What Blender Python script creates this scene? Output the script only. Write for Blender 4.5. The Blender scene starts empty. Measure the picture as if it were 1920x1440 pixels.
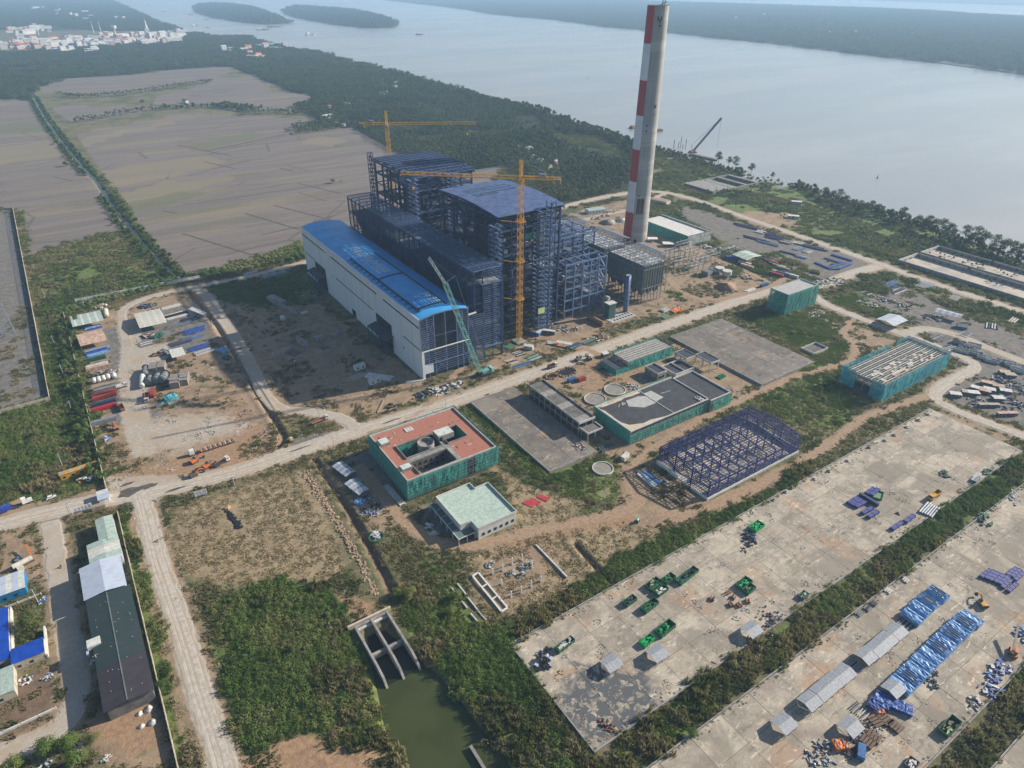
import bpy,math,random
import numpy as np
from mathutils import Vector,Matrix
random.seed(7);rng=np.random.default_rng(7)
R=math.radians
SC=bpy.context.scene
COL=SC.collection
# ---------------------------------------------------------------- camera
CAM_H=228.0;FOC=1262.0;PITCH=R(30.93);ROLL=R(-0.31);HEAD=R(56.09)
_f0=Vector((math.cos(HEAD),math.sin(HEAD),0));_r0=Vector((math.sin(HEAD),-math.cos(HEAD),0))
_fw=_f0*math.cos(PITCH) + Vector((0,0,-math.sin(PITCH)))
_up=_r0.cross(_fw)
_cx=_r0*math.cos(ROLL) - _up*math.sin(ROLL);_cy=_r0*math.sin(ROLL) + _up*math.cos(ROLL)
cam=bpy.data.cameras.new('camera');camo=bpy.data.objects.new('camera',cam);COL.objects.link(camo)
cam.sensor_width=36;cam.lens=FOC/1920*36;cam.clip_start =1;cam.clip_end =60000
m=Matrix((_cx,_cy,-_fw)).transposed().to_4x4();m.translation =Vector((0,0,CAM_H));camo.matrix_world =m
SC.camera=camo
# ---------------------------------------------------------------- world, sun, exposure
SUN_EL=R(27);SUN_AZ=R(-12)
w=bpy.data.worlds.new('World');SC.world =w;w.use_nodes=True
nt =w.node_tree;bg=nt.nodes['Background']
sky=nt.nodes.new('ShaderNodeTexSky');sky.sky_type='NISHITA';sky.sun_disc=False
sky.sun_elevation =SUN_EL;sky.sun_rotation =R(90) - SUN_AZ;sky.air_density=1.0;sky.dust_density=0.8;sky.ozone_density=1.0
nt.links.new(sky.outputs[0],bg.inputs[0]);bg.inputs[1].default_value=0.070
sl=bpy.data.lights.new('sun','SUN');sl.energy=5.0;sl.angle=R(0.6);sl.color =(1.0,0.91,0.78)
so=bpy.data.objects.new('sun',sl);COL.objects.link(so)
sd_=Vector((math.cos(SUN_AZ)*math.cos(SUN_EL),math.sin(SUN_AZ)*math.cos(SUN_EL),math.sin(SUN_EL)))
so.rotation_euler =sd_.to_track_quat('Z','Y').to_euler();so.location =(0,0,400)
vs=SC.view_settings;vs.view_transform='Standard';vs.look='None';vs.exposure=0.66;vs.gamma=1.0;vs.use_curve_mapping=False
SC.cycles.max_bounces=5;SC.cycles.diffuse_bounces=2;SC.cycles.glossy_bounces=2;SC.cycles.transparent_max_bounces=24
SC.cycles.volume_bounces=1;SC.cycles.transmission_bounces=2;SC.cycles.caustics_reflective=False;SC.cycles.caustics_refractive=False
# ---------------------------------------------------------------- where a spot of the place lies (survey of the ground)
def G(px,py,z=0.0):
 d =_fw*FOC + _cx*(px-960) - _cy*(py-720)
 t =(z-CAM_H)/d.z
 return (d.x*t,d.y*t)
def GP(*pts): return [G(*p) for p in pts]
# ---------------------------------------------------------------- helpers
def link(o,parent=None):
 COL.objects.link(o)
 if parent is not None: o.parent =parent
 return o
def tag(o,label=None,cat=None,group=None,kind=None):
 if label: o['label']=label
 if cat: o['category']=cat
 if group: o['group']=group
 if kind: o['kind']=kind
 return o
def thing(name,label,cat,loc=(0,0,0),rz=0.0,group=None):
 o=bpy.data.objects.new(name,None);COL.objects.link(o)
 o.location =loc;o.rotation_euler =(0,0,rz);o.empty_display_size=1
 return tag(o,label,cat,group)
def copy_tree(root,loc=None,rz=None,label=None,scale=None,parent=None):
 c=root.copy();COL.objects.link(c)
 if parent is not None: c.parent =parent
 for ch in list(root.children): copy_tree(ch,parent=c)
 if loc is not None: c.location =loc
 if rz is not None: c.rotation_euler =(0,0,rz)
 if label: c['label']=label
 if scale is not None: c.scale=(scale,)*3 if isinstance(scale,(int,float)) else scale
 return c
class MB:
 "collects boxes, bars, tubes, quads; build() makes one mesh"
 def __init__(s): s.v=[];s.f =[];s.mi=[];s.cur =0;s.n =0
 def m(s,i): s.cur =i;return s
 def add(s,vs_,fs):
  b=s.n;s.v.extend(vs_);s.n +=len(vs_)
  for f in fs: s.f.append([i+b for i in f]);s.mi.append(s.cur)
  return s
 def box(s,x0,y0,z0,x1,y1,z1):
  return s.add([(x0,y0,z0),(x1,y0,z0),(x1,y1,z0),(x0,y1,z0),(x0,y0,z1),(x1,y0,z1),(x1,y1,z1),(x0,y1,z1)],
      [(0,3,2,1),(4,5,6,7),(0,1,5,4),(1,2,6,5),(2,3,7,6),(3,0,4,7)])
 def cbox(s,c,sx,sy,sz,rz=0.0,tilt=0.0):
  co,si=math.cos(rz),math.sin(rz);vs_=[]
  for dz in (0,1):
   for dx,dy in ((-1,-1),(1,-1),(1,1),(-1,1)):
    x,y=dx*sx/2,dy*sy/2
    vs_.append((c[0]+x*co-y*si,c[1]+x*si+y*co,c[2]+dz*sz+tilt*x))
  return s.add(vs_,[(0,3,2,1),(4,5,6,7),(0,1,5,4),(1,2,6,5),(2,3,7,6),(3,0,4,7)])
 def bar(s,p0,p1,w_,h_=None):
  h_=h_ or w_
  a=Vector(p0);b=Vector(p1);d =(b-a)
  if d.length < 1e-6: return s
  d.normalize();ref =Vector((0,0,1)) if abs(d.z) < .95 else Vector((1,0,0))
  x=d.cross(ref).normalized();y=x.cross(d).normalized()
  vs_=[]
  for c in (a,b):
   for sx,sy in ((-1,-1),(1,-1),(1,1),(-1,1)): vs_.append(tuple(c + x*(sx*w_/2) + y*(sy*h_/2)))
  return s.add(vs_,[(0,1,2,3),(7,6,5,4),(0,4,5,1),(1,5,6,2),(2,6,7,3),(3,7,4,0)])
 def tube(s,p0,p1,r0,r1=None,n=10,cap=True):
  r1=r0 if r1 is None else r1
  a=Vector(p0);b=Vector(p1);d =(b-a).normalized();ref =Vector((0,0,1)) if abs(d.z) < .95 else Vector((1,0,0))
  x=d.cross(ref).normalized();y=x.cross(d).normalized();vs_=[]
  for c,r in ((a,r0),(b,r1)):
   for k in range(n):
    t =2*math.pi*k/n;vs_.append(tuple(c + x*(r*math.cos(t)) + y*(r*math.sin(t))))
  fs=[(k,(k+1) % n,n+(k+1) % n,n+k) for k in range(n)]
  if cap: fs +=[tuple(range(n-1,-1,-1)),tuple(range(n,2*n))]
  return s.add(vs_,fs)
 def prism(s,pts,z0,z1):
  n =len(pts)
  return s.add([(p[0],p[1],z0) for p in pts] + [(p[0],p[1],z1) for p in pts],
      [(k,(k+1) % n,n+(k+1) % n,n+k) for k in range(n)] + [tuple(range(n-1,-1,-1)),tuple(range(n,2*n))])
 def quad(s,a,b,c,d): return s.add([a,b,c,d],[(0,1,2,3)])
 def mesh(s,name,mats,smooth=False):
  me=bpy.data.meshes.new(name);me.from_pydata([tuple(v) for v in s.v],[],s.f)
  for m_ in (mats if isinstance(mats,(list,tuple)) else [mats]): me.materials.append(m_)
  me.polygons.foreach_set('material_index',s.mi)
  if smooth: me.polygons.foreach_set('use_smooth',[True]*len(s.f))
  me.update();return me
 def build(s,name,mats,parent=None,smooth=False):
  return link(bpy.data.objects.new(name,s.mesh(name,mats,smooth)),parent)
# node material helpers
class NT:
 def __init__(s,name):
  s.mat =bpy.data.materials.new(name);s.mat.use_nodes=True;s.t =s.mat.node_tree;s.N=s.t.nodes;s.L=s.t.links
  s.bsdf =s.N['Principled BSDF'];s.bsdf.inputs['Roughness'].default_value=.85
  s.bsdf.inputs['Specular IOR Level'].default_value=.3
  s._pos=None
 def put(s,node,idx,v):
  if hasattr(v,'default_value') or isinstance(v,bpy.types.NodeSocket): s.L.new(v,node.inputs[idx])
  else: node.inputs[idx].default_value=v
 def pos(s,obj=False):
  if obj:
   n =s.N.new('ShaderNodeTexCoord');return n.outputs['Object']
  if s._pos is None: s._pos=s.N.new('ShaderNodeNewGeometry').outputs['Position']
  return s._pos
 def scale(s,v,sc):
  n =s.N.new('ShaderNodeVectorMath');n.operation ='MULTIPLY';s.put(n,0,v);n.inputs[1].default_value=sc;return n.outputs[0]
 def noise(s,scale,detail=3,rough=.55,vec=None,dist=0.0):
  n =s.N.new('ShaderNodeTexNoise');s.L.new(vec if vec is not None else s.pos(),n.inputs['Vector'])
  n.inputs['Scale'].default_value=scale;n.inputs['Detail'].default_value=detail;n.inputs['Roughness'].default_value=rough
  n.inputs['Distortion'].default_value=dist;return n.outputs['Fac']
 def voro(s,scale,vec=None,feature='F1',out='Distance'):
  n =s.N.new('ShaderNodeTexVoronoi');n.feature=feature;s.L.new(vec if vec is not None else s.pos(),n.inputs['Vector'])
  n.inputs['Scale'].default_value=scale;return n.outputs[out]
 def math(s,op,a,b=0.0,c=None,clamp=False):
  n =s.N.new('ShaderNodeMath');n.operation =op;n.use_clamp=clamp;s.put(n,0,a);s.put(n,1,b)
  if c is not None: s.put(n,2,c)
  return n.outputs[0]
 def ss(s,v,lo,hi):
  n =s.N.new('ShaderNodeMapRange');n.interpolation_type='SMOOTHSTEP';s.put(n,0,v)
  n.inputs[1].default_value=lo;n.inputs[2].default_value=hi;return n.outputs[0]
 def mix(s,f,a,b,mode='MIX'):
  n =s.N.new('ShaderNodeMix');n.data_type='RGBA';n.blend_type=mode
  s.put(n,0,f);s.put(n,6,a if isinstance(a,bpy.types.NodeSocket) else (*a,1));s.put(n,7,b if isinstance(b,bpy.types.NodeSocket) else (*b,1));return n.outputs[2]
 def attr(s,name):
  n =s.N.new('ShaderNodeAttribute');n.attribute_name=name;sp=s.N.new('ShaderNodeSeparateColor');s.L.new(n.outputs['Color'],sp.inputs[0]);return sp.outputs
 def rand(s): return s.N.new('ShaderNodeObjectInfo').outputs['Random']
 def col(s,v): s.put(s.bsdf,'Base Color',v if isinstance(v,bpy.types.NodeSocket) else (*v,1));return s
 def rough(s,v): s.put(s.bsdf,'Roughness',v);return s
 def bump(s,h,strength=.4,dist=.3):
  n =s.N.new('ShaderNodeBump');n.inputs['Strength'].default_value=strength;n.inputs['Distance'].default_value=dist
  s.put(n,'Height',h);s.L.new(n.outputs[0],s.bsdf.inputs['Normal']);return s
_MC={}
def M(name,c,c2=None,rough=.8,metal=0.0,scale=.4,lo=.4,hi=.65,vary=0.0,bump=0.0):
 if name in _MC: return _MC[name]
 t =NT(name);t.bsdf.inputs['Metallic'].default_value=metal;t.rough(rough)
 c2=c2 or tuple(x*.72 for x in c)
 f =t.ss(t.noise(scale,5,.62),lo,hi)
 colr =t.mix(f,c,c2)
 if vary:
  v=t.math('MULTIPLY_ADD',t.rand(),vary*2,1-vary)
  vv=t.N.new('ShaderNodeVectorMath');vv.operation ='SCALE';t.put(vv,0,colr);t.put(vv,'Scale',v);colr =vv.outputs[0]
 t.col(colr)
 if bump: t.bump(t.noise(scale*6,4),bump,.1)
 _MC[name]=t.mat;return t.mat
# numpy value noise
def vnoise(x,y,scale,seed=0):
 r_=np.random.default_rng(seed).random((256,256));X=np.asarray(x)/scale;Y=np.asarray(y)/scale
 xi=np.floor(X).astype(int);yi=np.floor(Y).astype(int);fx=X-xi;fy=Y-yi;fx=fx*fx*(3-2*fx);fy=fy*fy*(3-2*fy)
 g=lambda a,b: r_[a % 256,b % 256]
 return (g(xi,yi)*(1-fx)+g(xi+1,yi)*fx)*(1-fy)+(g(xi,yi+1)*(1-fx)+g(xi+1,yi+1)*fx)*fy
def fbm(x,y,scale,seed=0,o=3):
 s=0;a=1;t =0
 for k in range(o): s=s + a*vnoise(x,y,scale/2**k,seed+k);t +=a;a *=.5
 return s/t
def sdf_poly(X,Y,P):
 P=np.array(P);d =np.full(X.shape,1e9);ins=np.zeros(X.shape,bool)
 for i in range(len(P)):
  a=P[i];b=P[(i+1) % len(P)];e=b-a;L=e@e
  t =np.clip(((X-a[0])*e[0]+(Y-a[1])*e[1])/L,0,1)
  d =np.minimum(d,np.hypot(X-a[0]-t*e[0],Y-a[1]-t*e[1]))
  c=(a[1] > Y) !=(b[1] > Y)
  with np.errstate(divide='ignore',invalid='ignore'): xx=a[0]+(Y-a[1])*e[0]/(e[1] if e[1] else 1e-9)
  ins ^=c & (X < xx)
 return np.where(ins,d,-d)
def sdf_line(X,Y,P,w_):
 P=np.array(P);d =np.full(X.shape,1e9)
 for i in range(len(P)-1):
  a=P[i];b=P[i+1];e=b-a;L=e@e+1e-9
  t =np.clip(((X-a[0])*e[0]+(Y-a[1])*e[1])/L,0,1)
  d =np.minimum(d,np.hypot(X-a[0]-t*e[0],Y-a[1]-t*e[1]))
 return w_/2-d
def smooth_line(P,n=6,closed=False):
 out =[];P=[np.array(p,float) for p in P];N=len(P)
 for i in range(N-1):
  p0=P[max(i-1,0)];p1=P[i];p2=P[i+1];p3=P[min(i+2,N-1)]
  for k in range(n):
   t =k/n;out.append(tuple(.5*((2*p1)+(-p0+p2)*t+(2*p0-5*p1+4*p2-p3)*t*t+(-p0+3*p1-3*p2+p3)*t**3)))
 out.append(tuple(P[-1]));return out
# ================================================================ GROUND
# surveyed outlines. roads: centre line, width in metres
ROADS={
 'main_road': (smooth_line(GP((-60,1000),(60,968),(200,936),(300,918),(450,881),(640,818),(820,762),(960,714),(1100,664),(1250,610),(1440,547),(1535,535),(1600,512),(1655,497))),11.5),
 'south_road': (smooth_line(GP((262,925),(276,975),(292,1040),(318,1120),(347,1205),(375,1300),(405,1390),(430,1480))),8.6),
 'west_road': (smooth_line(GP((92,975),(102,1030),(116,1120),(132,1210),(142,1275),(138,1322),(112,1362),(60,1392),(-30,1425))),8.0),
 'compound_road': (smooth_line(GP((668,805),(640,785),(580,772),(530,768),(500,745),(478,700),(448,645),(415,595),(388,556),(366,540))),7.5),
 'perimeter_road': (smooth_line(GP((585,488),(500,510),(420,528),(350,541),(285,556),(243,572),(228,592),(236,640))),6.5),
 'river_road': (smooth_line(GP((1040,392),(1120,372),(1190,361),(1245,361),(1310,377),(1380,402),(1470,433),(1560,464),(1640,492),(1700,514),(1800,548),(1940,592))),9.0),
 'branch_road': (smooth_line(GP((1515,545),(1550,572),(1600,592),(1665,617),(1730,640),(1790,664),(1822,680),(1822,694),(1795,708),(1760,728),(1752,745),(1775,762),(1830,785),(1940,826))),8.0),
 'yard_road': (smooth_line(GP((1690,627),(1735,617),(1790,628),(1860,656),(1960,696))),9.0),
 'pool_track': (smooth_line(GP((1060,424),(1110,408),(1180,393),(1215,380),(1245,362))),6.0),
}
PATHS={
 'dirt_track': (smooth_line(GP((672,872),(700,905),(722,935),(755,975),(800,1008),(850,1022),(905,1020),(970,1004),(1050,985),(1120,972),(1175,955),(1205,935))),6.5),
 'dirt_path': (smooth_line(GP((1195,940),(1178,905),(1190,868),(1240,830),(1300,795),(1360,762),(1420,737),(1490,706),(1560,688),(1598,672),(1602,650),(1582,622),(1598,602))),5.0),
 'earth_track': (smooth_line(GP((1230,962),(1300,962),(1370,932),(1440,898),(1500,868),(1560,828),(1620,785),(1690,758),(1750,738))),5.5),
 'site_path': (smooth_line(GP((690,812),(760,790),(830,735),(850,705),(870,690))),4.0),
 'hall_path': (smooth_line(GP((480,660),(500,640),(550,620),(620,607),(668,600))),3.5),
 'grass_path': (smooth_line(GP((445,710),(430,735),(405,752),(375,772))),3.0),
 'far_path': (smooth_line(GP((1060,640),(1100,655),(1130,668)),),7.0),
 'silo_path': (smooth_line(GP((1250,520),(1275,545),(1310,560),(1350,560),(1420,545),(1480,520)),),6.0),
 'depot_path': (smooth_line(GP((1220,440),(1300,470),(1380,500),(1440,530)),),6.0),
}
MASKS=[]
def mp(a,c,pts,soft=3.0): MASKS.append((a,c,'p',GP(*pts),soft,0))
def ml(a,c,pts,w_,soft=2.0,raw=False): MASKS.append((a,c,'l',pts if raw else GP(*pts),soft,w_))
# A: dirt, gravel, field   B: lush, dark soil, straw   C: grey hardstand, orange earth, muddy wet
for k,(ln,w_) in ROADS.items():
 ml('A',1,ln,w_+1.5,1.5,True);ml('A',0,ln,w_+6,3.5,True)
for k,(ln,w_) in PATHS.items():
 ml('A',0,ln,w_+2,1.6,True)
mp('A',2,[(-300,180),(60,188),(95,240),(130,290),(178,345),(222,400),(238,430),(190,440),(130,455),(80,470),(57,480),(45,400),(0,392),(-300,392)],2)
mp('A',2,[(140,250),(240,232),(345,212),(470,216),(600,226),(545,242),(560,252),(662,240),(700,262),(760,295),(870,322),(945,310),(920,345),(850,420),(570,455),(345,516),(300,470),(262,420),(232,370),(205,345),(188,318)],2)
mp('A',2,[(95,197),(270,199),(290,204),(230,218),(140,231),(105,212)],3)
mp('A',2,[(68,165),(133,147),(233,141),(317,133),(400,124),(437,127),(433,136),(407,146),(483,143),(494,157),(510,163),(497,177),(547,173),(587,180),(580,192),(533,200),(500,206),(427,199),(287,197),(290,183),(333,170),(393,160),(383,152),(283,170),(233,174),(83,176)],4)
mp('A',2,[(-200,45),(45,46),(48,52),(0,58),(-200,58)],10)
# lush greens
mp('B',0,[(0,760),(95,750),(150,700),(195,900),(120,930),(0,950),(-80,960)],4)
mp('B',0,[(60,478),(130,455),(190,440),(240,432),(330,518),(250,545),(135,590),(150,700),(97,745),(70,560)],3)
mp('B',0,[(400,530),(520,508),(575,510),(600,540),(585,560),(500,570),(450,580),(400,565),(386,548)],3)
mp('B',0,[(215,960),(238,960),(265,1080),(300,1220),(345,1440),(335,1440),(295,1300),(245,1080)],2)
mp('B',0,[(520,1090),(600,1100),(650,1160),(680,1210),(715,1320),(730,1420),(650,1400),(560,1360),(460,1440),(430,1300),(400,1200),(395,1150)],6)
mp('B',0,[(770,1100),(860,1090),(880,1160),(930,1200),(980,1170),(1100,1090),(1250,1000),(1440,920),(1440,935),(1200,1080),(965,1205),(1000,1280),(1100,1440),(960,1440),(880,1310),(800,1240),(745,1150)],4)
mp('B',0,[(1040,885),(1100,862),(1150,862),(1170,900),(1160,940),(1100,935),(1050,925),(1030,900)],2)
mp('B',0,[(870,770),(895,760),(1035,890),(1010,900),(940,830)],2)
mp('B',0,[(1440,735),(1520,710),(1600,690),(1570,730),(1600,770),(1590,810),(1500,800),(1450,780),(1380,760)],4)
mp('B',0,[(1560,560),(1640,545),(1690,590),(1650,600),(1570,570)],3)
mp('B',0,[(1375,590),(1430,585),(1560,590),(1580,620),(1550,640),(1500,650),(1440,620)],3)
mp('B',0,[(1380,750),(1420,732),(1500,698),(1540,650),(1600,640),(1560,690),(1450,740)],3)
mp('B',0,[(1240,370),(1340,380),(1560,460),(1700,500),(1730,472),(1920,540),(1940,460),(1700,400),(1500,350),(1350,330),(1250,300)],6)
mp('B',0,[(1270,505),(1350,495),(1420,500),(1440,520),(1390,500),(1330,520),(1290,520)],3)
mp('B',0,[(1240,540),(1275,540),(1290,555),(1240,565)],2)
mp('B',0,[(1900,860),(1920,850),(1920,900),(1700,1060),(1500,1190),(1220,1440),(1130,1420),(1440,1190),(1700,1000)],2)
mp('B',0,[(1200,1440),(1720,1080),(1780,1060),(1240,1440)],2)
# straw / dry grass
mp('B',2,[(330,960),(460,905),(580,880),(610,950),(650,1060),(600,1100),(520,1085),(420,1100),(350,1080),(320,1010)],8)
mp('B',2,[(240,960),(262,960),(300,1100),(345,1250),(420,1440),(350,1440),(305,1250),(265,1080)],3)
mp('B',2,[(900,860),(1010,920),(1100,945),(1080,970),(960,1000),(970,960),(940,900)],5)
mp('B',2,[(880,1040),(1000,1010),(1200,965),(1240,1000),(1100,1080),(960,1150),(890,1130)],6)
mp('B',2,[(1440,360),(1700,430),(1880,480),(1700,470),(1560,450),(1400,400)],10)
# dark soil (churned mud of the plot before the hall)
mp('B',1,[(480,640),(520,620),(600,560),(640,600),(740,700),(800,712),(760,745),(690,755),(540,760),(500,735),(470,690)],4)
mp('B',1,[(250,590),(390,560),(440,640),(470,700),(430,790),(300,800),(260,700)],8)
mp('B',1,[(0,1290),(95,1250),(125,1330),(60,1370),(0,1380)],3)
# dirt
mp('A',0,[(150,600),(240,570),(370,545),(400,600),(450,690),(530,820),(470,870),(300,905),(240,900),(190,880),(170,720)],3)
mp('A',0,[(400,560),(480,575),(600,570),(800,720),(920,700),(1100,640),(1180,600),(1240,590),(1400,560),(1440,530),(1300,470),(1200,400),(1060,400),(1050,600),(880,700),(780,750),(700,780),(540,770)],4)
mp('A',0,[(590,880),(690,850),(700,900),(760,960),(720,1000),(690,990),(640,920)],3)
mp('A',0,[(1010,700),(1130,670),(1290,640),(1440,700),(1420,740),(1300,800),(1230,860),(1150,860),(1110,830),(1000,740)],4)
mp('A',0,[(1160,870),(1240,850),(1330,940),(1500,870),(1500,890),(1330,970),(1240,990),(1150,980),(1160,930)],3)
mp('A',0,[(900,1060),(980,1020),(1080,990),(1000,1110),(940,1140)],6)
mp('A',0,[(0,930),(120,940),(200,900),(200,940),(0,985),(-100,1000)],3)
mp('A',0,[(150,1350),(200,1330),(290,1300),(330,1440),(200,1440)],2)
mp('A',0,[(0,1000),(60,985),(75,1040),(85,1080),(0,1110)],4)
mp('A',0,[(1210,420),(1330,470),(1290,520),(1240,500)],5)
mp('A',0,[(1640,690),(1680,640),(1580,600),(1530,590),(1620,660)],3)
mp('A',0,[(1100,390),(1190,372),(1190,420),(1080,440),(1060,410)],4)
mp('A',0,[(1400,395),(1480,400),(1500,425),(1430,430),(1380,410)],6)
mp('A',0,[(1750,770),(1800,780),(1910,830),(1900,870),(1840,830)],4)
# grey hardstand
mp('C',0,[(-60,400),(22,400),(86,748),(-60,780)],2)
mp('C',0,[(195,620),(300,575),(385,570),(400,640),(330,670),(300,700),(270,760),(330,790),(280,800),(215,800)],6)
mp('C',0,[(1280,385),(1330,400),(1440,440),(1600,480),(1630,500),(1560,535),(1470,500),(1330,440),(1270,400)],4)
mp('C',0,[(1620,560),(1700,540),(1800,590),(1950,640),(1950,760),(1850,720),(1760,650),(1700,600)],4)
mp('C',0,[(1770,735),(1850,690),(1950,720),(1950,810),(1860,780),(1790,755)],3)
mp('C',0,[(770,955),(830,935),(845,1000),(825,1010)],1.5)
mp('C',0,[(620,810),(560,820),(540,835),(570,838),(610,825)],1.5)
mp('C',0,[(640,860),(700,840),(750,930),(720,925),(690,880)],2)
# orange bare earth
mp('C',1,[(455,1440),(480,1405),(560,1375),(640,1395),(700,1400),(735,1440),(740,1500),(440,1500)],3)
mp('C',1,[(150,1360),(290,1310),(320,1400),(240,1410)],3)
mp('C',1,[(440,760),(525,820),(480,870),(330,900),(260,880),(360,850)],7)
mp('C',1,[(350,545),(372,542),(420,590),(385,590)],2)
mp('C',1,[(1090,680),(1240,650),(1180,720),(1100,730)],4)
mp('C',1,[(960,1010),(1050,985),(1170,955),(1200,980),(1080,1000),(940,1030)],2)
mp('C',1,[(200,895),(260,870),(330,885),(350,900),(250,905)],3)
mp('C',1,[(620,1110),(700,1130),(700,1180),(660,1160)],3)
# wet mud
mp('C',2,[(225,920),(290,905),(280,930),(250,960),(232,950)],2)
mp('D',0,[(178,322),(300,300),(385,290),(430,306),(300,335),(225,348),(195,345)],3)
mp('D',0,[(212,368),(300,342),(440,331),(443,336),(330,362),(255,385),(235,383)],3)
mp('D',0,[(145,262),(250,240),(330,226),(330,233),(230,252),(160,276)],6);mp('D',0,[(-60,272),(110,262),(135,292),(60,300),(-60,322)],6);mp('D',0,[(590,255),(660,262),(620,275),(560,268)],6)
mp('D',1,[(340,277),(470,247),(505,253),(380,285)],4);mp('D',1,[(235,380),(330,362),(400,356),(300,392),(250,398)],4);mp('D',1,[(-60,240),(70,232),(90,245),(-60,256)],6)
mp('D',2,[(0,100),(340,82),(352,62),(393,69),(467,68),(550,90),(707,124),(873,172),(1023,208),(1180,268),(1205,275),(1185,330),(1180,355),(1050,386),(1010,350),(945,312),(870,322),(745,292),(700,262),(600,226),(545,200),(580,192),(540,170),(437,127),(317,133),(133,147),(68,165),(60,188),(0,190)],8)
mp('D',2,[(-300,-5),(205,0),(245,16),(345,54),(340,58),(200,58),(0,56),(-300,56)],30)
mp('A',1,[(232,600),(262,600),(268,690),(285,800),(300,850),(250,860),(228,800),(222,700)],5);mp('A',1,[(262,650),(330,640),(300,690),(268,700)],5);mp('A',1,[(270,790),(340,775),(420,780),(470,800),(400,825),(330,850),(285,845)],20)
mp('A',1,[(200,895),(350,890),(400,905),(300,935),(210,945)],4)
POND=GP((712,1297),(720,1342),(730,1375),(750,1405),(765,1440),(775,1520),(990,1520),(957,1440),(942,1412),(905,1370),(867,1320),(830,1275),(800,1246),(720,1180),(690,1190))
SHORE=GP((205,0),(245,16),(300,42),(345,54),(352,60),(375,62),(393,69),(467,68),(515,84),(550,90),(600,98),(640,111),(707,124),(773,142),(827,156),(873,170),(923,185),(973,195),(1023,206),(1073,226),(1140,247),(1180,264),(1250,284),(1300,298),(1345,312),(1413,330),(1500,348),(1580,377),(1697,412),(1813,452),(1920,490)) + [(749,150),(746,-900)]
RIVER=SHORE + [(32000,-900),(32000,32000),(-3000,32000)] + [(-1500,16000)]
DITCHES=[(GP((590,862),(640,935),(690,1020),(735,1108)),3.2),(GP((352,547),(405,610),(470,715),(522,800),(532,820),(520,838)),3.0),(GP((1080,1020),(1130,1078),(1150,1090)),2.0)]
INLET=GP((1378,330),(1400,322),(1440,330),(1480,345),(1470,352),(1430,343),(1400,348))
def axis(lo,hi,step,far_lo,far_hi,grow=1.045):
 a=list(np.arange(lo,hi,step));s=step
 while a[-1] < far_hi: s *=grow;a.append(a[-1]+s)
 s=step
 while a[0] > far_lo: s *=grow*1.05;a.insert(0,a[0]-s)
 return np.array(a)
AX=axis(-110,560,1.35,-20000,32000);AY=axis(60,620,1.35,-8000,32000)
gx,gy=np.meshgrid(AX,AY,indexing='ij');GX=gx.ravel();GY=gy.ravel();NV=len(GX)
def fill(d_,pts,fn,pad):
 P=np.array(pts);x0,y0=P.min(0)-pad;x1,y1=P.max(0)+pad
 k=(GX > x0) & (GX < x1) & (GY > y0) & (GY < y1)
 if not k.any(): return None,None
 return k,fn(GX[k],GY[k])
ATT={a: np.zeros((NV,4),np.float32) for a in 'ABCD'}
for a,c,kind,pts,soft,w_ in MASKS:
 k,d =fill(None,pts,(lambda X,Y: sdf_poly(X,Y,pts)) if kind =='p' else (lambda X,Y: sdf_line(X,Y,pts,w_)),12+w_)
 if k is None: continue
 near =np.hypot(GX[k],GY[k]);sft =np.maximum(soft,near/250)
 v=np.clip(.5+d/(2*sft),0,1)
 ATT[a][k,c]=np.maximum(ATT[a][k,c],v)
Z=(fbm(GX,GY,30,3)-.5)*.9 + (fbm(GX,GY,5,9)-.5)*.35
flat =np.clip(ATT['A'][:,0]+ATT['A'][:,1]+ATT['A'][:,2]+ATT['C'][:,0],0,1)
Z *=(1-.93*flat)*(1-np.clip(ATT['A'][:,1]*1.6,0,1));Z -=.12*(1-flat)
# orange bare mound at the bottom edge, furrowed by a bulldozer
k=ATT['C'][:,1]*(GY < 150);Z +=k*(.8+.25*np.sin((GX+GY*.25)*2.2))
for ln,w_ in DITCHES:
 k,d =fill(None,ln,lambda X,Y: sdf_line(X,Y,ln,w_),8)
 Z[k] -=1.6*np.clip(.5+d/1.2,0,1);ATT['B'][k,1]=np.maximum(ATT['B'][k,1],np.clip(.9+d/1.5,0,1));Z[k] +=.5*np.exp(-((d+2.2)/1.3)**2)
def basin(pts,depth,soft):
 k,d =fill(None,pts,lambda X,Y: sdf_poly(X,Y,pts),10)
 if k is None: return
 Z[k] -=depth*np.clip(.5+d/(2*soft),0,1)
basin(POND,5.5,2.0);basin(INLET,4,2)
CANAL=smooth_line(GP((62,182),(85,222),(122,272),(155,312),(178,335),(200,368),(225,402),(262,446),(300,487),(335,522)))
k,d =fill(None,CANAL,lambda X,Y: sdf_line(X,Y,CANAL,5.0),12);Z[k] -=3.0*np.clip(.5+d/2.5,0,1)
kr =(GY > 300) | (GX > 600)
dr =np.full(NV,-500.);dr[kr]=sdf_poly(GX[kr],GY[kr],RIVER);dr +=(fbm(GX,GY,60,21)-.5)*24*np.clip((np.hypot(GX,GY)-400)/800,.15,1.5)
Z -=6.0*np.clip(.5+dr/8,0,1)
RIVER_D=dr
n1,n2=len(AX),len(AY)
idx=np.arange(NV).reshape(n1,n2)
F=np.stack([idx[:-1,:-1],idx[1:,:-1],idx[1:,1:],idx[:-1,1:]],-1).reshape(-1,4)
me=bpy.data.meshes.new('ground');me.vertices.add(NV);me.vertices.foreach_set('co',np.stack([GX,GY,Z],-1).astype(np.float32).ravel())
me.loops.add(F.size);me.loops.foreach_set('vertex_index',F.ravel().astype(np.int32));me.polygons.add(len(F))
me.polygons.foreach_set('loop_start',np.arange(0,F.size,4,dtype=np.int32))
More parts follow.
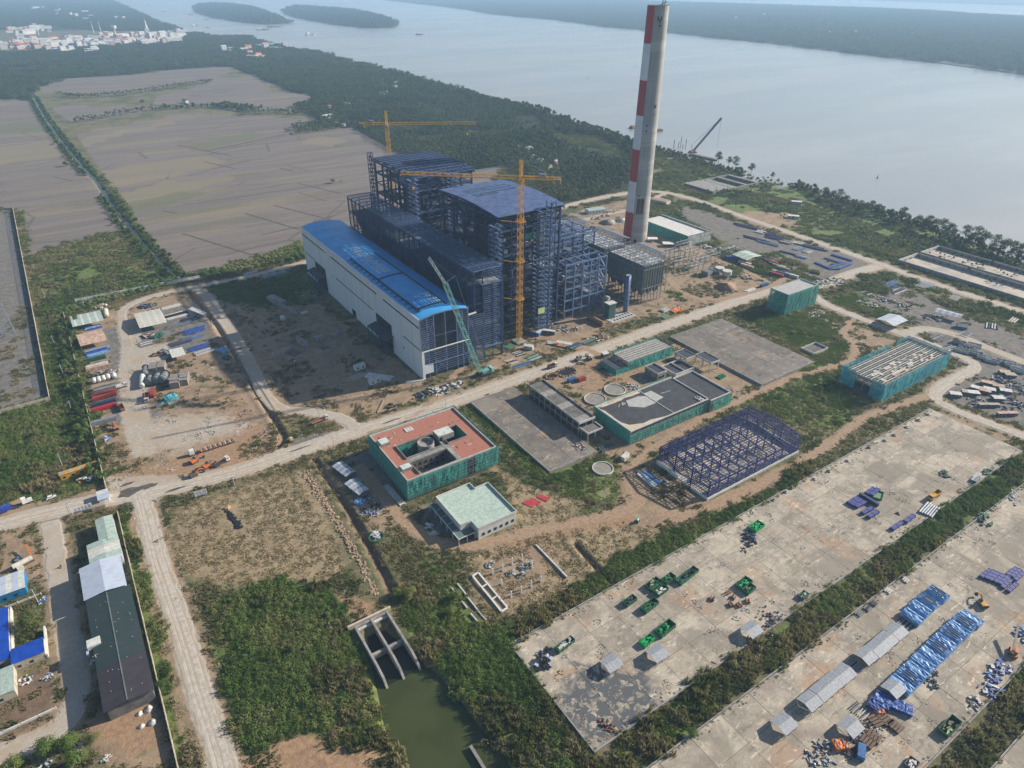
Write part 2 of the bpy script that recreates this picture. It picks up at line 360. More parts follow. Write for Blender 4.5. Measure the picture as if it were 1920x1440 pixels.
me.update(calc_edges=True);me.polygons.foreach_set('use_smooth',[True]*len(F))
for a in 'ABCD':
 ca=me.color_attributes.new('cover_'+a,'FLOAT_COLOR','POINT');ATT[a][:,3]=1;ca.data.foreach_set('color',ATT[a].ravel())
# colours shared by the ground sheet and by the roads laid on it
def gravel_col(t):
 n =t.noise(.5,6,.7);f =t.ss(n,.35,.68)
 c=t.mix(f,(.45,.40,.335),(.32,.28,.235));c=t.mix(t.ss(t.noise(.06,4),.42,.62),c,(.38,.31,.235))
 return c
def dirt_col(t):
 c=t.mix(t.ss(t.noise(.12,5,.62),.38,.64),(.33,.235,.155),(.235,.165,.11))
 c=t.mix(t.ss(t.noise(.9,5,.7),.5,.72),c,(.42,.32,.22))
 return t.mix(t.math('MULTIPLY',t.ss(t.noise(.05,4,.6,dist=1.5),.55,.68),.75),c,(.12,.125,.06))
t =NT('ground_cover');A=t.attr('cover_A');B=t.attr('cover_B');C_=t.attr('cover_C');D=t.attr('cover_D')
edge=t.math('SUBTRACT',t.noise(.22,6,.7),.5)
edge2=t.math('SUBTRACT',t.noise(.045,4,.6),.5)
def key(ch,amp=1.1,amp2=.5,sharp=.14):
 v=t.math('MULTIPLY_ADD',edge,amp,ch);v=t.math('MULTIPLY_ADD',edge2,amp2,v)
 return t.ss(v,.5-sharp,.5+sharp)
n_big=t.noise(.02,4,.6);n_mid =t.noise(.11,5,.65);n_fine=t.noise(.8,4,.7)
base=t.mix(t.ss(n_mid,.36,.62),(.10,.105,.045),(.20,.165,.095))
base=t.mix(t.ss(n_big,.45,.62),base,(.075,.09,.035))
base=t.mix(t.ss(t.noise(.16,5,.6,dist=1),.56,.68),base,(.23,.175,.12))
base=t.mix(t.math('MULTIPLY',t.ss(n_fine,.5,.7),.55),base,(.05,.06,.025))
straw=t.mix(t.ss(t.noise(.3,6,.7),.35,.65),(.34,.265,.165),(.23,.175,.105))
straw=t.mix(t.ss(n_mid,.55,.68),straw,(.20,.18,.09))
lush=t.mix(t.ss(t.noise(.25,5,.65),.35,.65),(.075,.12,.026),(.145,.185,.048))
lush=t.mix(t.math('MULTIPLY',t.ss(n_mid,.55,.68),.6),lush,(.17,.15,.07))
fv=t.scale(t.pos(),(.004,.05,1));f1=t.noise(1.0,5,.6,vec=fv)
fv2=t.scale(t.pos(),(.02,.35,1));f2=t.noise(1.0,4,.6,vec=fv2)
field =t.mix(t.ss(f1,.38,.62),(.205,.175,.155),(.16,.135,.12))
field =t.mix(t.math('MULTIPLY',t.ss(f2,.4,.65),.5),field,(.13,.11,.098))
fv3=t.scale(t.pos(),(.0035,.017,1))
field =t.mix(t.math('MULTIPLY',t.ss(t.noise(1.0,3,.5,vec=fv3),.54,.66),.5),field,(.235,.195,.11))
field =t.mix(t.math('MULTIPLY',t.ss(t.noise(1.3,2,.5,vec=t.scale(t.pos(),(.003,.02,1))),.6,.66),.5),field,(.13,.135,.06))
vb=t.voro(1.0,vec=t.scale(t.pos(),(.0055,.02,1)),feature='DISTANCE_TO_EDGE');field =t.mix(t.math('MULTIPLY',t.ss(vb,.012,.004),.55),field,(.07,.06,.05))
dark=t.mix(t.ss(t.noise(.3,6,.7),.35,.65),(.20,.135,.09),(.135,.095,.068))
grey=t.mix(t.ss(t.noise(.2,6,.7),.35,.62),(.20,.185,.165),(.13,.12,.11));grey=t.mix(t.ss(n_mid,.55,.66),grey,(.22,.165,.105))
orange=t.mix(t.ss(t.noise(.5,6,.7),.35,.65),(.36,.235,.14),(.25,.16,.10))
field =t.mix(t.math('MULTIPLY',key(D[0],.35,.1,.12),.55),field,t.mix(f2,(.27,.225,.13),(.20,.18,.115)));field =t.mix(t.math('MULTIPLY',key(D[1],.35,.1,.12),.7),field,(.13,.14,.075));c=t.mix(key(B[2],.9,.8,.2),base,straw);c=t.mix(key(B[0],.9,.9,.2),c,lush)
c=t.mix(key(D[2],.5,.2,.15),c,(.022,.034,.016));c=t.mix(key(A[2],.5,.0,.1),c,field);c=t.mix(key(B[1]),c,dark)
c=t.mix(t.math('MULTIPLY',key(A[0],1.2,.7,.16),.92),c,dirt_col(t));c=t.mix(key(C_[0],1.0,1.2,.2),c,grey)
c=t.mix(key(C_[1],1.2,.9,.3),c,orange);c=t.mix(key(A[1],.8,.3,.12),c,gravel_col(t));c=t.mix(key(C_[2],1.2,.8,.1),c,(.10,.09,.075))
t.col(c).rough(.95);t.bump(t.math('ADD',t.noise(1.2,5,.7),t.math('MULTIPLY',n_mid,2.0)),.55,.35)
me.materials.append(t.mat)
tag(link(bpy.data.objects.new('ground',me)),kind='structure')
# ---- road and path sheets laid on the ground
tg=NT('road_gravel');g=gravel_col(tg);tr =tg.noise(1.0,3,.5,vec=tg.scale(tg.pos(),(.5,.5,1)))
tg.col(tg.mix(tg.math('MULTIPLY',tg.ss(tr,.52,.7),.5),g,(.50,.45,.38))).rough(.95);tg.bump(tg.noise(1.5,5,.7),.4,.2)
td =NT('path_dirt');td.col(td.mix(td.ss(td.noise(.6,5,.7),.4,.65),(.36,.25,.165),(.25,.175,.115))).rough(.95);td.bump(td.noise(1.2,5),.4,.2)
tt =NT('wheel_track');tt.col(tt.mix(tt.ss(tt.noise(.4,5,.7),.4,.62),(.50,.45,.385),(.38,.335,.28))).rough(.95)
def ribbon(name,ln,w_,mat,z,seed,edge=.7,off=0.0):
 P=[ln[0]]
 for p in ln[1:]:
  d =math.hypot(p[0]-P[-1][0],p[1]-P[-1][1]);n =max(1,int(d/2.5));q=P[-1]
  for k_ in range(1,n+1): P.append((q[0]+(p[0]-q[0])*k_/n,q[1]+(p[1]-q[1])*k_/n))
 r_=random.Random(seed);mb=MB();v=[]
 for i,p in enumerate(P):
  a=P[max(i-1,0)];b=P[min(i+1,len(P)-1)];dx,dy=b[0]-a[0],b[1]-a[1];L=math.hypot(dx,dy) or 1;nx,ny=-dy/L,dx/L
  w1=off+w_/2+r_.uniform(-edge,edge);w2=off-w_/2+r_.uniform(-edge,edge)
  v +=[(p[0]+nx*(w1+.9),p[1]+ny*(w1+.9),min(z,0)-.02),(p[0]+nx*w1,p[1]+ny*w1,z),(p[0]+nx*w2,p[1]+ny*w2,z),(p[0]+nx*(w2-.9),p[1]+ny*(w2-.9),min(z,0)-.02)]
 mb.add(v,[(4*i+k_,4*i+k_+1,4*i+k_+5,4*i+k_+4) for i in range(len(P)-1) for k_ in range(3)])
 return mb.build(name,mat)
zz=.06
for i,(k,(ln,w_)) in enumerate(ROADS.items()):
 o=tag(ribbon(k,ln,w_-1.0,tg.mat,zz,i),kind='structure');zz +=.012
 if k in ('main_road','south_road','river_road','branch_road'):
  for q in (-w_*.28,-w_*.10,w_*.12,w_*.25): tag(ribbon('wheel_rut',ln,.9,tt.mat,zz+.015,i*7+int(q*10),.12,q),kind='structure').parent =o
  zz +=.03
for i,(k,(ln,w_)) in enumerate(PATHS.items()):
 o=tag(ribbon(k,ln,w_*.75,td.mat,.07+.005*i,50+i,.5),kind='structure')
bm_=M('bund_dark',(.10,.083,.07),None,.95)
for i,(a,b,w_) in enumerate([((333,272),(433,292),2.6),((387,284),(535,252),7),((392,288),(540,254),2.5),((513,385),(620,412),1.8),((460,400),(560,430),1.8),((343,438),(473,478),1.8),((305,395),(332,400),1.6),((383,303),(443,317),2),((525,315),(550,321),2),((560,344),(640,363),1.8),((0,275),(60,268),3),((555,430),(650,395),1.4),((350,330),(470,300),1.6),((490,440),(560,425),1.4)]): tag(ribbon('field_bund',GP(a,b),w_*.7,bm_,.09,300+i,.25),kind='structure')
pm_=M('puddle_mud',(.085,.075,.065),(.14,.12,.10),.35,0,.6);q_=random.Random(77)
for i,(x,y,a,b) in enumerate([(243,923,7,4),(262,916,5,1.6),(280,912,4,1.8),(238,908,4,1.2),(330,917,6,.9),(560,842,7,.7),(735,789,6,.8)]):
 cx_,cy_=G(x,y);mb=MB();mb.prism([(cx_+a*math.cos(t_)*q_.uniform(.6,1.2),cy_+b*math.sin(t_)*q_.uniform(.6,1.2)) for t_ in np.linspace(0,6.28,15)[:-1]],.0,.16+i*.003);tag(mb.build('puddle',pm_),kind='structure')
# ---- water
tw=NT('river_water');tw.col(tw.mix(tw.ss(tw.noise(1.0,4,.6,vec=tw.scale(tw.pos(),(.0012,.004,1))),.4,.62),(.31,.31,.295),(.37,.36,.335)))
tw.rough(tw.math('MULTIPLY_ADD',tw.noise(1.0,4,.6,vec=tw.scale(tw.pos(),(.002,.006,1))),.18,.12));tw.bsdf.inputs['Specular IOR Level'].default_value=.5
tw.bump(tw.math('ADD',tw.noise(.25,4,.6),tw.noise(.05,3,.6)),.35,.5)
mb=MB();mb.quad((-4000,640,-1.6),(440,640,-1.6),(440,630,-1.6),(-4000,630,-1.6)) if False else mb.quad((735,-4000,-1.6),(32000,-4000,-1.6),(32000,32000,-1.6),(740,32000,-1.6));mb.quad((-2000,640,-1.6),(740,640,-1.6),(740,32000,-1.6),(-2000,32000,-1.6));mb.quad((620,560,-1.6),(740,560,-1.6),(740,640,-1.6),(620,640,-1.6));tag(mb.build('river',tw.mat),kind='structure')
tp=NT('pond_water');tp.col(tp.mix(tp.ss(tp.noise(.05,3),.4,.6),(.040,.052,.016),(.052,.064,.022))).rough(.12);tp.bump(tp.noise(.8,3),.03,.1)
mb=MB();mb.prism([(30,60),(110,60),(110,150),(92,172),(66,187),(45,187),(42,150)],-3.4,-1.9);tag(mb.build('pond',tp.mat),kind='structure')
mb=MB();mb.add([(c[0],c[1],-.9) for c in GP((1380,336),(1400,320),(1444,326),(1490,342),(1480,358),(1430,352),(1395,352))],[tuple(range(7))]);tag(mb.build('inlet',tw.mat),kind='structure')
cv=[]
for p in CANAL: cv.append(p)
tag(ribbon('canal',cv,6.5,tp.mat,-1.5,5,0),kind='structure')
# ---- haze
th=NT('haze_air');th.N.remove(th.bsdf);pv=th.N.new('ShaderNodeVolumePrincipled')
pv.inputs['Color'].default_value=(.46,.70,1.0,1);pv.inputs['Density'].default_value=1.2e-4;pv.inputs['Anisotropy'].default_value=.1
th.L.new(pv.outputs[0],th.N['Material Output'].inputs['Volume'])
mb=MB();mb.box(-20500,-8500,-9,32500,32500,262);tag(mb.build('haze',th.mat),kind='stuff')
# ================================================================ POWER PLANT STRUCTURES
def settle(root,base):
 root.location =base
 for ch in root.children: ch.location =Vector(ch.location)-Vector(base)
 return root
_UB={}
def unit_bar(mat):
 if mat.name not in _UB:
  mb=MB();mb.box(-.5,-.5,0,.5,.5,1);_UB[mat.name]=mb.mesh('bar',mat)
 return _UB[mat.name]
def bar_matrix(p0,p1,w_,h_):
 a=Vector(p0);b=Vector(p1);d =b-a;L=d.length;z=d/L
 ref =Vector((0,0,1)) if abs(z.z) < .95 else Vector((1,0,0))
 x=z.cross(ref).normalized();y=x.cross(z).normalized()
 mm=Matrix.Identity(4)
 for i in range(3): mm[i][0]=x[i]*w_;mm[i][1]=y[i]*h_;mm[i][2]=z[i]*L;mm[i][3]=a[i]
 return mm
class Bars:
 "steel members; the biggest of each name become parts of their own, the rest one mesh"
 def __init__(s): s.L=[]
 def a(s,name,p0,p1,w_,mat,h_=None):
  if (Vector(p1)-Vector(p0)).length > .05: s.L.append((name,p0,p1,w_,h_ or w_,mat))
  return s
 def build(s,root,cap=120):
  by={}
  for b in s.L: by.setdefault(b[0],[]).append(b)
  for name,L in by.items():
   L.sort(key=lambda b: -(Vector(b[2])-Vector(b[1])).length*b[3])
   for b in L[:cap]:
    o=link(bpy.data.objects.new(name,unit_bar(b[5])),root);o.matrix_basis=bar_matrix(b[1],b[2],b[3],b[4])
   rest =L[cap:]
   if rest:
    ms=[];mb=MB()
    for b in rest:
     if b[5] not in ms: ms.append(b[5])
     mb.m(ms.index(b[5])).bar(b[1],b[2],b[3],b[4])
    tag(mb.build(name,ms,root),kind='stuff')
steel=M('steel_navy',(.035,.062,.145),(.025,.042,.10),.55,.2,.3)
steel_l=M('steel_slate_sunlit',(.16,.225,.38),(.10,.155,.28),.5,.2,.3)  # slate blue steel, its colour lightened to carry sunlit highlights
steel_v=M('steel_violet_blue',(.038,.045,.155),(.028,.032,.11),.5,.2,.3)
steel_g=M('steel_galvanised',(.33,.36,.40),(.22,.24,.28),.5,.3,.5)
yellow=M('crane_yellow',(.66,.36,.07),(.50,.26,.05),.5,.1,.8)
yellow2=M('crane_yellow_pale',(.62,.40,.06),(.5,.30,.05),.5,.1,.8)
teal=M('crane_teal',(.19,.42,.38),(.14,.33,.30),.5,.1,.8)
conc=M('concrete_grey',(.31,.30,.28),(.20,.19,.175),.9,0,.35,bump=.3)
conc_d =M('concrete_dark',(.16,.155,.145),(.10,.095,.09),.9,0,.3)
conc_w=M('concrete_white',(.55,.54,.51),(.42,.41,.385),.85,0,.4)
deckd =M('deck_dark',(.05,.06,.085),(.035,.04,.05),.8,0,.2)
black=M('opening_dark',(.012,.013,.016),(.02,.02,.022),.9)
rust =M('rust',(.30,.14,.075),(.20,.09,.05),.85,0,.6)
rubber =M('rubber',(.02,.02,.02),None,.8)
white=M('white_paint',(.72,.72,.70),(.60,.60,.58),.5,0,.4)
glass=M('glass_dark',(.03,.045,.06),(.02,.03,.04),.12)
# ---- turbine hall
U0,U1,V0,V1=166.3,202.0,353.2,578.5
hall=thing('turbine_hall','long turbine hall with white side wall and bright blue arched roof','building')
hw=NT('hall_cladding');vz=hw.scale(hw.pos(),(1,.35,.02));k1=hw.ss(hw.noise(1.0,4,.6,vec=vz),.4,.7)
hw.col(hw.mix(k1,(.68,.70,.72),(.58,.60,.63))).rough(.6)
cladding=hw.mat
holes=[(353.5,409,36.6,37.9),(419.5,510,36.6,37.9),(520,524,36.6,37.6),(524.5,578,36.6,37.9),
   (354,379.7,20.7,21.7),(429.4,503.5,20.7,21.7),(553.2,578,20.7,21.7),(527,553.2,0,20.7),(398,425,0,21.5),(466.4,474.5,0,5.8),(379,382,11.2,12.6),(509,511.5,20.2,21.4)]
ys=sorted({V0,V1,*[h[0] for h in holes],*[h[1] for h in holes],*np.arange(V0,V1,9.0)});zs=sorted({0,43.2,10,20.7,30.5,*[h[2] for h in holes],*[h[3] for h in holes]})
def in_hole(y,z): return any(h[0] < y < h[1] and h[2] < z < h[3] for h in holes)
# cladding in courses: panel objects 9 m long
cuts=list(np.arange(V0,V1,9.0))+[V1]
for i in range(len(cuts)-1):
 a,b=cuts[i],cuts[i+1]
 yy=[y for y in ys if a-1e-6 <=y <=b+1e-6]
 mb=MB()
 for j in range(len(yy)-1):
  for q in range(len(zs)-1):
   if yy[j+1]-yy[j] > .01 and not in_hole((yy[j]+yy[j+1])/2,(zs[q]+zs[q+1])/2):
    e0=.04 if abs(yy[j]-a) < 1e-6 else 0;e1=.04 if abs(yy[j+1]-b) < 1e-6 else 0
    mb.box(U0-.25,yy[j]+e0,zs[q],U0,yy[j+1]-e1,zs[q+1])
 mb.build('wall_panel',cladding,hall)
mb=MB()
for h in holes: mb.box(U0+.02,h[0],h[2],U0+.3,h[1],h[3])
# each opening glazed or dark behind, one part each
for h in holes:
 mb=MB();mb.box(U0+.05,h[0]+.01,h[2]+.01,U0+.3,h[1]-.01,h[3]-.01)
 mb.build('window_strip' if h[3]-h[2] < 2 else 'doorway',black,hall)
mb=MB();mb.box(U0-.35,V0,43.2,U0+.1,V1,43.7);mb.build('parapet',white,hall)
mb=MB();mb.box(U0+.5,V1-.4,0,U1,V1,43);mb.build('end_wall',cladding,hall)
mb=MB();mb.box(U1-.4,V0+.6,0,U1,V1-.5,43);mb.build('inner_wall',deckd,hall)
mb=MB();mb.box(U0+.5,V0+.5,0,U1-.5,V1-.5,.3);mb.build('deck',deckd,hall)
for z in (11,20.5): mb=MB();mb.box(U0+3,V0+6,z,U1-1,V1-1,z+.6);mb.build('deck',deckd,hall)
# porches over the two big doorways
for y0,y1 in ((396,426),(530,556)):
 B_=Bars()
 for y in np.arange(y0,y1+.1,(y1-y0)/4):
  B_.a('porch_post',(U0-7,y,0),(U0-7,y,11.5),.5,steel)
  B_.a('porch_beam',(U0-7,y,11.5),(U0-.3,y,13.2),.4,steel)
 for z in np.arange(2,11.5,1.6): B_.a('porch_girt',(U0-7,y0,z),(U0-7,y1,z),.18,steel)
 for z in np.arange(2,11.5,1.6): B_.a('porch_girt',(U0-7,y0,z),(U0-.3,y0,z),.18,steel)
 B_.build(hall)
 mb=MB();mb.add([(U0-7.3,y0-.3,11.9),(U0-.3,y0-.3,13.7),(U0-.3,y1+.3,13.7),(U0-7.3,y1+.3,11.9),(U0-7.3,y0-.3,11.7),(U0-.3,y0-.3,13.5),(U0-.3,y1+.3,13.5),(U0-7.3,y1+.3,11.7)],
      [(0,1,2,3),(7,6,5,4),(0,4,5,1),(1,5,6,2),(2,6,7,3),(3,7,4,0)]);mb.build('porch_roof',deckd,hall)
 for y in np.linspace(y0+2,y1-2,7)[:-1]:
  mb=MB();mb.box(U0-.2,y,14.5,U0-.02,y+3,20);mb.build('window',glass,hall)
# blue roof in 9 m bays
rf =NT('roof_blue');rn =rf.ss(rf.noise(.08,5,.6),.4,.68);wv=rf.N.new('ShaderNodeTexWave');wv.wave_type='BANDS';wv.bands_direction ='Y'
rf.L.new(rf.pos(),wv.inputs[0]);wv.inputs['Scale'].default_value=.9;wv.inputs['Distortion'].default_value=0
rc=rf.mix(rn,(.07,.40,.80),(.055,.30,.66));rc=rf.mix(rf.ss(rf.noise(.35,6,.7),.60,.75),rc,(.16,.48,.80));rc=rf.mix(rf.math('MULTIPLY',wv.outputs[1],.18),rc,(.03,.17,.45))
rf.col(rc).rough(.38);rf.bsdf.inputs['Metallic'].default_value=.1
def arcz(u): x=(u-(U0+U1)/2)/((U1-U0)/2);return 43.3+2.3*(1-x*x)
us=list(np.linspace(U0-.1,U1+.3,13))
for i in range(len(cuts)-1):
 a,b=cuts[i]+.03,cuts[i+1]-.03;mb=MB();dz=random.uniform(-.04,.04)
 for j in range(12):
  z0,z1=arcz(us[j])+dz,arcz(us[j+1])+dz
  mb.add([(us[j],a,z0),(us[j+1],a,z1),(us[j+1],b,z1),(us[j],b,z0),(us[j],a,z0-.25),(us[j+1],a,z1-.25),(us[j+1],b,z1-.25),(us[j],b,z0-.25)],
    [(0,1,2,3),(7,6,5,4),(0,4,5,1),(1,5,6,2),(2,6,7,3),(3,7,4,0)])
 mb.build('roof_sheet',rf.mat,hall)
pale=M('skylight_pale',(.55,.68,.78),(.25,.48,.70),.35)
for y in np.arange(435,500,4.5):
 mb=MB();mb.box(177,y,arcz(177.5)+.12,177.5,y+3,arcz(177.5)+.2)
 for j in range(5):
  u=176+j*2.0
  if random.random() < .8: mb.box(u,y,arcz(u)+.1,u+1.5,y+3.4,arcz(u)+.22)
 mb.build('skylight',pale,hall)
for y in (368,373,378,383):
 mb=MB()
 for j in range(4): u=183+j*2;mb.box(u,y,arcz(u)+.1,u+1.3,y+3,arcz(u)+.2)
 mb.build('skylight',pale,hall)
ventm=M('vent_dark',(.03,.045,.085),(.02,.03,.05),.7)
for u in (171.3,191.2):
 for y0 in np.arange(362,478,8.3):
  mb=MB();mb.box(u-.55,y0,arcz(u)-.1,u+.55,y0+8.2,arcz(u)+.55);mb.build('ridge_vent',ventm,hall)
for y in (366,427):
 for j in range(8):
  u0=172+j*2.4;mb=MB();zA,zB=arcz(u0),arcz(u0+2.4)
  mb.add([(u0,y-.5,zA+.5),(u0+2.38,y-.5,zB+.5),(u0+2.38,y+.5,zB+.5),(u0,y+.5,zA+.5),(u0,y-.5,zA),(u0+2.38,y-.5,zB),(u0+2.38,y+.5,zB),(u0,y+.5,zA)],
    [(0,1,2,3),(7,6,5,4),(0,4,5,1),(1,5,6,2),(2,6,7,3),(3,7,4,0)]);mb.build('cross_vent',ventm,hall)
for k_ in range(16):
 y=362+k_*7.4;u=169.0;mb=MB()
 for q in range(3): mb.bar((u-1.2+q,y,arcz(u)+.3),(u-1.2+q,y+2.4,arcz(u)+1.1),.14);mb.bar((u-1.2,y+q,arcz(u)+.3),(u+1.6,y+q,arcz(u)+1.0),.14)
 mb.build('vent_bracket',ventm,hall)
# steel gable towards the road
B_=Bars();VF=V0
for u in (166.6,171.5,176.4,184.7,193.1,197.5,201.9): B_.a('column',(u,VF,0),(u,VF,arcz(u)-.4),.55,steel_l)
for z in np.arange(3.2,43,1.55):
 for a,b in ((166.6,176.4),(193.1,201.9)): B_.a('girt',(a,VF-.3,z),(b,VF-.3,z),.24,steel_l,.2)
 if z < 19.6 or 29.5 < z < 31: B_.a('girt',(176.4,VF-.3,z),(193.1,VF-.3,z),.24,steel_l,.2)
for j in range(12): B_.a('rafter',(us[j],VF-.2,arcz(us[j])-.4),(us[j+1],VF-.2,arcz(us[j+1])-.4),.7,steel_l)
for a,b,z0,z1 in ((166.6,171.5,20,30),(171.5,176.4,30,40),(197.5,201.9,4,14),(193.1,197.5,20,30),(176.4,184.7,3,12)):
 B_.a('brace',(a,VF,z0),(b,VF,z1),.3,steel_l);B_.a('brace',(b,VF,z0),(a,VF,z1),.3,steel_l)
B_.a('beam',(166.6,VF-.5,20.2),(202,VF-.5,20.2),.6,white);B_.a('beam',(170,VF-.5,9.9),(202,VF-.5,9.9),.5,steel_l)
B_.build(hall)
mb=MB();mb.box(U0-.2,VF-.7,0,U0+1.6,VF-.4,20.4);mb.box(U0+1.6,VF-.7,3.6,174,VF-.4,10.2);mb.build('corner_cladding',cladding,hall)
mb=MB();mb.box(U0+1,VF+4,.3,U1-1,VF+4.4,42);mb.build('back_screen',deckd,hall)
settle(hall,(184,466,0))
# ---- link frame and bunker bay
def girts(B_,axis_,c,a0,a1,z0,z1,dz,w_,mat,name='girt'):
 for z in np.arange(z0,z1,dz):
  if axis_=='u': B_.a(name,(a0,c,z),(a1,c,z),w_,mat)
  else: B_.a(name,(c,a0,z),(c,a1,z),w_,mat)
bk=thing('bunker_bay_frame','tall narrow navy steel frame of dense girts beside the blue roof','steel frame')
B_=Bars();BX0,BX1,BV0,BV1,BH=208.5,230.0,356.0,570.0,65.5
ycol=list(np.linspace(BV0,BV1,26))
for i,y in enumerate(ycol):
 for u in (BX0,BX1): B_.a('column',(u,y,0),(u,y,BH),.8,steel)
 if i % 2==0: B_.a('column',(215.5,y,0),(215.5,y,BH),.6,steel)
 for z in (12,24,38,52): B_.a('beam',(BX0,y,z),(BX1,y,z),.6,steel)
 n =7
 for j in range(n):
  u0=BX0+(BX1-BX0)*j/n;u1=BX0+(BX1-BX0)*(j+1)/n;zf =lambda u: BH+.35*(1-((u-219.2)/10.8)**2)
  B_.a('rafter',(u0,y,zf(u0)),(u1,y,zf(u1)),.55,steel_l if i in (0,1,14,18,19) else steel)
for j in range(12):
 u=BX0+(BX1-BX0)*j/11
 for q in range(0,25,1): B_.a('purlin',(u,ycol[q],zf(u)+.35),(u,ycol[q+1],zf(u)+.35),.42,steel_l)  # paler steel colour paints the sun's highlights along the purlins
for z in np.arange(36,BH,1.5): B_.a('girt',(BX0-.5,BV0,z),(BX0-.5,BV1,z),.26,steel)
for z in np.arange(3,BH,2.4): B_.a('girt',(BX1+.5,BV0,z),(BX1+.5,BV1,z),.26,steel)
for z in (12,24,38,52,64):
 for u in (BX0,BX1): B_.a('beam',(u,BV0,z),(u,BV1,z),.8,steel)
girts(B_,'u',BV0-.5,215.5,BX1,10,56,1.6,.28,steel_l);girts(B_,'u',BV0-.5,BX0,215.5,3,BH-1,1.7,.24,steel)
girts(B_,'u',BV0-.5,215.5,BX1,58,BH,1.6,.25,steel_l)
B_.a('beam',(214,BV0-.9,56),(BX1,BV0-.9,56),.9,steel_l);B_.a('beam',(215,BV0-.9,9),(BX1,BV0-.9,9),.8,steel_l)
for u in (215.5,222.7,BX1): B_.a('leg',(u,BV0-.6,0),(u,BV0-.6,57),1.1 if u !=222.7 else .4,steel)
for i in range(2,25,3):
 for z0,z1 in ((24,38),(38,52),(52,64)): B_.a('brace',(BX0,ycol[i],z0),(BX0,ycol[i+1],z1),.4,steel);B_.a('brace',(BX0,ycol[i+1],z0),(BX0,ycol[i],z1),.4,steel)
B_.build(bk,110)
for i in range(25):
 mb=MB();mb.box(BX0+1,ycol[i]+.4,24.2,BX1-1,ycol[i+1]-.4,24.6)
 mb.build('floor_deck',deckd,bk);mb=MB();mb.box(BX0+1,ycol[i]+.4,52.2,BX1-1,ycol[i+1]-.4,52.6);mb.build('floor_deck',deckd if i not in (11,12,13) else steel_g,bk)
mb=MB();mb.box(214,BV0+.3,55.5,BX1-1,BV0+8,56);mb.build('floor_slab',conc,bk)
for i in range(10):
 y=372+i*20;mb=MB();mb.add([(c[0],c[1],c[2]) for c in [(212,y,50),(227,y,50),(227,y+15,50),(212,y+15,50),(217.5,y+6,27),(221.5,y+6,27),(221.5,y+9,27),(217.5,y+9,27)]],
  [(3,2,1,0),(4,5,6,7),(0,1,5,4),(1,2,6,5),(2,3,7,6),(3,0,4,7)]);mb.build('coal_hopper',steel,bk)
settle(bk,(219,463,0))
lk=thing('link_frame','low navy steel frame filling the gap between blue roof hall and bunker bay','steel frame')
B_=Bars()
for y in np.linspace(354,570,25): B_.a('column',(207.8,y,0),(207.8,y,37.5),.5,steel);B_.a('beam',(202.3,y,37.5),(207.8,y,37.5),.4,steel)
girts(B_,'u',353.6,202.3,214.8,2,37.5,1.55,.24,steel_l)
B_.a('beam',(202,353.2,38),(208.3,353.2,38.3),.9,white)
B_.build(lk);mb=MB();mb.box(202.4,356,36.6,208,570,36.9);mb.build('roof_deck',deckd,lk);settle(lk,(205,460,0))
# ---- boilers
def stair_tower(name,label,u0,v0,u1,v1,h,mat,mat2,base):
 root =thing(name,label,'stair tower');B_=Bars();n =int(h/3.3)
 for u in (u0,u1):
  for v in (v0,v1): B_.a('post',(u,v,0),(u,v,h),.45,mat)
 for i in range(n+1):
  z=i*h/n
  for p,q in (((u0,v0),(u1,v0)),((u1,v0),(u1,v1)),((u1,v1),(u0,v1)),((u0,v1),(u0,v0))): B_.a('beam',(*p,z),(*q,z),.26,mat2)
  if i < n:
   a,b=(u0+.6,u1-.6) if i % 2==0 else (u1-.6,u0+.6)
   B_.a('stair_flight',(a,v0+.8,z),(b,v0+.8,z+h/n),1.1,mat2,.25)
   B_.a('rail',(a,v0-.1,z+1.1),(b,v0-.1,z+h/n+1.1),.14,mat2)
   if i % 3==0: B_.a('brace',(u0,v1,z),(u1,v1,z+h/n),.2,mat);B_.a('brace',(u0,v0,z),(u0,v1,z+h/n),.2,mat)
  if i: B_.a('landing',(u0+.7,v0,z),(u0+.7,v1,z),1.4,mat2,.2);B_.a('landing',(u1-.7,v0,z),(u1-.7,v1,z),1.4,mat2,.2)
 B_.build(root,60);settle(root,base);return root
sided =NT('boiler_deck');sided.col(sided.mix(sided.ss(sided.noise(.25,6,.75),.38,.62),(.10,.145,.28),(.055,.085,.19))).rough(.5);sided.bump(sided.noise(2.5,3),.6,.3)
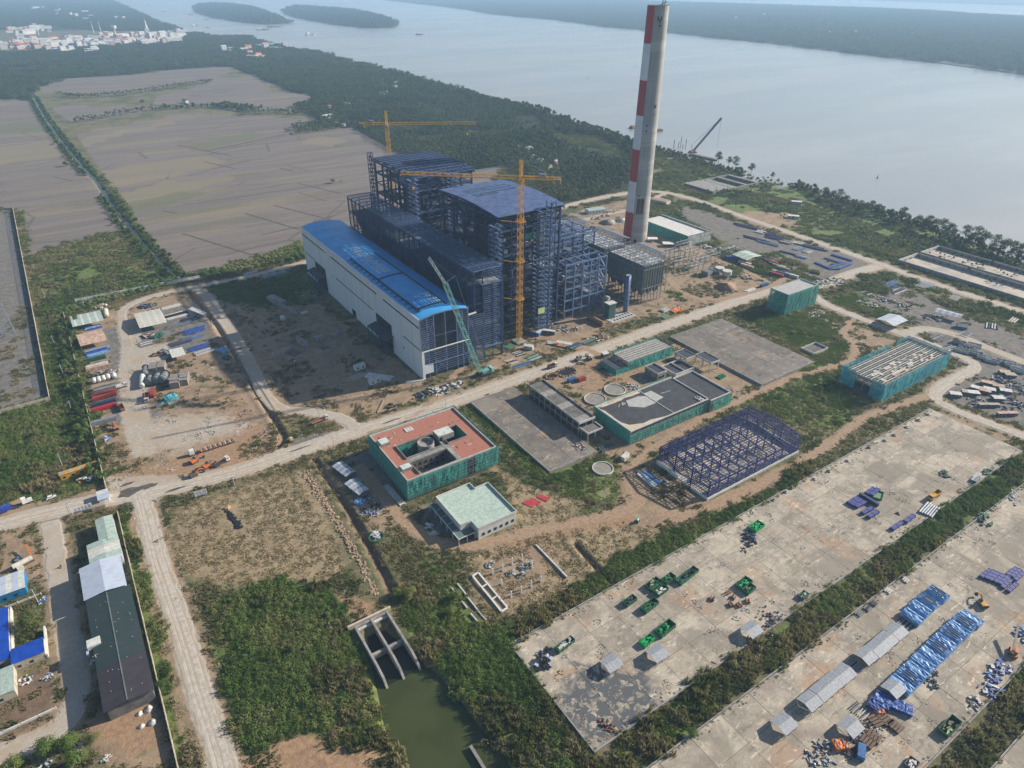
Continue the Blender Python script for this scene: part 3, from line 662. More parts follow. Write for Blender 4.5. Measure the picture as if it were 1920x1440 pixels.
def boiler(label,V,W,deck,seed):
 r_=random.Random(seed)
 root =thing('boiler_frame',label,'boiler house');B_=Bars()
 X0,X1,Hh=240.0,293.0,90.5
 uc=[240,251,262,272,282.5,293];vc=list(np.linspace(V,V+W,6))
 def zr(v): t_=(v-V)/W;return Hh+1.7+1.8*math.sin(math.pi*min(max(t_,-.06),1.06))
 for u in uc:
  for v in vc: B_.a('column',(u,v,0),(u,v,Hh),1.3 if u in (240,293) or v in (vc[0],vc[-1]) else .9,steel)
 levels=[9,18,27,36,45,54,63,72,81,90.3]
 for z in levels:
  big=z in (27,45,63,81,90.3)
  for u in uc:
   if u in (240,293) or big: B_.a('beam',(u,V,z),(u,V+W,z),1.0 if big else .6,steel,1.5 if big else .8)
  for v in vc:
   if v in (vc[0],vc[-1]) or big: B_.a('beam',(X0,v,z),(X1,v,z),1.0 if big else .6,steel if z not in (81,63) else steel_l,1.5 if big else .8)
 for (a,b) in ((0,1),(3,4)):
  for i in range(len(levels)-1):
   z0,z1=levels[i],levels[i+1]
   if i % 2==0: B_.a('brace',(X0,vc[a],z0),(X0,vc[b],z1),.6,steel);B_.a('brace',(uc[1],V,z0),(uc[2],V,z1),.6,steel_l)
   else: B_.a('brace',(X0,vc[b],z0),(X0,vc[a],z1),.6,steel);B_.a('brace',(uc[2],V,z0),(uc[1],V,z1),.6,steel_l)
   if a==0: B_.a('brace',(X1,vc[2],z0),(X1,vc[3],z1),.6,steel)
 # front girts between stair towers, near the top
 for z in np.arange(82,Hh,1.8): B_.a('girt',(X0,V-.5,z),(X1,V-.5,z),.45,steel)
 for z in np.arange(4,82,6): B_.a('girt',(X0+8,V-.7,z),(272,V-.7,z+0),.4,steel_l)
 # roof trusses
 m_=16
 for u in [X0-1.5,*uc[1:-1],X1+1.5]:
  for j in range(m_):
   v0=V-3+(W+6)*j/m_;v1=V-3+(W+6)*(j+1)/m_
   B_.a('roof_truss',(u,v0,zr(v0)),(u,v1,zr(v1)),.8,steel)
   if j % 2==0: B_.a('truss_web',(u,v0,Hh),(u,v1,zr(v1)),.4,steel)
   else: B_.a('truss_web',(u,v0,zr(v0)),(u,v1,Hh),.4,steel)
  B_.a('truss_chord',(u,V-3,Hh),(u,V+W+3,Hh),.7,steel)
 m2=34
 for j in range(m2+1):
  v=V-3+(W+6)*j/m2;B_.a('purlin',(X0-2,v,zr(v)+.55),(X1+2,v,zr(v)+.55),.42,steel_l if deck or j % 3==0 else steel)
 if not deck:
  for u in np.linspace(X0,X1,14): B_.a('purlin',(u,V,zr(V)+.6),(u,V+12,zr(V+12)+.6),.3,steel_l)
  for q in range(70):
   u=r_.uniform(X0,X1-8);v=r_.uniform(V,V+W-6);B_.a('roof_brace',(u,v,zr(v)),(u+r_.choice((8,6,-4)),v+r_.uniform(3,7),zr(v+5)),.3,steel_l)
 B_.build(root,110)
 if deck:
  # decking sheets laid strip by strip, two gaps left open near the crown
  for j in range(m2):
   v0=V-3+(W+6)*j/m2;v1=V-3+(W+6)*(j+1)/m2-.06
   for q in range(6):
    if j in (20,23,26) and 0 < q < 5: continue
    if j in (18,19,25) and q in (1,2): continue
    u0=X0-2+q*9.5;u1=u0+9.44;z0,z1=zr(v0)+.85,zr(v1)+.85
    mb=MB();mb.add([(u0,v0,z0),(u1,v0,z0),(u1,v1,z1),(u0,v1,z1),(u0,v0,z0-.12),(u1,v0,z0-.12),(u1,v1,z1-.12),(u0,v1,z1-.12)],
         [(0,1,2,3),(7,6,5,4),(0,4,5,1),(1,5,6,2),(2,6,7,3),(3,7,4,0)])
    mb.build('deck_sheet',sided.mat,root)
 # inside: floors, hanging furnace walls and ducts, half-built
 for z in (27,45,63,81):
  for a in range(5):
   for b in range(5):
    if (a in (1,2,3) and b in (1,2,3)) or r_.random() < .25: continue
    mb=MB();mb.box(uc[a]+.6,vc[b]+.6,z+.8,uc[a+1]-.6,vc[b+1]-.6,z+1.1);mb.build('floor_deck',deckd if r_.random() < .8 else steel_g,root)
 for (u0,v0,z0,u1,v1,z1) in ((254,V+18,20,279,V+20,78),(254,V+50,20,279,V+52,78),(254,V+22,24,256,V+48,76),(277,V+22,24,279,V+48,76),(283,V+20,60,291,V+40,74),(284,V+45,10,292,V+60,40)):
  mb=MB();mb.box(u0,v0,z0,u1,v1,z1);mb.build('furnace_wall',M('furnace_wall',(.045,.05,.06),(.075,.06,.05),.8),root)
 for q in range(22):
  u=r_.uniform(243,286);v=V+r_.uniform(1.5,20);z=r_.uniform(8,78);L=r_.uniform(5,14);d =r_.choice(((0,0,1),(1,0,0),(0,0,1),(0,1,0)));mb=MB();mb.tube((u,v,z),(u+d[0]*L,v+d[1]*L,z+d[2]*L),r_.uniform(.4,1.1),None,8);mb.build('duct_pipe',r_.choice((rust,steel_g,conc_w,deckd)),root)
 for q in range(16):
  u=r_.uniform(243,290);v=V+r_.uniform(1,8);z=r_.choice(levels[:-1]);mb=MB();mb.cbox((u,v,z+1.2),r_.uniform(2,6),r_.uniform(2,3),r_.uniform(1,3));mb.build('stored_crate',r_.choice((conc_w,steel_g,rust)),root)
 settle(root,(266,V+W/2,0));return root
boiler('half-clad boiler house frame with blue-violet arched roof decking, nearer of the two',375.5,76,True,3)
boiler('open-roofed boiler house frame, farther of the two, rising behind the decked one',499,78,False,4)
net_g=NT('safety_net_green');net_g.col(net_g.mix(net_g.ss(net_g.noise(.35,5,.65),.35,.65),(.06,.42,.33),(.045,.30,.25))).rough(.8)
net_g.put(net_g.bsdf,'Alpha',net_g.math('MULTIPLY_ADD',net_g.ss(net_g.noise(.8,4,.7),.3,.7),.3,.55));net =net_g.mat
def skin(name,pts,z0,z1,mat,parent,seg=5.0,wob=.22,seed=1,skip=()):
 "netting hung in vertical strips along the outline pts"
 r_=random.Random(seed);n =0
 for i in range(len(pts)-1):
  a,b=Vector(pts[i]),Vector(pts[i+1]);L=(b-a).length;k_=max(1,round(L/seg));d =(b-a)/k_;nrm=Vector((d.y,-d.x)).normalized()
  for j in range(k_):
   n +=1
   if (i,j) in skip: continue
   v=[];rows=4;cols=3
   for q in range(rows+1):
    for c in range(cols+1):
     p=a+d*(j+c/cols);o_=nrm*(r_.uniform(-wob,wob) if 0 < q < rows else 0);v.append((p.x+o_.x,p.y+o_.y,z0+(z1-z0)*q/rows+(r_.uniform(-.25,.25) if q==rows else 0)))
   mb=MB();mb.add(v,[(q*(cols+1)+c,q*(cols+1)+c+1,(q+1)*(cols+1)+c+1,(q+1)*(cols+1)+c) for q in range(rows) for c in range(cols)])
   mb.build(name,mat,parent)
mb=MB()
rt =thing('hanging_net','green net strip slung between columns high in the decked boiler frame','net')
skin('net_strip',[(262,374.4),(272,374.4)],72,76.5,net,rt,5);settle(rt,(267,374.4,72))
stair_tower('stair_tower','tall zigzag stair tower at the left front corner of the decked boiler',232,367,239,374.5,88,steel,steel_l,(235,371,0))
stair_tower('stair_tower','wide stair tower of many landings right of the yellow mast',268.5,366,277.5,374,93,steel,steel_l,(273,370,0))
stair_tower('stair_tower','slim spire of stairs rising above the decked roof',278.2,366.5,282.2,372,98,steel,steel_l,(280,369,0))
stair_tower('stair_tower','zigzag stair tower in front of the farther boiler frame',232,490,239,497.5,92,steel,steel_l,(235,494,0))
stair_tower('stair_tower','stair tower at the right end of the farther boiler frame',268,490,277,497.5,92,steel,steel_l,(272,494,0))
stair_tower('lift_shaft_frame','thin dark lattice shaft standing at the far left corner of the boilers',236,579,239.5,583,97,steel,steel,(238,581,0))
sg=thing('site_banner','pale yellow-green banner hung low on the wide stair tower','banner');mb=MB();mb.box(268.6,365.5,16.5,274.5,365.8,21);mb.build('cloth',M('banner_lime',(.55,.68,.30),None,.6),sg)
mb=MB();mb.bar((268.5,365.65,21),(274.6,365.65,21),.2);mb.build('pole',steel_g,sg);settle(sg,(271,365.6,16.5))
# ---- denitrification frames to the right of the boilers
def scr(label,V,seed,L2=64):
 root =thing('catalyst_frame',label,'steel frame');B_=Bars();r_=random.Random(seed)
 uu=[300.5,309,317.3,325,340.5];vv=[V,V+11,V+22,V+36,V+50,V+L2];lv=[7,15.5,25,34.5,44.5]
 for u in uu:
  for v in vv: B_.a('column',(u,v,0),(u,v,44.5),.9,steel_l)
 for z in lv:
  for u in uu: B_.a('beam',(u,V,z),(u,V+L2,z),.7,steel_l,1.1)
  for v in vv: B_.a('beam',(uu[0],v,z),(uu[-1],v,z),.7,steel_l,1.2)
 um=333
 for i in range(5):
  z0=0 if i==0 else lv[i-1];z1=lv[i]
  B_.a('brace',(um,V,z1),(325,V,z0),.55,steel_l);B_.a('brace',(um,V,z1),(340.5,V,z0),.55,steel_l)
  B_.a('brace',(300.5,V+11,z0),(300.5,V+22,z1),.5,steel_l);B_.a('brace',(340.5,V+22,z0),(340.5,V+36,z1),.5,steel_l);B_.a('brace',(340.5,V,z0),(340.5,V+11,z1),.5,steel_l)
 B_.a('column',(um,V,0),(um,V,44.5),.8,steel_l)
 # upper part
 for u in (299,309,319,329,340):
  for v in (V+16,V+30,V+44,V+L2): B_.a('column',(u,v,44.5),(u,v,60),.8,steel)
 for z in (51,56,60):
  for v in (V+16,V+23,V+30,V+37,V+44,V+54,V+L2): B_.a('beam',(297,v,z),(341,v,z),.6,steel_l,.8)
  for u in (299,304,309,319,329,340): B_.a('beam',(u,V+16,z),(u,V+L2,z),.6,steel_l)
 for q in range(46):
  u=r_.uniform(298,336);v=r_.uniform(V+14,V+L2-6);z=r_.choice((45,51.5,60.5));B_.a('pipe',(u,v,z),(u+r_.choice((0,4,8)),v+r_.choice((0,5,9)),z),.35,r_.choice((steel,steel_l,steel_g)))
 B_.build(root,110)
 for (a,b,c_,d_,z) in ((301,V+1,316,V+20,25.6),(326,V+2,340,V+34,15.9),(318,V+12,340,V+48,25.6),(301,V+24,339,V+60,35),(301,V+24,339,V+62,45),(301,V+2,324,V+34,7.6)):
  k_=int((c_-a)//5)
  for q in range(k_):
   mb=MB();mb.box(a+q*5,b,z,a+q*5+4.6,d_,z+.3);mb.build('floor_deck',deckd if r_.random() < .75 else steel_g,root)
 for q in range(6):
  mb=MB();mb.cbox((r_.uniform(303,330),V+r_.uniform(3,20),25.9),4,1.6,.8,r_.choice((0,PI2)));mb.build('stored_panel',conc_w,root)
 for (u,v,z0,z1,w_) in ((306,V+30,8,40,9),(322,V+30,8,40,10)):
  mb=MB();mb.box(u,v,z0,u+w_,v+16,z1);mb.build('duct',M('duct_dark',(.05,.06,.08),(.09,.07,.055),.7),root)
 settle(root,(320,V+30,0));return root
PI2=math.pi/2
scr('open slate blue steel frame of five floors right of the decked boiler',375,5)
scr('slate blue steel frame farther back, behind the first catalyst frame',470,6,60)
tc=thing('tall_column','lone tall pale steel column with a kinked arm right of the decked roof','column');mb=MB();mb.bar((294,376.6,0),(294,376.6,88),1.0);mb.build('shaft',steel_g,tc)
mb=MB();mb.bar((294,376.6,86),(286,377.5,74),.8);mb.build('brace',steel,tc);mb=MB();mb.bar((294,376.6,87.5),(283,376.6,88.5),.9);mb.build('arm',steel,tc);settle(tc,(294,376.6,0))
# ---- precipitators
esp_m=NT('casing_mesh_dark');sv=esp_m.scale(esp_m.pos(),(.9,.9,.08));esp_m.col(esp_m.mix(esp_m.ss(esp_m.noise(1.0,4,.6,vec=sv),.4,.65),(.10,.12,.115),(.16,.175,.165))).rough(.8)
espf =M('casing_fin',(.22,.235,.225),(.15,.16,.15),.7)
top_m=M('precipitator_top',(.50,.51,.51),(.20,.20,.20),.7,0,.22,.46,.56)
def esp(label,V,L2,seed,tall):
 root =thing('precipitator',label,'precipitator');r_=random.Random(seed);X0,X1=371.5,393.8
 mb=MB();mb.box(X0+.3,V+.3,13.2,X1-.3,V+L2-.3,32.5);mb.build('casing',esp_m.mat,root)
 nf =8
 for i in range(nf+1):
  u=X0+(X1-X0)*i/nf;mb=MB();mb.box(u-.25,V-.15,13.2,u+.25,V+.3,32.3);mb.build('fin',espf,root)
 for i in range(int(L2/3)+1):
  v=V+i*3;mb=MB();mb.box(X0-.1,v-.2,13.2,X0+.3,v+.2,32.3);mb.build('fin',esp_m.mat,root)
 for z in (13.2,29.5): mb=MB();mb.box(X0-.35,V-.35,z-.5,X1+.35,V+L2,z);mb.build('band',espf,root)
 # top slabs
 nx,ny=6,int(L2/5.2)
 for i in range(nx):
  for j in range(ny):
   a=X0+(X1-X0)*i/nx;b=V+L2*j/ny;mb=MB();mb.box(a+.12,b+.12,32.5,a+(X1-X0)/nx-.12,b+L2/ny-.12,32.9+r_.random()*.2);mb.build('top_plate',top_m if r_.random() < .8 else steel_g,root)
 # hoppers
 nh=3;nl=max(2,int(L2/8))
 for i in range(nh):
  for j in range(nl):
   a=X0+(X1-X0)*i/nh+.3;b=V+L2*j/nl+.3;a2=X0+(X1-X0)*(i+1)/nh-.3;b2=V+L2*(j+1)/nl-.3;cx,cy=(a+a2)/2,(b+b2)/2
   mb=MB();mb.add([(a,b,12.7),(a2,b,12.7),(a2,b2,12.7),(a,b2,12.7),(cx-.6,cy-.6,5.5),(cx+.6,cy-.6,5.5),(cx+.6,cy+.6,5.5),(cx-.6,cy+.6,5.5)],
     [(0,1,2,3),(7,6,5,4),(0,4,5,1),(1,5,6,2),(2,6,7,3),(3,7,4,0)]);mb.build('hopper',esp_m.mat,root)
 B_=Bars()
 for i in range(7):
  u=X0+.4+(X1-X0-.8)*i/6
  for v in (V+.2,V+L2/2,V+L2-.4): B_.a('leg',(u,v,0),(u,v,13),.5,steel_g if v==V+.2 else steel)
 for v in (V+.2,): B_.a('beam',(X0,v,6),(X1,v,6),.35,steel_g)
 for j in range(int(L2/4)+1):
  B_.a('leg',(X0+.4,V+j*4,0),(X0+.4,V+j*4,13),.45,steel)
 # railing posts and girders on top
 for j in range(int(L2/3.6)+1):
  for u in (X0,(X0+X1)/2,X1): B_.a('post',(u,V+j*3.6,32.9),(u,V+j*3.6,37.2),.22,steel_g)
 for i in range(7):
  for v in (V,V+L2-.2): B_.a('post',(X0+(X1-X0)*i/6,v,32.9),(X0+(X1-X0)*i/6,v,37.2),.22,steel_g)
 for z in (34.5,37.1):
  for u in (X0,X1): B_.a('rail',(u,V,z),(u,V+L2,z),.2,steel_g)
  B_.a('rail',(X0,V,z),(X1,V,z),.2,steel_g);B_.a('rail',(X0,V+L2,z),(X1,V+L2,z),.2,steel_g)
 for j in range(int(L2/5)): B_.a('girder',(X0,V+2+j*5,33.6),(X1,V+2+j*5,33.6),.35,steel_g)
 # side gallery with a gabled lattice roof
 G0,G1=394.5,408
 for v in np.arange(V+9,V+L2,5.5):
  for u in (G0,G1): B_.a('gallery_post',(u,v,0),(u,v,32 if u < 400 else 31),.4,steel_g)
  B_.a('gallery_rafter',(G0,v,33),(401,v,35.2),.3,steel_g);B_.a('gallery_rafter',(401,v,35.2),(G1,v,33),.3,steel_g)
  for z in (8,16,24): B_.a('gallery_beam',(G0,v,z),(G1,v,z),.3,steel_g)
 for i,u in enumerate(np.linspace(G0,G1,12)):
  z=33+2.2*(1-abs(u-401.2)/6.8);B_.a('gallery_purlin',(u,V+9,z+.2),(u,V+L2-1,z+.2),.42,steel_g)
 B_.build(root,90);settle(root,(383,V+L2/2,0));return root
esp('dark mesh-clad precipitator box on hoppers and legs, nearest the main road',364,42,1,0)
esp('dark precipitator box behind, its top plates against the chimney foot',412,46,2,0)
esp('farthest precipitator box beyond, half hidden by blue frames',464,34,3,0)
# ---- duct column, green kiosk
pc=thing('vent_pipe','tall slender blue pipe with pale seam beside the precipitator','pipe');mb=MB();mb.tube((350.6,359.5,0),(350.6,359.5,31),1.7,1.7,16,);mb.build('barrel',M('pipe_blue',(.10,.17,.34),(.08,.13,.27),.4,.1),pc,True)
mb=MB();mb.tube((350.6,359.5,31),(350.6,359.5,31.6),2.0,2.0,16);mb.build('collar',steel_g,pc)
mb=MB();mb.box(352.35,358.2,0.5,352.6,358.7,31);mb.build('ladder',white,pc)
mb=MB();mb.box(348,357,0,353,362,.4);mb.build('footing',conc,pc);settle(pc,(350.6,359.5,0))
ck=thing('chimney','very tall tapering concrete chimney with red and white bands painted on one side','chimney')
cm=NT('chimney_concrete');sepz=cm.N.new('ShaderNodeSeparateXYZ');cm.L.new(cm.pos(),sepz.inputs[0])
zfr =cm.math('FRACT',cm.math('MULTIPLY',sepz.outputs[2],.4));ln_=cm.ss(zfr,.09,.02);stn =cm.noise(1.0,5,.65,vec=cm.scale(cm.pos(),(.5,.5,.02)))
cc=cm.mix(cm.ss(stn,.35,.65),(.38,.37,.345),(.28,.275,.26));cc=cm.mix(cm.ss(cm.noise(1.0,3,.5,vec=cm.scale(cm.pos(),(.02,.02,.14))),.45,.62),cc,(.43,.415,.39));cc=cm.mix(cm.math('MULTIPLY',ln_,.5),cc,(.18,.175,.165));cm.col(cc).rough(.9)
CU,CV=478.5,487.0
def cr(z): return 12.2-2.9*(z/210)**.8
ring=48;zsb=[0]+[i*7.5 for i in range(1,28)]+[210]
mb=MB();v=[]
for z in zsb: v +=[(CU+cr(z)*math.cos(2*math.pi*k_/ring),CV+cr(z)*math.sin(2*math.pi*k_/ring),z) for k_ in range(ring)]
mb.add(v,[(i*ring+k_,i*ring+(k_+1) % ring,(i+1)*ring+(k_+1) % ring,(i+1)*ring+k_) for i in range(len(zsb)-1) for k_ in range(ring)]);mb.build('shell',cm.mat,ck,True)
mb=MB();mb.tube((CU,CV,209.6),(CU,CV,210.4),9.2,9.2,48);mb.build('cap',conc_d,ck)
redp=M('paint_red',(.40,.032,.030),(.34,.03,.03),.55,0,.1);whp=M('paint_white',(.70,.71,.73),(.62,.63,.66),.55,0,.1)
edges_=[0,30.2,60.4,90.6,120.8,151,180.8,210]
for i in range(7):
 z0,z1=edges_[i],edges_[i+1];v=[];n =20;zq=[z0,(z0+z1)/2,z1]
 for z in zq:
  for k_ in range(n+1):
   t_=R(58+(207-58)*k_/n);v.append((CU+(cr(z)+.06)*math.cos(t_),CV+(cr(z)+.06)*math.sin(t_),z))
 mb=MB();mb.add(v,[(q*(n+1)+k_,q*(n+1)+k_+1,(q+1)*(n+1)+k_+1,(q+1)*(n+1)+k_) for q in range(2) for k_ in range(n)]);mb.build('painted_band',redp if i % 2==0 else whp,ck,True)
def spot(deg,z,w_,h_,name,mat,out=.12):
 t_=R(deg);c=(CU+(cr(z)+out/2-.2)*math.cos(t_),CV+(cr(z)+out/2-.2)*math.sin(t_),z);mb=MB();mb.cbox(c,.4+out,w_,h_,t_);mb.build(name,mat,ck)
for d_,z in ((229,112),(229,107),(224,47),(231,199),(249,199),(241,197),(243,194),(245,194),(196,29)): spot(d_,z,1.1,1.8 if z < 195 else 3,'opening',black)
for d_ in (222,229,236,243,250): spot(d_,30,.9 if d_ !=236 else 1.4,15,'flue_slot',black if d_ !=236 else rust,.3)
spot(262,128,.8,3,'platform_bracket',rust,1.6);spot(262,122,.6,1,'platform_bracket',rust,1.0);spot(228,.1,3,4,'doorway',black)
mb=MB();mb.bar((CU+1,CV-4,210.3),(CU+1,CV-4,219),.5);mb.bar((CU+3.5,CV-4,210.3),(CU+3.5,CV-4,216),.35);mb.bar((CU-2,CV-3,210.3),(CU+5,CV-5,213),.35);mb.bar((CU+1,CV-4,217),(CU+4.5,CV-5,212),.25);mb.build('hoist',deckd,ck)
for k_ in range(24):
 t_=2*math.pi*k_/24;mb=MB();mb.bar((CU+9*math.cos(t_),CV+9*math.sin(t_),210),(CU+9*math.cos(t_),CV+9*math.sin(t_),211.3),.15);mb.build('rail_post',steel_g,ck)
mb=MB();mb.tube((CU,CV,0),(CU,CV,.6),14.5,14.5,32);mb.build('plinth',conc,ck)
settle(ck,(CU,CV,0))
# ---- tower cranes
def lattice(B_,p0,p1,w_,n,mat,t=.22,name='chord',up=(0,0,1)):
 a,b=Vector(p0),Vector(p1);d =(b-a).normalized();ref =Vector(up);x=d.cross(ref).normalized();y=x.cross(d).normalized()
 cs=[x*(sx*w_/2)+y*(sy*w_/2) for sx,sy in ((-1,-1),(1,-1),(1,1),(-1,1))]
 for c in cs: B_.a(name,a+c,b+c,t*1.35,mat)
 for i in range(n):
  q0=a+(b-a)*i/n;q1=a+(b-a)*(i+1)/n
  for k_ in range(4):
   c0,c1=cs[k_],cs[(k_+1) % 4]
   B_.a('lacing',q0+c0,q1+c1,t*.8,mat) if (i+k_) % 2 else B_.a('lacing',q0+c1,q1+c0,t*.8,mat)
   if i % 2==0: B_.a('lacing',q0+c0,q0+c1,t*.8,mat)
def tower_crane(label,base,h,jib_dir,jl,cl,mat,seed,collars=()):
 root =thing('tower_crane',label,'tower crane');B_=Bars();bx,by=base
 lattice(B_,(bx,by,0),(bx,by,h-3),2.9,int(h/2.9),mat,.22,'mast_chord',(1,0,0))
 d =Vector((math.cos(jib_dir),math.sin(jib_dir),0));o=Vector((bx,by,h))
 lattice(B_,o+d*2,o+d*jl,1.9,int(jl/2.6),mat,.17,'jib_chord')
 lattice(B_,o-d*2,o-d*cl,1.9,int(cl/2.6),mat,.24,'counter_jib_chord')
 lattice(B_,o+Vector((0,0,-3)),o+Vector((0,0,11)),1.6,6,mat,.28,'head_chord',(1,0,0))
 top=o+Vector((0,0,11));B_.a('tie_rod',top,o+d*jl*.42+Vector((0,0,1)),.14,steel_g);B_.a('tie_rod',top,o+d*jl*.78+Vector((0,0,1)),.14,steel_g);B_.a('tie_rod',top,o-d*cl*.85+Vector((0,0,1)),.16,steel_g)
 s_=d.cross(Vector((0,0,1)))
 hk=o+d*jl*.9;B_.a('hoist_rope',hk,hk-Vector((0,0,9)),.12,deckd)
 B_.build(root,70)
 mb=MB();mb.cbox(o+s_*2-Vector((0,0,1.5)),2.0,1.6,2.3,jib_dir);mb.build('cab',white,root)
 for q in range(3): mb=MB();mb.cbox(o-d*(cl-1-q*1.7)-Vector((0,0,3.2)),1.3,2.4,3.0,jib_dir);mb.build('counterweight',conc if q < 2 else mat,root)
 mb=MB();mb.cbox(o-d*cl*.55+Vector((0,0,1)),4,1.8,1.8,jib_dir);mb.build('winch_house',steel_g,root)
 mb=MB();mb.cbox(hk-Vector((0,0,10.5)),1.2,1.2,1.6);mb.build('hook_block',mat,root)
 mb=MB();mb.tube(o-Vector((0,0,3)),o-Vector((0,0,1.2)),2.0,2.0,12);mb.build('slewing_ring',mat,root)
 for z in collars:
  mb=MB()
  for k_ in range(4):
   sx,sy=((-1,-1),(1,-1),(1,1),(-1,1))[k_];tx,ty=((1,-1),(1,1),(-1,1),(-1,-1))[k_]
   mb.bar((bx+sx*2.4,by+sy*2.4,z),(bx+tx*2.4,by+ty*2.4,z),.5);mb.bar((bx+sx*2.4,by+sy*2.4,z+1.4),(bx+tx*2.4,by+ty*2.4,z+1.4),.16)
  mb.bar((bx-2.4,by,z),(bx-10,by+9,z),.45);mb.bar((bx+2.4,by,z),(bx+9,by+9,z),.45);mb.build('wall_tie',mat,root)
 mb=MB();mb.box(bx-4,by-4,-.2,bx+4,by+4,.8);mb.build('foundation',conc,root)
 settle(root,(bx,by,0));return root
tower_crane('orange-yellow tower crane with its mast in front of the decked boiler',(250.5,363.6),119,math.atan2(420-350,191-270.7),80,26,yellow,1,(34,62,90))
tower_crane('bright yellow tower crane rising behind the farther boiler frame',(265,601),116,math.atan2(561-614,336-243),81,25,yellow2,2,(60,))
# crawler crane with lattice boom
cr_=thing('crawler_crane','teal lattice-boom crawler crane leaning across the hall gable','crawler crane');B_=Bars();b0,b1,b2=Vector((200.5,337,3)),Vector((180.5,342.5,69)),Vector((171,343.5,87))
lattice(B_,b0,b1,2.4,24,teal,.2,'boom_chord',(0,1,0));lattice(B_,b1,b2,1.2,10,M('boom_pale',(.5,.6,.58)),.16,'jib_chord',(0,1,0))
B_.a('pendant',(207,336,6),b1,.12,steel_g);B_.a('pendant',(186.5,341,72.5),b2,.1,steel_g);B_.a('strut',b1,(187,341,73),.35,steel_g);B_.a('pendant',(187,341,73),(205,336,6),.1,steel_g);B_.a('hoist_rope',b2,(171,343.5,60),.1,deckd);B_.a('strut',(203,337,3),(207,336,11),.35,teal);B_.a('pendant',(207,336,11),b1,.1,steel_g)
B_.build(cr_,60)
for s_ in (-2.6,2.6):
 mb=MB();mb.cbox((203,336.5+s_,.15),8.5,1.2,1.3);mb.build('track',rubber,cr_)
mb=MB();mb.cbox((204,336.5,1.6),9,3.6,2.0);mb.build('machine_house',teal,cr_);mb=MB();mb.cbox((209,336.5,1.6),1.8,5,2.6);mb.build('counterweight',M('teal_pale',(.30,.52,.48)),cr_)
mb=MB();mb.cbox((200,334.3,1.9),1.8,1.3,2.0);mb.build('cab',glass,cr_);settle(cr_,(203,336.5,0))
kb=thing('green_kiosk','tall dark green clad kiosk with a pale flat roof by the vent pipe','kiosk')
q0=G(1141,594);mb=MB();mb.box(330,356,0,337,361.5,12.5);mb.build('cladding',M('kiosk_green',(.06,.13,.12),(.045,.09,.085),.6),kb);mb=MB();mb.box(329.5,355.5,12.5,337.5,362,13);mb.build('roof',conc_w,kb)
for i in range(4): mb=MB();mb.box(330.7+i*1.7,355.88,.5,331.3+i*1.7,356,12);mb.build('rib',M('kiosk_rib',(.10,.20,.18)),kb)
settle(kb,(334,359,0))
kt =thing('grey_tank','grey round-topped tank behind the green kiosk','tank');mb=MB();mb.tube((337,368,0),(337,368,13),3.2,3.2,18);mb.build('shell',conc,kt,True);mb=MB();mb.tube((337,368,13),(337,368,14.4),3.2,.6,18);mb.build('dome',conc,kt,True);settle(kt,(337,368,0))
# ================================================================ YARDS, SLABS, SITE BUILDINGS
def yard_material(name,sludge=False,dark=False):
 t =NT(name);a=t.noise(.10,6,.66,dist=.6);b=t.noise(.75,6,.72);r_=t.rand()
 if dark: c=t.mix(t.ss(a,.36,.64),(.215,.19,.165),(.155,.14,.125));c=t.mix(t.ss(b,.56,.74),c,(.30,.26,.215));c=t.mix(t.math('MULTIPLY',t.ss(t.noise(.13,6,.75,dist=1.5),.56,.62),.8),c,(.34,.29,.23));c=t.mix(t.math('MULTIPLY',t.ss(t.noise(.09,6,.7,dist=1.5),.40,.33),.75),c,(.075,.06,.05))
 else: c=t.mix(t.ss(a,.36,.64),(.43,.375,.30),(.29,.255,.21));c=t.mix(t.ss(b,.52,.72),c,(.51,.455,.375));c=t.mix(t.math('MULTIPLY',t.ss(t.noise(.3,5,.7),.55,.72),.6),c,(.22,.195,.165))
 v=t.math('MULTIPLY_ADD',r_,.30,.82);sc=t.N.new('ShaderNodeVectorMath');sc.operation ='SCALE';t.put(sc,0,c);t.put(sc,'Scale',v);c=sc.outputs[0]
 c=t.mix(t.math('MULTIPLY',t.ss(t.noise(.045,4,.6,dist=1),.57,.68),.55),c,(.38,.225,.13))
 if not dark:
  fl=t.noise(.22,6,.75,vec=t.scale(t.pos(),(1,2.2,1)),dist=.8)
  c=t.mix(t.math('MULTIPLY',t.ss(fl,.57,.63),.8),c,(.62,.555,.45));c=t.mix(t.math('MULTIPLY',t.ss(fl,.43,.36),.7),c,(.165,.145,.115));c=t.mix(t.math('MULTIPLY',t.ss(t.noise(.028,5,.65,dist=1.2),.50,.62),.75),c,(.235,.205,.165));c=t.mix(t.math('MULTIPLY',t.ss(t.noise(1.0,5,.7,vec=t.scale(t.pos(),(.06,.5,1))),.58,.68),.6),c,(.19,.165,.13))
 if sludge:
  s_=t.N.new('ShaderNodeVectorMath');s_.operation ='DISTANCE';t.put(s_,0,t.pos());s_.inputs[1].default_value=(115.5,106.5,.6)
  m_=t.math('MULTIPLY_ADD',t.noise(.09,6,.7,dist=.5),30,s_.outputs['Value']);w_=t.ss(m_,36,29);sw=t.noise(.3,7,.68,dist=.7)
  c=t.mix(t.math('MULTIPLY',w_,t.ss(sw,.57,.51)),c,(.10,.105,.11))
 t.col(c).rough(.9);t.bump(b,.3,.1);return t.mat
ym1=yard_material('yard_concrete_sludge',True);ym2=yard_material('yard_concrete');ymd =yard_material('basin_lid_concrete',dark=True)
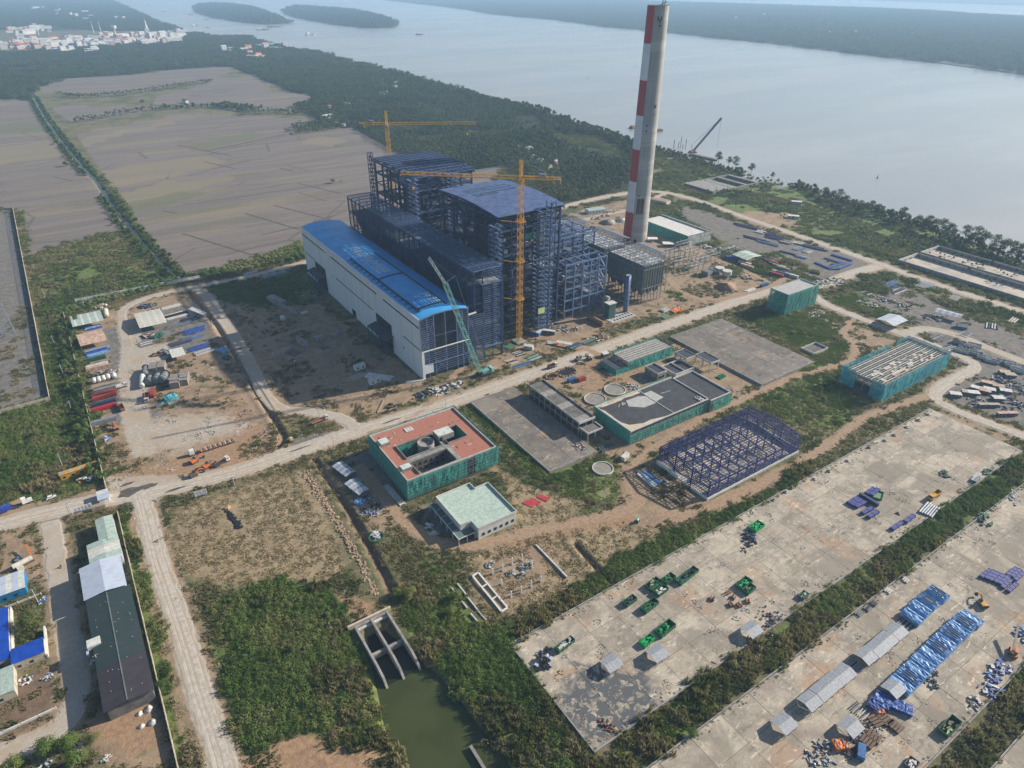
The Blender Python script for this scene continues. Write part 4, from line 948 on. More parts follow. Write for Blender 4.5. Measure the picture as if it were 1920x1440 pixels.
def yard(name,u0,v0,u1,v1,nu,nv,mat,z=.55,kerb=True):
 root =bpy.data.objects.new(name,None);COL.objects.link(root);tag(root,kind='structure')
 du,dv=(u1-u0)/nu,(v1-v0)/nv;proto={}
 mb=MB();g_=.07;r_=random.Random(len(name)*3)
 mb.add([(g_,g_,-1.2),(du-g_,g_,-1.2),(du-g_,dv-g_,-1.2),(g_,dv-g_,-1.2),(g_,g_,0),(du-g_,g_,0),(du-g_,dv-g_,0),(g_,dv-g_,0)],[(4,5,6,7),(0,1,5,4),(1,2,6,5),(2,3,7,6),(3,0,4,7)])
 sm=mb.mesh('slab',mat)
 for i in range(nu):
  for j in range(nv):
   o=link(bpy.data.objects.new('slab',sm),root);o.location =(u0+i*du,v0+j*dv,z+r_.uniform(-.03,.03));o.rotation_euler =(r_.uniform(-.0015,.0015),r_.uniform(-.0015,.0015),0)
 mb=MB();mb.box(u0+.2,v0+.2,-1,u1-.2,v1-.2,z-.12);mb.build('joint_bed',M('joint_soil',(.17,.15,.11),(.10,.105,.05)),root)
 if kerb:
  for (a,b,c,d_) in ((u0-.5,v0-.6,u1,v0-.1),(u0-.5,v1+.1,u1,v1+.6),(u0-.6,v0,u0-.1,v1)):
   n =max(1,int(max(c-a,d_-b)/12))
   for k_ in range(n):
    mb=MB()
    if c-a > d_-b: mb.box(a+(c-a)*k_/n,b,-.6,a+(c-a)*(k_+1)/n-.06,d_,z+.35)
    else: mb.box(a,b+(d_-b)*k_/n,-.6,c,b+(d_-b)*(k_+1)/n-.06,z+.35)
    mb.build('kerb',conc,root)
 return root
yard('storage_yard',99,95,413,146.8,21,4,ym1)
yard('container_yard',99,29,424,80.2,21,4,ym2)
yard('outer_yard',170,-36,330,15.8,11,4,ym2)
yard('basin_lid',177.5,227,210.5,309.8,2,5,ymd,1.2)
yard('reservoir_lid',348,224,404.5,306,4,5,ymd,1.2)
yard('apron_slab',113,236,127,204,2,3,ymd,.15,False) if False else None
def windows(parent,axis_,c,a0,a1,zs_,pitch,w_,h_,out,mat=None,skip=lambda i,z: False):
 mat =mat or black;k_=0;n =int((a1-a0)/pitch)
 for z in zs_:
  for i in range(n):
   if skip(i,z): continue
   a=a0+(i+.5)*(a1-a0)/n;mb=MB()
   if axis_=='u': mb.box(a-w_/2,min(c,c+out),z,a+w_/2,max(c,c+out),z+h_)
   else: mb.box(min(c,c+out),a-w_/2,z,max(c,c+out),a+w_/2,z+h_)
   mb.build('window',mat,parent)
def blk(parent,name,mat,x0,y0,z0,x1,y1,z1): mb=MB();mb.box(x0,y0,z0,x1,y1,z1);return mb.build(name,mat,parent)
def poles(parent,pts,z1,step,mat=None):
 B_=Bars()
 for i in range(len(pts)-1):
  a,b=Vector((*pts[i],0)),Vector((*pts[i+1],0));n =max(1,int((b-a).length/step))
  for k_ in range(n+1):
   p=a+(b-a)*k_/n;B_.a('scaffold_pole',p,p+Vector((0,0,z1)),.09,mat or steel_g)
  for z in np.arange(2,z1,2.0): B_.a('scaffold_ledger',a+Vector((0,0,z)),b+Vector((0,0,z)),.06,mat or steel_g)
 B_.build(parent,60)
# ---- office block with red tiled roof, wrapped in green netting
rr =NT('roof_red_tile');br =rr.N.new('ShaderNodeTexBrick');rr.L.new(rr.pos(),br.inputs[0]);br.inputs['Scale'].default_value=1.1;br.inputs['Mortar Size'].default_value=.03
br.inputs['Color1'].default_value=(.42,.165,.115,1);br.inputs['Color2'].default_value=(.36,.14,.10,1);br.inputs['Mortar'].default_value=(.30,.15,.11,1)
rr.col(rr.mix(rr.math('MULTIPLY',rr.ss(rr.noise(.18,6,.75),.58,.72),.45),br.outputs[0],(.50,.36,.30))).rough(.8)
ob=thing('office_block','square office block with brick red roof around open courts, wrapped in green netting','building')
xs=[104.5,112,134,137,149.5,156.5];yq=[249,251,262,265.8,279,295.3];openc={(1,1),(1,3),(2,3),(3,3)}
openc={(1,1),(1,3),(3,3)}
for i in range(5):
 for j in range(5):
  if (i,j) in openc: continue
  red =not ((j==2 and i==1) or (i==1 and j==0) or (i==2 and j in (1,2,3)))
  blk(ob,'wall',conc_d,xs[i],yq[j],0,xs[i+1],yq[j+1],11.6)
  blk(ob,'roof_tiles' if red else 'roof_slab',rr.mat if red else conc,xs[i]+.02,yq[j]+.02,11.6,xs[i+1]-.02,yq[j+1]-.02,11.75)
for (x0,y0,x1,y1) in ((104.2,248.7,157,249.1),(104.2,295.2,157,295.6),(104.2,249.1,104.6,295.2),(156.6,249.1,157,295.2),(111.9,251,112.2,262),(133.8,251,134.1,262),(112,261.8,134,262.1),(112,265.7,134,266),(111.9,266,112.2,279),(112,278.8,134,279.1),(137,265.7,149.6,266),(149.4,266,149.7,279),(137,278.8,149.6,279.1),(137,266,137.2,270)):
 blk(ob,'parapet',conc_w if x0 < 105 or y0 < 250 else conc,x0,y0,11.7,x1,y1,12.7)
blk(ob,'court_floor',conc,112.2,251,3,134,262,4.2);blk(ob,'court_floor',conc_d,112.2,266,0,134,279,.6);blk(ob,'court_floor',conc_d,137.2,266,0,149.5,279,2)
windows(ob,'u',261.95,113,133,(5.2,8.4),3.0,1.3,1.5,-.1)
windows(ob,'u',249,105,156,(.6,4.6,8.4),3.4,1.7,1.9,-.12);windows(ob,'v',104.5,250,294,(.6,4.6,8.4),3.4,1.7,1.9,-.12)
windows(ob,'u',278.95,113,133,(2,5.2,8.4),3.0,1.3,1.5,-.1)
roofw=M('roof_whitewash',(.56,.60,.56),(.40,.45,.41),.8,0,.5)
ph=blk(ob,'penthouse',conc,133.7,270.2,11.75,143.3,277.1,15);blk(ph,'roof',roofw,133.9,270.4,15,143.1,276.9,15.1);blk(ph,'door',black,134.5,270.0,11.9,135.9,270.25,14.2)
for (x0,y0,x1,y1,z) in ((105.3,282.6,110.7,288,13.6),(105.4,256.5,111.1,260.7,13.6)):
 q_=blk(ob,'stair_head',conc,x0,y0,11.75,x1,y1,z);blk(q_,'roof',roofw,x0+.25,y0+.25,z,x1-.25,y1-.25,z+.1);blk(q_,'side_slab',roofw,x0-1.1,y0+.3,11.75,x0,y1-.3,z-.7)
mb=MB();n =40;v=[]
for z,r_ in ((4,4.6),(13.4,4.6),(13.4,4.1),(11.6,4.1)): v +=[(126.8+r_*math.cos(2*math.pi*k_/n),272.3+r_*math.sin(2*math.pi*k_/n),z) for k_ in range(n)]
mb.add(v,[(q*n+k_,q*n+(k_+1) % n,(q+1)*n+(k_+1) % n,(q+1)*n+k_) for q in range(3) for k_ in range(n)]+[tuple(3*n+k_ for k_ in range(n))]);mb.build('drum',conc,ob,False)
skin('green_net',[(103.4,248),(103.4,296.4)],.5,13.1,net,ob,5,.3,2)
skin('green_net',[(103.4,247.6),(158,247.6)],1.8,12.9,net,ob,5,.3,3,skip={(0,7)})
skin('green_net',[(158,247.6),(158,296.4),(103.4,296.4)],1.5,13.0,net,ob,6,.3,4)
skin('court_net',[(112.6,266.4),(133,266.4)],1,11.5,net,ob,5,.2,5);skin('court_net',[(112.6,266.4),(112.6,278.5),(122,278.5)],1,11.5,net,ob,5,.2,6);skin('court_net',[(149,266.4),(149,278.5)],3,12.5,net,ob,5,.2,7)
poles(ob,[(102.9,247.1),(158.5,247.1)],13.2,2.4);poles(ob,[(102.9,247.1),(102.9,297)],13.2,2.4)
for q in range(46):
 x,y=random.uniform(106,155),random.choice((random.uniform(280.5,294),random.uniform(250.3,264)))
 if 111 < x < 135 and y < 266: continue
 mb=MB();mb.cbox((x,y,11.75),random.uniform(.4,2.6),random.uniform(.2,.5),.2,random.choice((0,.1,1.5)));mb.build('roof_clutter',random.choice((conc_w,conc_d,M('timber',(.32,.24,.15)))),ob)
for (x0,y0) in ((123,288),(124.6,288),(126.2,288)): blk(ob,'roof_pallet',conc_w,x0,y0,11.8,x0+1.4,y0+4,12.1)
settle(ob,(130,272,0))
# ---- low pale-roofed pavilion with open porch
pv_=thing('pavilion','low white building with stepped pale green roof and open porch','building')
pg=M('roof_pale_green',(.43,.52,.46),(.32,.42,.37),.8,0,.8,.45,.6);pal=M('wall_cream',(.60,.60,.56),(.5,.5,.47),.8)
for (a,b,c,d_) in ((113,211.2,119,235),(119,204.6,132.3,235),(132.3,204.6,140.2,230.2)):
 blk(pv_,'wall',pal,a,b,0,c,d_,6.9);n =int((d_-b)/3)
 for k_ in range(n): blk(pv_,'roof_panel',pg,a,b+(d_-b)*k_/n+.02,6.9,c-.02,b+(d_-b)*(k_+1)/n-.02,7.0)
for (a,b,c,d_) in ((112.9,210.9,119,211.2),(118.8,204.3,140.4,204.6),(112.7,211.2,113,235),(140.2,204.6,140.5,230.5),(132.3,230.2,140.2,230.5),(132.1,230.5,132.4,235.3),(113,235,132.1,235.3)): blk(pv_,'parapet',pal,a,b,6.7,c,d_,8.0)
windows(pv_,'u',204.6,120,140,(1.6,),3.3,1.6,1.7,-.1,glass);windows(pv_,'v',113,212,234,(1.2,),4.4,2.4,2.2,-.1,glass)
porch=blk(pv_,'porch_roof',M('porch_slate',(.11,.17,.17),(.08,.13,.13)),109.3,206.5,3.6,112.7,235.5,3.8);blk(pv_,'porch_roof',M('porch_slate',(.11,.17,.17)),112.7,206.5,3.6,118.5,210.9,3.8)
for p in ((109.4,206.6),(109.4,212.4),(109.4,218.3),(109.4,224.2),(109.4,230),(109.4,235.3),(113.9,206.6),(118.3,206.6)): blk(pv_,'porch_column',conc_w,p[0]-.22,p[1]-.22,0,p[0]+.22,p[1]+.22,3.6)
blk(pv_,'porch_beam',conc_w,109.1,206.2,3.8,109.5,235.7,4.2);blk(pv_,'porch_beam',conc_w,109.5,206.2,3.8,118.6,206.6,4.2)
for y in (212.4,218.3,224.2,230): blk(pv_,'porch_beam',conc_w,109.5,y-.12,3.8,112.7,y+.12,4.1)
settle(pv_,(126,219,0))
# ---- black-roofed filter building
bb=thing('black_roof_building','long low building with flat black roof and green netted sides','building')
brf =NT('roof_bitumen');brf.col(brf.mix(brf.ss(brf.noise(.3,5,.65),.4,.65),(.045,.048,.056),(.065,.067,.075))).rough(.7)
blk(bb,'wall',conc,231.5,223.2,0,295.5,254.2,8.0);blk(bb,'wall',conc,295.5,221,0,312.3,252.5,8.0)
for i in range(8):
 for j in range(4): blk(bb,'roof_sheet',brf.mat,232+i*7.9,223.7+j*7.6,8.0,232+(i+1)*7.9-.03,223.7+(j+1)*7.6-.03,8.06)
for i in range(2):
 for j in range(4): blk(bb,'roof_sheet',brf.mat,296+i*8,221.6+j*7.7,8.0,296+(i+1)*8-.03,221.6+(j+1)*7.7-.03,8.06)
cream=M('roof_cream',(.55,.47,.36),(.40,.34,.26),.8,0,.5);cwv=M('roof_pale_grey',(.42,.42,.41),(.33,.33,.33),.8,0,.5)
rr_=random.Random(5)
def splash(pts,z,name,mat,parent): mb=MB();mb.prism(pts,z,z+.03);mb.build(name,mat,parent)
pl=[(232.2,254)]+[(232.2+k_*3,252.8-rr_.uniform(0,1.2)) for k_ in range(1,12)]+[(268,254)];splash(pl[::-1],8.07,'bare_screed',cream,bb)
pl=[(232.2,223.6),(232.2,252)]+[(234-rr_.uniform(0,.9),248-k_*3) for k_ in range(6)]+[(236,229),(240,227.6),(244,226),(250,226.4),(256,225),(262,223.8)];splash(pl,8.07,'bare_screed',cream,bb)
splash([(256,238),(266,238),(266,247),(262,249.5),(252,249.8),(249,244)],8.09,'primer_patch',cwv,bb);splash([(266.6,239),(274,240),(273,250),(266.6,250)],8.09,'primer_patch',cwv,bb)
for (a,b,c,d_,z1) in ((231.2,222.9,231.7,254.5,9),(231.7,254,295,254.5,9),(231.7,222.9,295,223.5,8.7),(312.2,220.6,312.7,253,9),(295,220.6,312.2,221.2,8.8),(295,252.4,312.2,252.9,9),(294.8,223.5,295.3,252.4,8.8),(266.2,223.6,266.6,254,8.35)): blk(bb,'parapet',conc_w,a,b,8.0,c,d_,z1)
for i in range(12): blk(bb,'bay_slot',black,233.5+i*5.1,222.8,7.0,237.5+i*5.1,222.95,7.8)
skin('green_net',[(230.5,222.2),(230.5,255.2)],.2,8.9,net,bb,5,.2,11);skin('green_net',[(230.5,222.0),(295,222.0)],.4,7.3,net,bb,5,.2,12);skin('green_net',[(297,219.8),(313.4,219.8),(313.4,253)],.4,8.2,net,bb,5,.2,13)
skin('green_net',[(230.5,255.3),(295,255.3)],7.0,9.4,net,bb,6,.1,14);poles(bb,[(230,221.5),(295,221.5)],8.4,2.6)
for q in range(30): mb=MB();mb.cbox((rr_.uniform(289,292.5),rr_.uniform(224,229),8.1),.8,.6,.3+rr_.random()*.4,rr_.random()*3);mb.build('cement_bag',conc_w,bb)
for q in range(9): mb=MB();mb.cbox((247+rr_.uniform(-4,3),248+rr_.uniform(-2,2),8.1),1.4,.4,.3,rr_.random());mb.build('roof_clutter',conc_w,bb)
for q in range(5): mb=MB();mb.cbox((276+q*1.6,244-q*.2,8.1),1.3,.35,.25,-.1);mb.build('roof_clutter',conc_w,bb)
settle(bb,(270,238,0))
# ---- long unfinished concrete gallery
lg=thing('concrete_gallery','long unfinished grey concrete frame with flat roof beside the basin lid','building')
for i in range(9):
 y0=246+i*5.6;blk(lg,'roof_slab',conc_d if i % 3 else conc,212.2,y0,8.3,223,y0+5.55,8.7)
for y in np.arange(246.2,297,5.55):
 for x in (212.4,217.7,222.8): blk(lg,'column',conc,x-.3,y-.3,0,x+.3,y+.3,8.3)
 blk(lg,'cross_beam',conc,212.2,y-.25,7.6,223,y+.25,8.3)
for x0,z in ((211.7,8.7),(223,8.7)): blk(lg,'parapet',conc if x0 < 215 else conc_d,x0,245.6,8.2,x0+.5,297,9.5)
blk(lg,'parapet',conc_w,211.7,245,8.2,223.5,245.5,9.6);blk(lg,'edge_beam',conc,211.9,246,4,212.3,296,4.6);blk(lg,'mid_floor',conc_d,213,246,4.0,222.6,296,4.3)
blk(lg,'back_wall',conc_d,222.7,246,0,223.0,296,8.2)
blk(lg,'low_roof',conc_d,213,238.4,4.9,223.8,245.4,5.2)
for (a,b,c,d_) in ((212.6,238,223.9,238.4),(212.6,238.4,213,245.4),(223.6,238.4,224,245.4)): blk(lg,'low_parapet',conc_w,a,b,4.8,c,d_,5.9)
for p in ((212.8,238.2),(218.3,238.2),(223.8,238.2),(212.8,244),(223.8,244)): blk(lg,'column',conc,p[0]-.25,p[1]-.25,0,p[0]+.25,p[1]+.25,4.8)
settle(lg,(217.5,268,0))
# ---- netted shells with beam grids
def open_shell(name,label,u0,v0,u1,v1,zr,zn,nb,nets,infill,base_seed,roof=None):
 root =thing(name,label,'building');B_=Bars();r_=random.Random(base_seed)
 nv_=max(2,int((v1-v0)/5.5));nu_=max(2,int((u1-u0)/5.5))
 for i in range(nu_+1):
  u=u0+(u1-u0)*i/nu_
  for j in range(nv_+1): B_.a('column',(u,v0+(v1-v0)*j/nv_,0),(u,v0+(v1-v0)*j/nv_,zr-.4),.4,conc)
 for j in range(nb+1): v=v0+(v1-v0)*j/nb;B_.a('roof_beam',(u0,v,zr),(u1,v,zr),.6,conc_w if j % 2 else conc,.5)
 for i in range(nu_+1): u=u0+(u1-u0)*i/nu_;B_.a('cross_beam',(u,v0,zr-.35),(u,v1,zr-.35),.45,conc)
 B_.build(root,150)
 blk(root,'floor',conc_d,u0,v0,0,u1,v1,.3);blk(root,'mid_floor',conc_d,u0+1,v0+1,zr*.45,u1-1,v1-1,zr*.45+.25)
 for (a,b,c,d_) in infill:
  mb=MB();mb.box(a,b,zr+.28,c,d_,zr+.4);mb.build('formwork_board',r_.choice((cream,conc_w,conc)),root)
 for q,(pts,z0,z1) in enumerate(nets): skin('green_net',pts,z0,z1,net2 if name=='workshop_shell' else net,root,5,.25,base_seed+q);poles(root,pts,z1,3.0)
 settle(root,((u0+u1)/2,(v0+v1)/2,0));return root
net2t =NT('safety_net_turquoise');net2t.col(net2t.mix(net2t.ss(net2t.noise(.3,5,.65),.35,.65),(.04,.46,.44),(.03,.30,.48))).rough(.8);net2t.bsdf.inputs['Alpha'].default_value=.68;net2=net2t.mat
rr_=random.Random(9)
inf =[(402+i*3.1,173+j*2.1,404.9+i*3.1,174.9+j*2.1) for i in range(20) for j in range(6) if rr_.random() < .5-.05*j]
open_shell('workshop_shell','large roofless hall of concrete beams inside turquoise netting by the branch road',397.5,171.5,472.5,196.5,10.2,12.5,14,
 [([(395.3,169.3),(474.4,169.3)],0,12.4),([(395.3,169.3),(395.3,178)],0,12.4),([(395.3,188.5),(395.3,199)],0,12.6),([(395.3,199),(452,199)],5,12.6),([(474.4,169.3),(474.4,199),(460,199)],2,12.6)],inf,21)
open_shell('pump_house_shell','small netted shell of steel beams and green netting beside the main road',288,287.5,328.5,302.5,6.6,7.6,12,
 [([(287,286),(329.6,286)],0,7.5),([(329.6,286),(329.6,304),(287,304)],0,7.6)],[],31)
lo=thing('low_netted_shed','low dark roofed annex in green netting at the left end of the pump house shell','building')
blk(lo,'wall',conc_d,277.5,287.5,0,287,303,3.6);blk(lo,'roof',deckd,277.5,287.5,3.6,287,303,3.8);skin('green_net',[(276.6,303),(276.6,286.2),(287,286.2)],0,4.3,net,lo,5,.2,33);settle(lo,(282,295,0))
# netted concrete cube
cb=thing('switch_house','tall boxy building in green netting with bare concrete roof at the road junction','building')
for z in (0,5.5,11): blk(cb,'floor',conc_d,455,287,z,491,301.5,z+.4)
blk(cb,'core_wall',conc_d,458,289,.4,489,300,15.5);blk(cb,'roof_slab',cwv,454.5,286.6,15.8,491.5,302,16.2)
for (a,b,c,d_) in ((454.2,286.3,491.8,286.7),(454.2,301.9,491.8,302.3),(454.2,286.7,454.6,301.9),(491.4,286.7,491.8,301.9)): blk(cb,'parapet',conc_w,a,b,15.9,c,d_,17.1)
B_=Bars()
for u in np.linspace(454.6,491.4,8):
 for v in (286.8,301.8): B_.a('column',(u,v,0),(u,v,15.8),.5,conc)
B_.build(cb);windows(cb,'u',289,459,488,(1.5,6.5,11.5),3.6,2,2.2,-.1);windows(cb,'v',458,290,299,(1.5,6.5,11.5),3,1.8,2,-.1)
skin('green_net',[(453,302.5),(453,285.4),(493,285.4),(493,303.4)],0,17.6,net,cb,5,.25,41);poles(cb,[(452.6,284.9),(493.4,284.9)],17.5,2.6);settle(cb,(473,294,0))
# netted long building behind the chimney
fb=thing('fuel_oil_building','long white-roofed building in faded green netting behind the chimney','building')
blk(fb,'wall',conc_d,510,444.5,0,542,512,8.6)
for i in range(12): blk(fb,'roof_panel',M('roof_bright',(.62,.61,.58),(.5,.49,.47)),511,445.5+i*5.5,8.6,538.5,445.5+(i+1)*5.5-.06,8.75)
for (a,b,c,d_) in ((509.6,444.1,542.4,444.5),(509.6,444.5,510,512.4),(538.8,444.5,541,512.4)): blk(fb,'parapet',conc,a,b,8.4,c,d_,10)
skin('green_net',[(508.6,513),(508.6,443.6)],0,9.6,net,fb,6,.2,51);skin('pale_net',[(508.6,443.2),(543,443.2)],0,9.6,M('netting_pale',(.42,.45,.42),(.34,.37,.34)),fb,6,.2,52);skin('green_net',[(542.6,444),(542.6,513)],6,10.4,net,fb,8,.2,53);settle(fb,(526,478,0))
# ---- violet-blue portal frame
pf =thing('shed_steelwork','violet-blue steel portal frame of a large shed on a white plinth','steel frame');B_=Bars()
X0,X1,Y0,Y1=232,305,165,200.5;uu=np.linspace(X0,X1,11);vv_=np.linspace(Y0,Y1,4)
def zp(v): return 11.2+2.3*(1-abs(v-(Y0+Y1)/2)/((Y1-Y0)/2))
for i,u in enumerate(uu):
 for v in vv_: B_.a('column',(u,v,0),(u,v,zp(v)),.55,steel_v)
 for k_ in range(6):
  a,b=Y0+(Y1-Y0)*k_/6,Y0+(Y1-Y0)*(k_+1)/6;B_.a('rafter',(u,a,zp(a)),(u,b,zp(b)),.6,steel_v)
 B_.a('column_tip',(u,(Y0+Y1)/2,zp(182)),(u,(Y0+Y1)/2,zp(182)+1.4),.3,steel_v)
for k_ in range(23): v=Y0+(Y1-Y0)*k_/22;B_.a('purlin',(X0-.5,v,zp(v)+.4),(X1+.5,v,zp(v)+.4),.28,steel_v)
for z in np.arange(1.4,11.4,1.15):
 for v in (Y0-.35,Y1+.35): B_.a('girt',(X0,v,z),(X1,v,z),.26,steel_v)
 for u in (X0-.35,X1+.35): B_.a('girt',(u,Y0,z),(u,Y0+14 if z < 6 else Y1,z),.26,steel_v);B_.a('girt',(u,Y0+22,z),(u,Y1,z),.26,steel_v)
for i in (0,4,9):
 for v in (Y0,Y1):
  B_.a('brace',(uu[i],v,0),(uu[i+1],v,11),.28,steel_v);B_.a('brace',(uu[i+1],v,0),(uu[i],v,11),.28,steel_v)
 for k_ in range(3): B_.a('roof_brace',(uu[i],vv_[k_],zp(vv_[k_])),(uu[i+1],vv_[k_+1],zp(vv_[k_+1])),.22,steel_v);B_.a('roof_brace',(uu[i+1],vv_[k_],zp(vv_[k_])),(uu[i],vv_[k_+1],zp(vv_[k_+1])),.22,steel_v)
for k_ in range(4): B_.a('crane_rail',(X0,vv_[k_],8.3),(X1,vv_[k_],8.3),.5,steel_v)
B_.build(pf,130)
for (a,b,c,d_) in ((X0-.7,Y0-.8,X1+.7,Y0-.5),(X0-.8,Y0-.5,X0-.5,Y0+11),(X0-.8,Y0+20,X0-.5,Y1),(X1+.5,Y0,X1+.8,Y1),(X0-.7,Y1+.5,X1+.7,Y1+.8)): blk(pf,'plinth_wall',white,a,b,0,c,d_,1.5 if b < Y0 else 2.6)
for i in range(18):
 for j in range(3): blk(pf,'floor_slab',cwv if (i+j) % 2 else cream,X0+i*4.05,Y0+j*11.8,0,X0+(i+1)*4.05-.4,Y0+(j+1)*11.8-.4,.2)
settle(pf,(268,182,0))
# ---- framed concrete bents by the reservoir
for nm,lab,(x0,y0,x1,y1),h in (('pump_gantry','open concrete pump gantry on tall legs at the reservoir corner',(333.5,255,342,269),6.6),('pump_gantry','lower concrete gantry frame behind the tall-legged one',(327,271,336,282),4.6)):
 gt =thing(nm,lab,'gantry');blk(gt,'deck',deckd,x0,y0,h,x1,y1,h+.4)
 for (a,b,c,d_) in ((x0-.2,y0-.2,x1+.2,y0),(x0-.2,y1,x1+.2,y1+.2),(x0-.2,y0,x0,y1),(x1,y0,x1+.2,y1)): blk(gt,'edge_beam',conc_w,a,b,h-.5,c,d_,h+.9)
 for i in range(3):
  for x in (x0+.3,x1-.3): y=y0+.4+(y1-y0-.8)*i/2;blk(gt,'leg',conc_w,x-.28,y-.28,0,x+.28,y+.28,h-.5)
 settle(gt,((x0+x1)/2,(y0+y1)/2,0))
sb=thing('chemical_house','small grey concrete block with dark sunken roof behind the black roof','building');blk(sb,'wall',conc,295,266,0,303,278,5)
for (a,b,c,d_) in ((294.7,265.7,303.3,266),(294.7,278,303.3,278.3),(294.7,266,295,278),(303,266,303.3,278)): blk(sb,'parapet',conc_w,a,b,4.8,c,d_,6)
blk(sb,'roof',deckd,295.1,266.1,5,302.9,277.9,5.1);windows(sb,'u',266,296,302,(1.5,),2.5,1.2,1.6,-.35);settle(sb,(299,272,0))
bs=thing('settling_tank','square grey open tank with pale rim behind the black roof','tank');
for (a,b,c,d_) in ((308,262,326,262.5),(308,275.5,326,276),(308,262.5,308.5,275.5),(325.5,262.5,326,275.5),(316.8,262.5,317.2,275.5)): blk(bs,'tank_wall',conc_w,a,b,0,c,d_,3)
blk(bs,'tank_floor',deckd,308.5,262.5,0,325.5,275.5,2.0);settle(bs,(317,269,0))
def round_tank(label,cx,cy,r_,h,fill_z):
 root =thing('round_tank',label,'tank',(cx,cy,0));n =40;mb=MB();v=[]
 for z,q in ((-.3,r_),(h,r_),(h,r_-.45),(fill_z,r_-.45)): v +=[(q*math.cos(2*math.pi*k_/n),q*math.sin(2*math.pi*k_/n),z) for k_ in range(n)]
 mb.add(v,[(q*n+k_,q*n+(k_+1) % n,(q+1)*n+(k_+1) % n,(q+1)*n+k_) for q in range(3) for k_ in range(n)]);mb.build('rim',conc_w,root)
 mb=MB();mb.prism([((r_-.4)*math.cos(2*math.pi*k_/n),(r_-.4)*math.sin(2*math.pi*k_/n)) for k_ in range(n)],-.3,fill_z);mb.build('bed',M('tank_bed',(.27,.25,.22),(.20,.19,.17)) ,root)
round_tank('round low tank with grey bed standing alone in bright grass',203.3,213.5,5.8,1.1,.7)
round_tank('left of the two round tanks behind the black-roofed building',245.5,270.6,7.0,1.0,.6)
round_tank('right of the two round tanks behind the black-roofed building',263.5,272.3,7.0,1.0,.6)
pt =thing('square_basin','sunken square concrete basin in the grass right of the reservoir lid','basin')
for (a,b,c,d_) in ((414.3,231,431,231.4),(414.3,241.3,431,241.7),(414.3,231.4,414.7,241.3),(430.6,231.4,431,241.3)): blk(pt,'basin_wall',conc_w,a,b,-.4,c,d_,1.4)
blk(pt,'basin_floor',conc_d,414.7,231.4,-.4,430.6,241.3,.12);settle(pt,(422,236,0))
# twin storage pools at the right
for (x0,x1,lab) in ((642,675,'nearer of the two long concrete pools by the river road'),(681,714,'farther of the two long concrete pools, under the river bank')):
 pz=thing('long_pool',lab,'pool')
 for i in range(20):
  y0=300-(i+1)*9;blk(pz,'floor_slab',M('pool_floor',(.50,.43,.34),(.33,.31,.30),.9,0,.06),x0+1,y0,-.2,x1-1,y0+8.95,.14)
  for x in (x0,x1-.8): blk(pz,'pool_wall',conc,x,y0,-.2,x+.8,y0+8.95,3.4);
 blk(pz,'end_wall',conc_w,x0,300,-.2,x1,300.8,3.6)
 for i in range(26): blk(pz,'buttress',conc_d,x1-2.2,297-i*6.8,.1,x1-.8,297.5-i*6.8,3)
 settle(pz,((x0+x1)/2,210,0))
# river intake
ik=thing('water_intake','long concrete river intake with rows of open cells beside the inlet','intake')
blk(ik,'deck',conc,680,563,0,706,612,3.0)
for i in range(14):
 y=563+i*3.4
 for j in range(2): blk(ik,'cell_wall',conc_w,706+j*9,y,0,706+j*9+7,y+.7,3.0+.3*j);blk(ik,'cell',black,706.3+j*9,y+.8,0,712.6+j*9,y+3.3,.9)
blk(ik,'side_wall',conc,706,610.5,0,766,612,3);blk(ik,'side_wall',conc,706,561.5,0,766,563,3);blk(ik,'rear_wall',conc,740,563,0,744,610.5,3);blk(ik,'pit',black,745,563.5,0,762,610,.6);blk(ik,'rear_wall',conc,762,563,0,766,610.5,3)
for i in range(10): blk(ik,'buttress',rust,679.2,565+i*5,0,680,566+i*5,2.8)
settle(ik,(720,587,0))
# ---- outfall of the cooling water
blk_w=M('bay_water_shaded',(.02,.025,.015),None,.15)  # pond water with the shadow between the piers painted into its colour
of =thing('outfall','twin-bay concrete outfall with three long walls running into the green pond','outfall')
for u in (50.2,57.2,64.2):
 mb=MB();w_=.9;pts=[(188.5,2.2),(166,2.2),(161,1.2),(157.5,-2.4),(157.5,-3.6),(188.5,-3.6)]
 mb.add([(u-w_/2,p[0],p[1]) for p in pts]+[(u+w_/2,p[0],p[1]) for p in pts],[(0,1,2,3,4,5),(11,10,9,8,7,6)]+[(i,6+i,6+(i+1)%6,(i+1)%6) for i in range(6)]);mb.build('pier_wall',conc,of)
for (a,b) in ((50.65,56.75),(57.65,63.75)):
 blk(of,'head_wall',conc,a,187.6,-3.6,b,188.4,2.0);blk(of,'weir_wall',conc,a,172.2,-3.6,b,173.4,.9);blk(of,'chamber_shade',black,a,173.4,-3.6,b,187.6,-1.7);blk(of,'bay_shaded_water',blk_w,a,159,-3.6,b,172.2,-1.82);blk(of,'sill',conc_w,a,186.6,-3.6,b,187.6,1.0)  # black sheets paint the deep shade in the chambers, dark water the shaded bays
blk(of,'back_sill',cream,47.5,189.2,-.4,66.5,190,2.3);blk(of,'back_slot',black,50,190,-.3,57,192.5,.5)
settle(of,(57,173,0))
gw=thing('guide_wall','thin dark concrete wall rising out of the green pond near the bottom edge','wall');q1,q2=G(882,1396),G(915,1445);mb=MB();mb.bar((q1[0],q1[1],-2.4),(q2[0]-.5,q2[1]-4,-2.4),.8,3.6);mb.build('wall_body',conc_d,gw);mb=MB();mb.bar((q1[0],q1[1],-.55),(q2[0]-.5,q2[1]-4,-.55),1.1,.18);mb.build('coping',conc,gw);settle(gw,(q1[0],q1[1],-2))
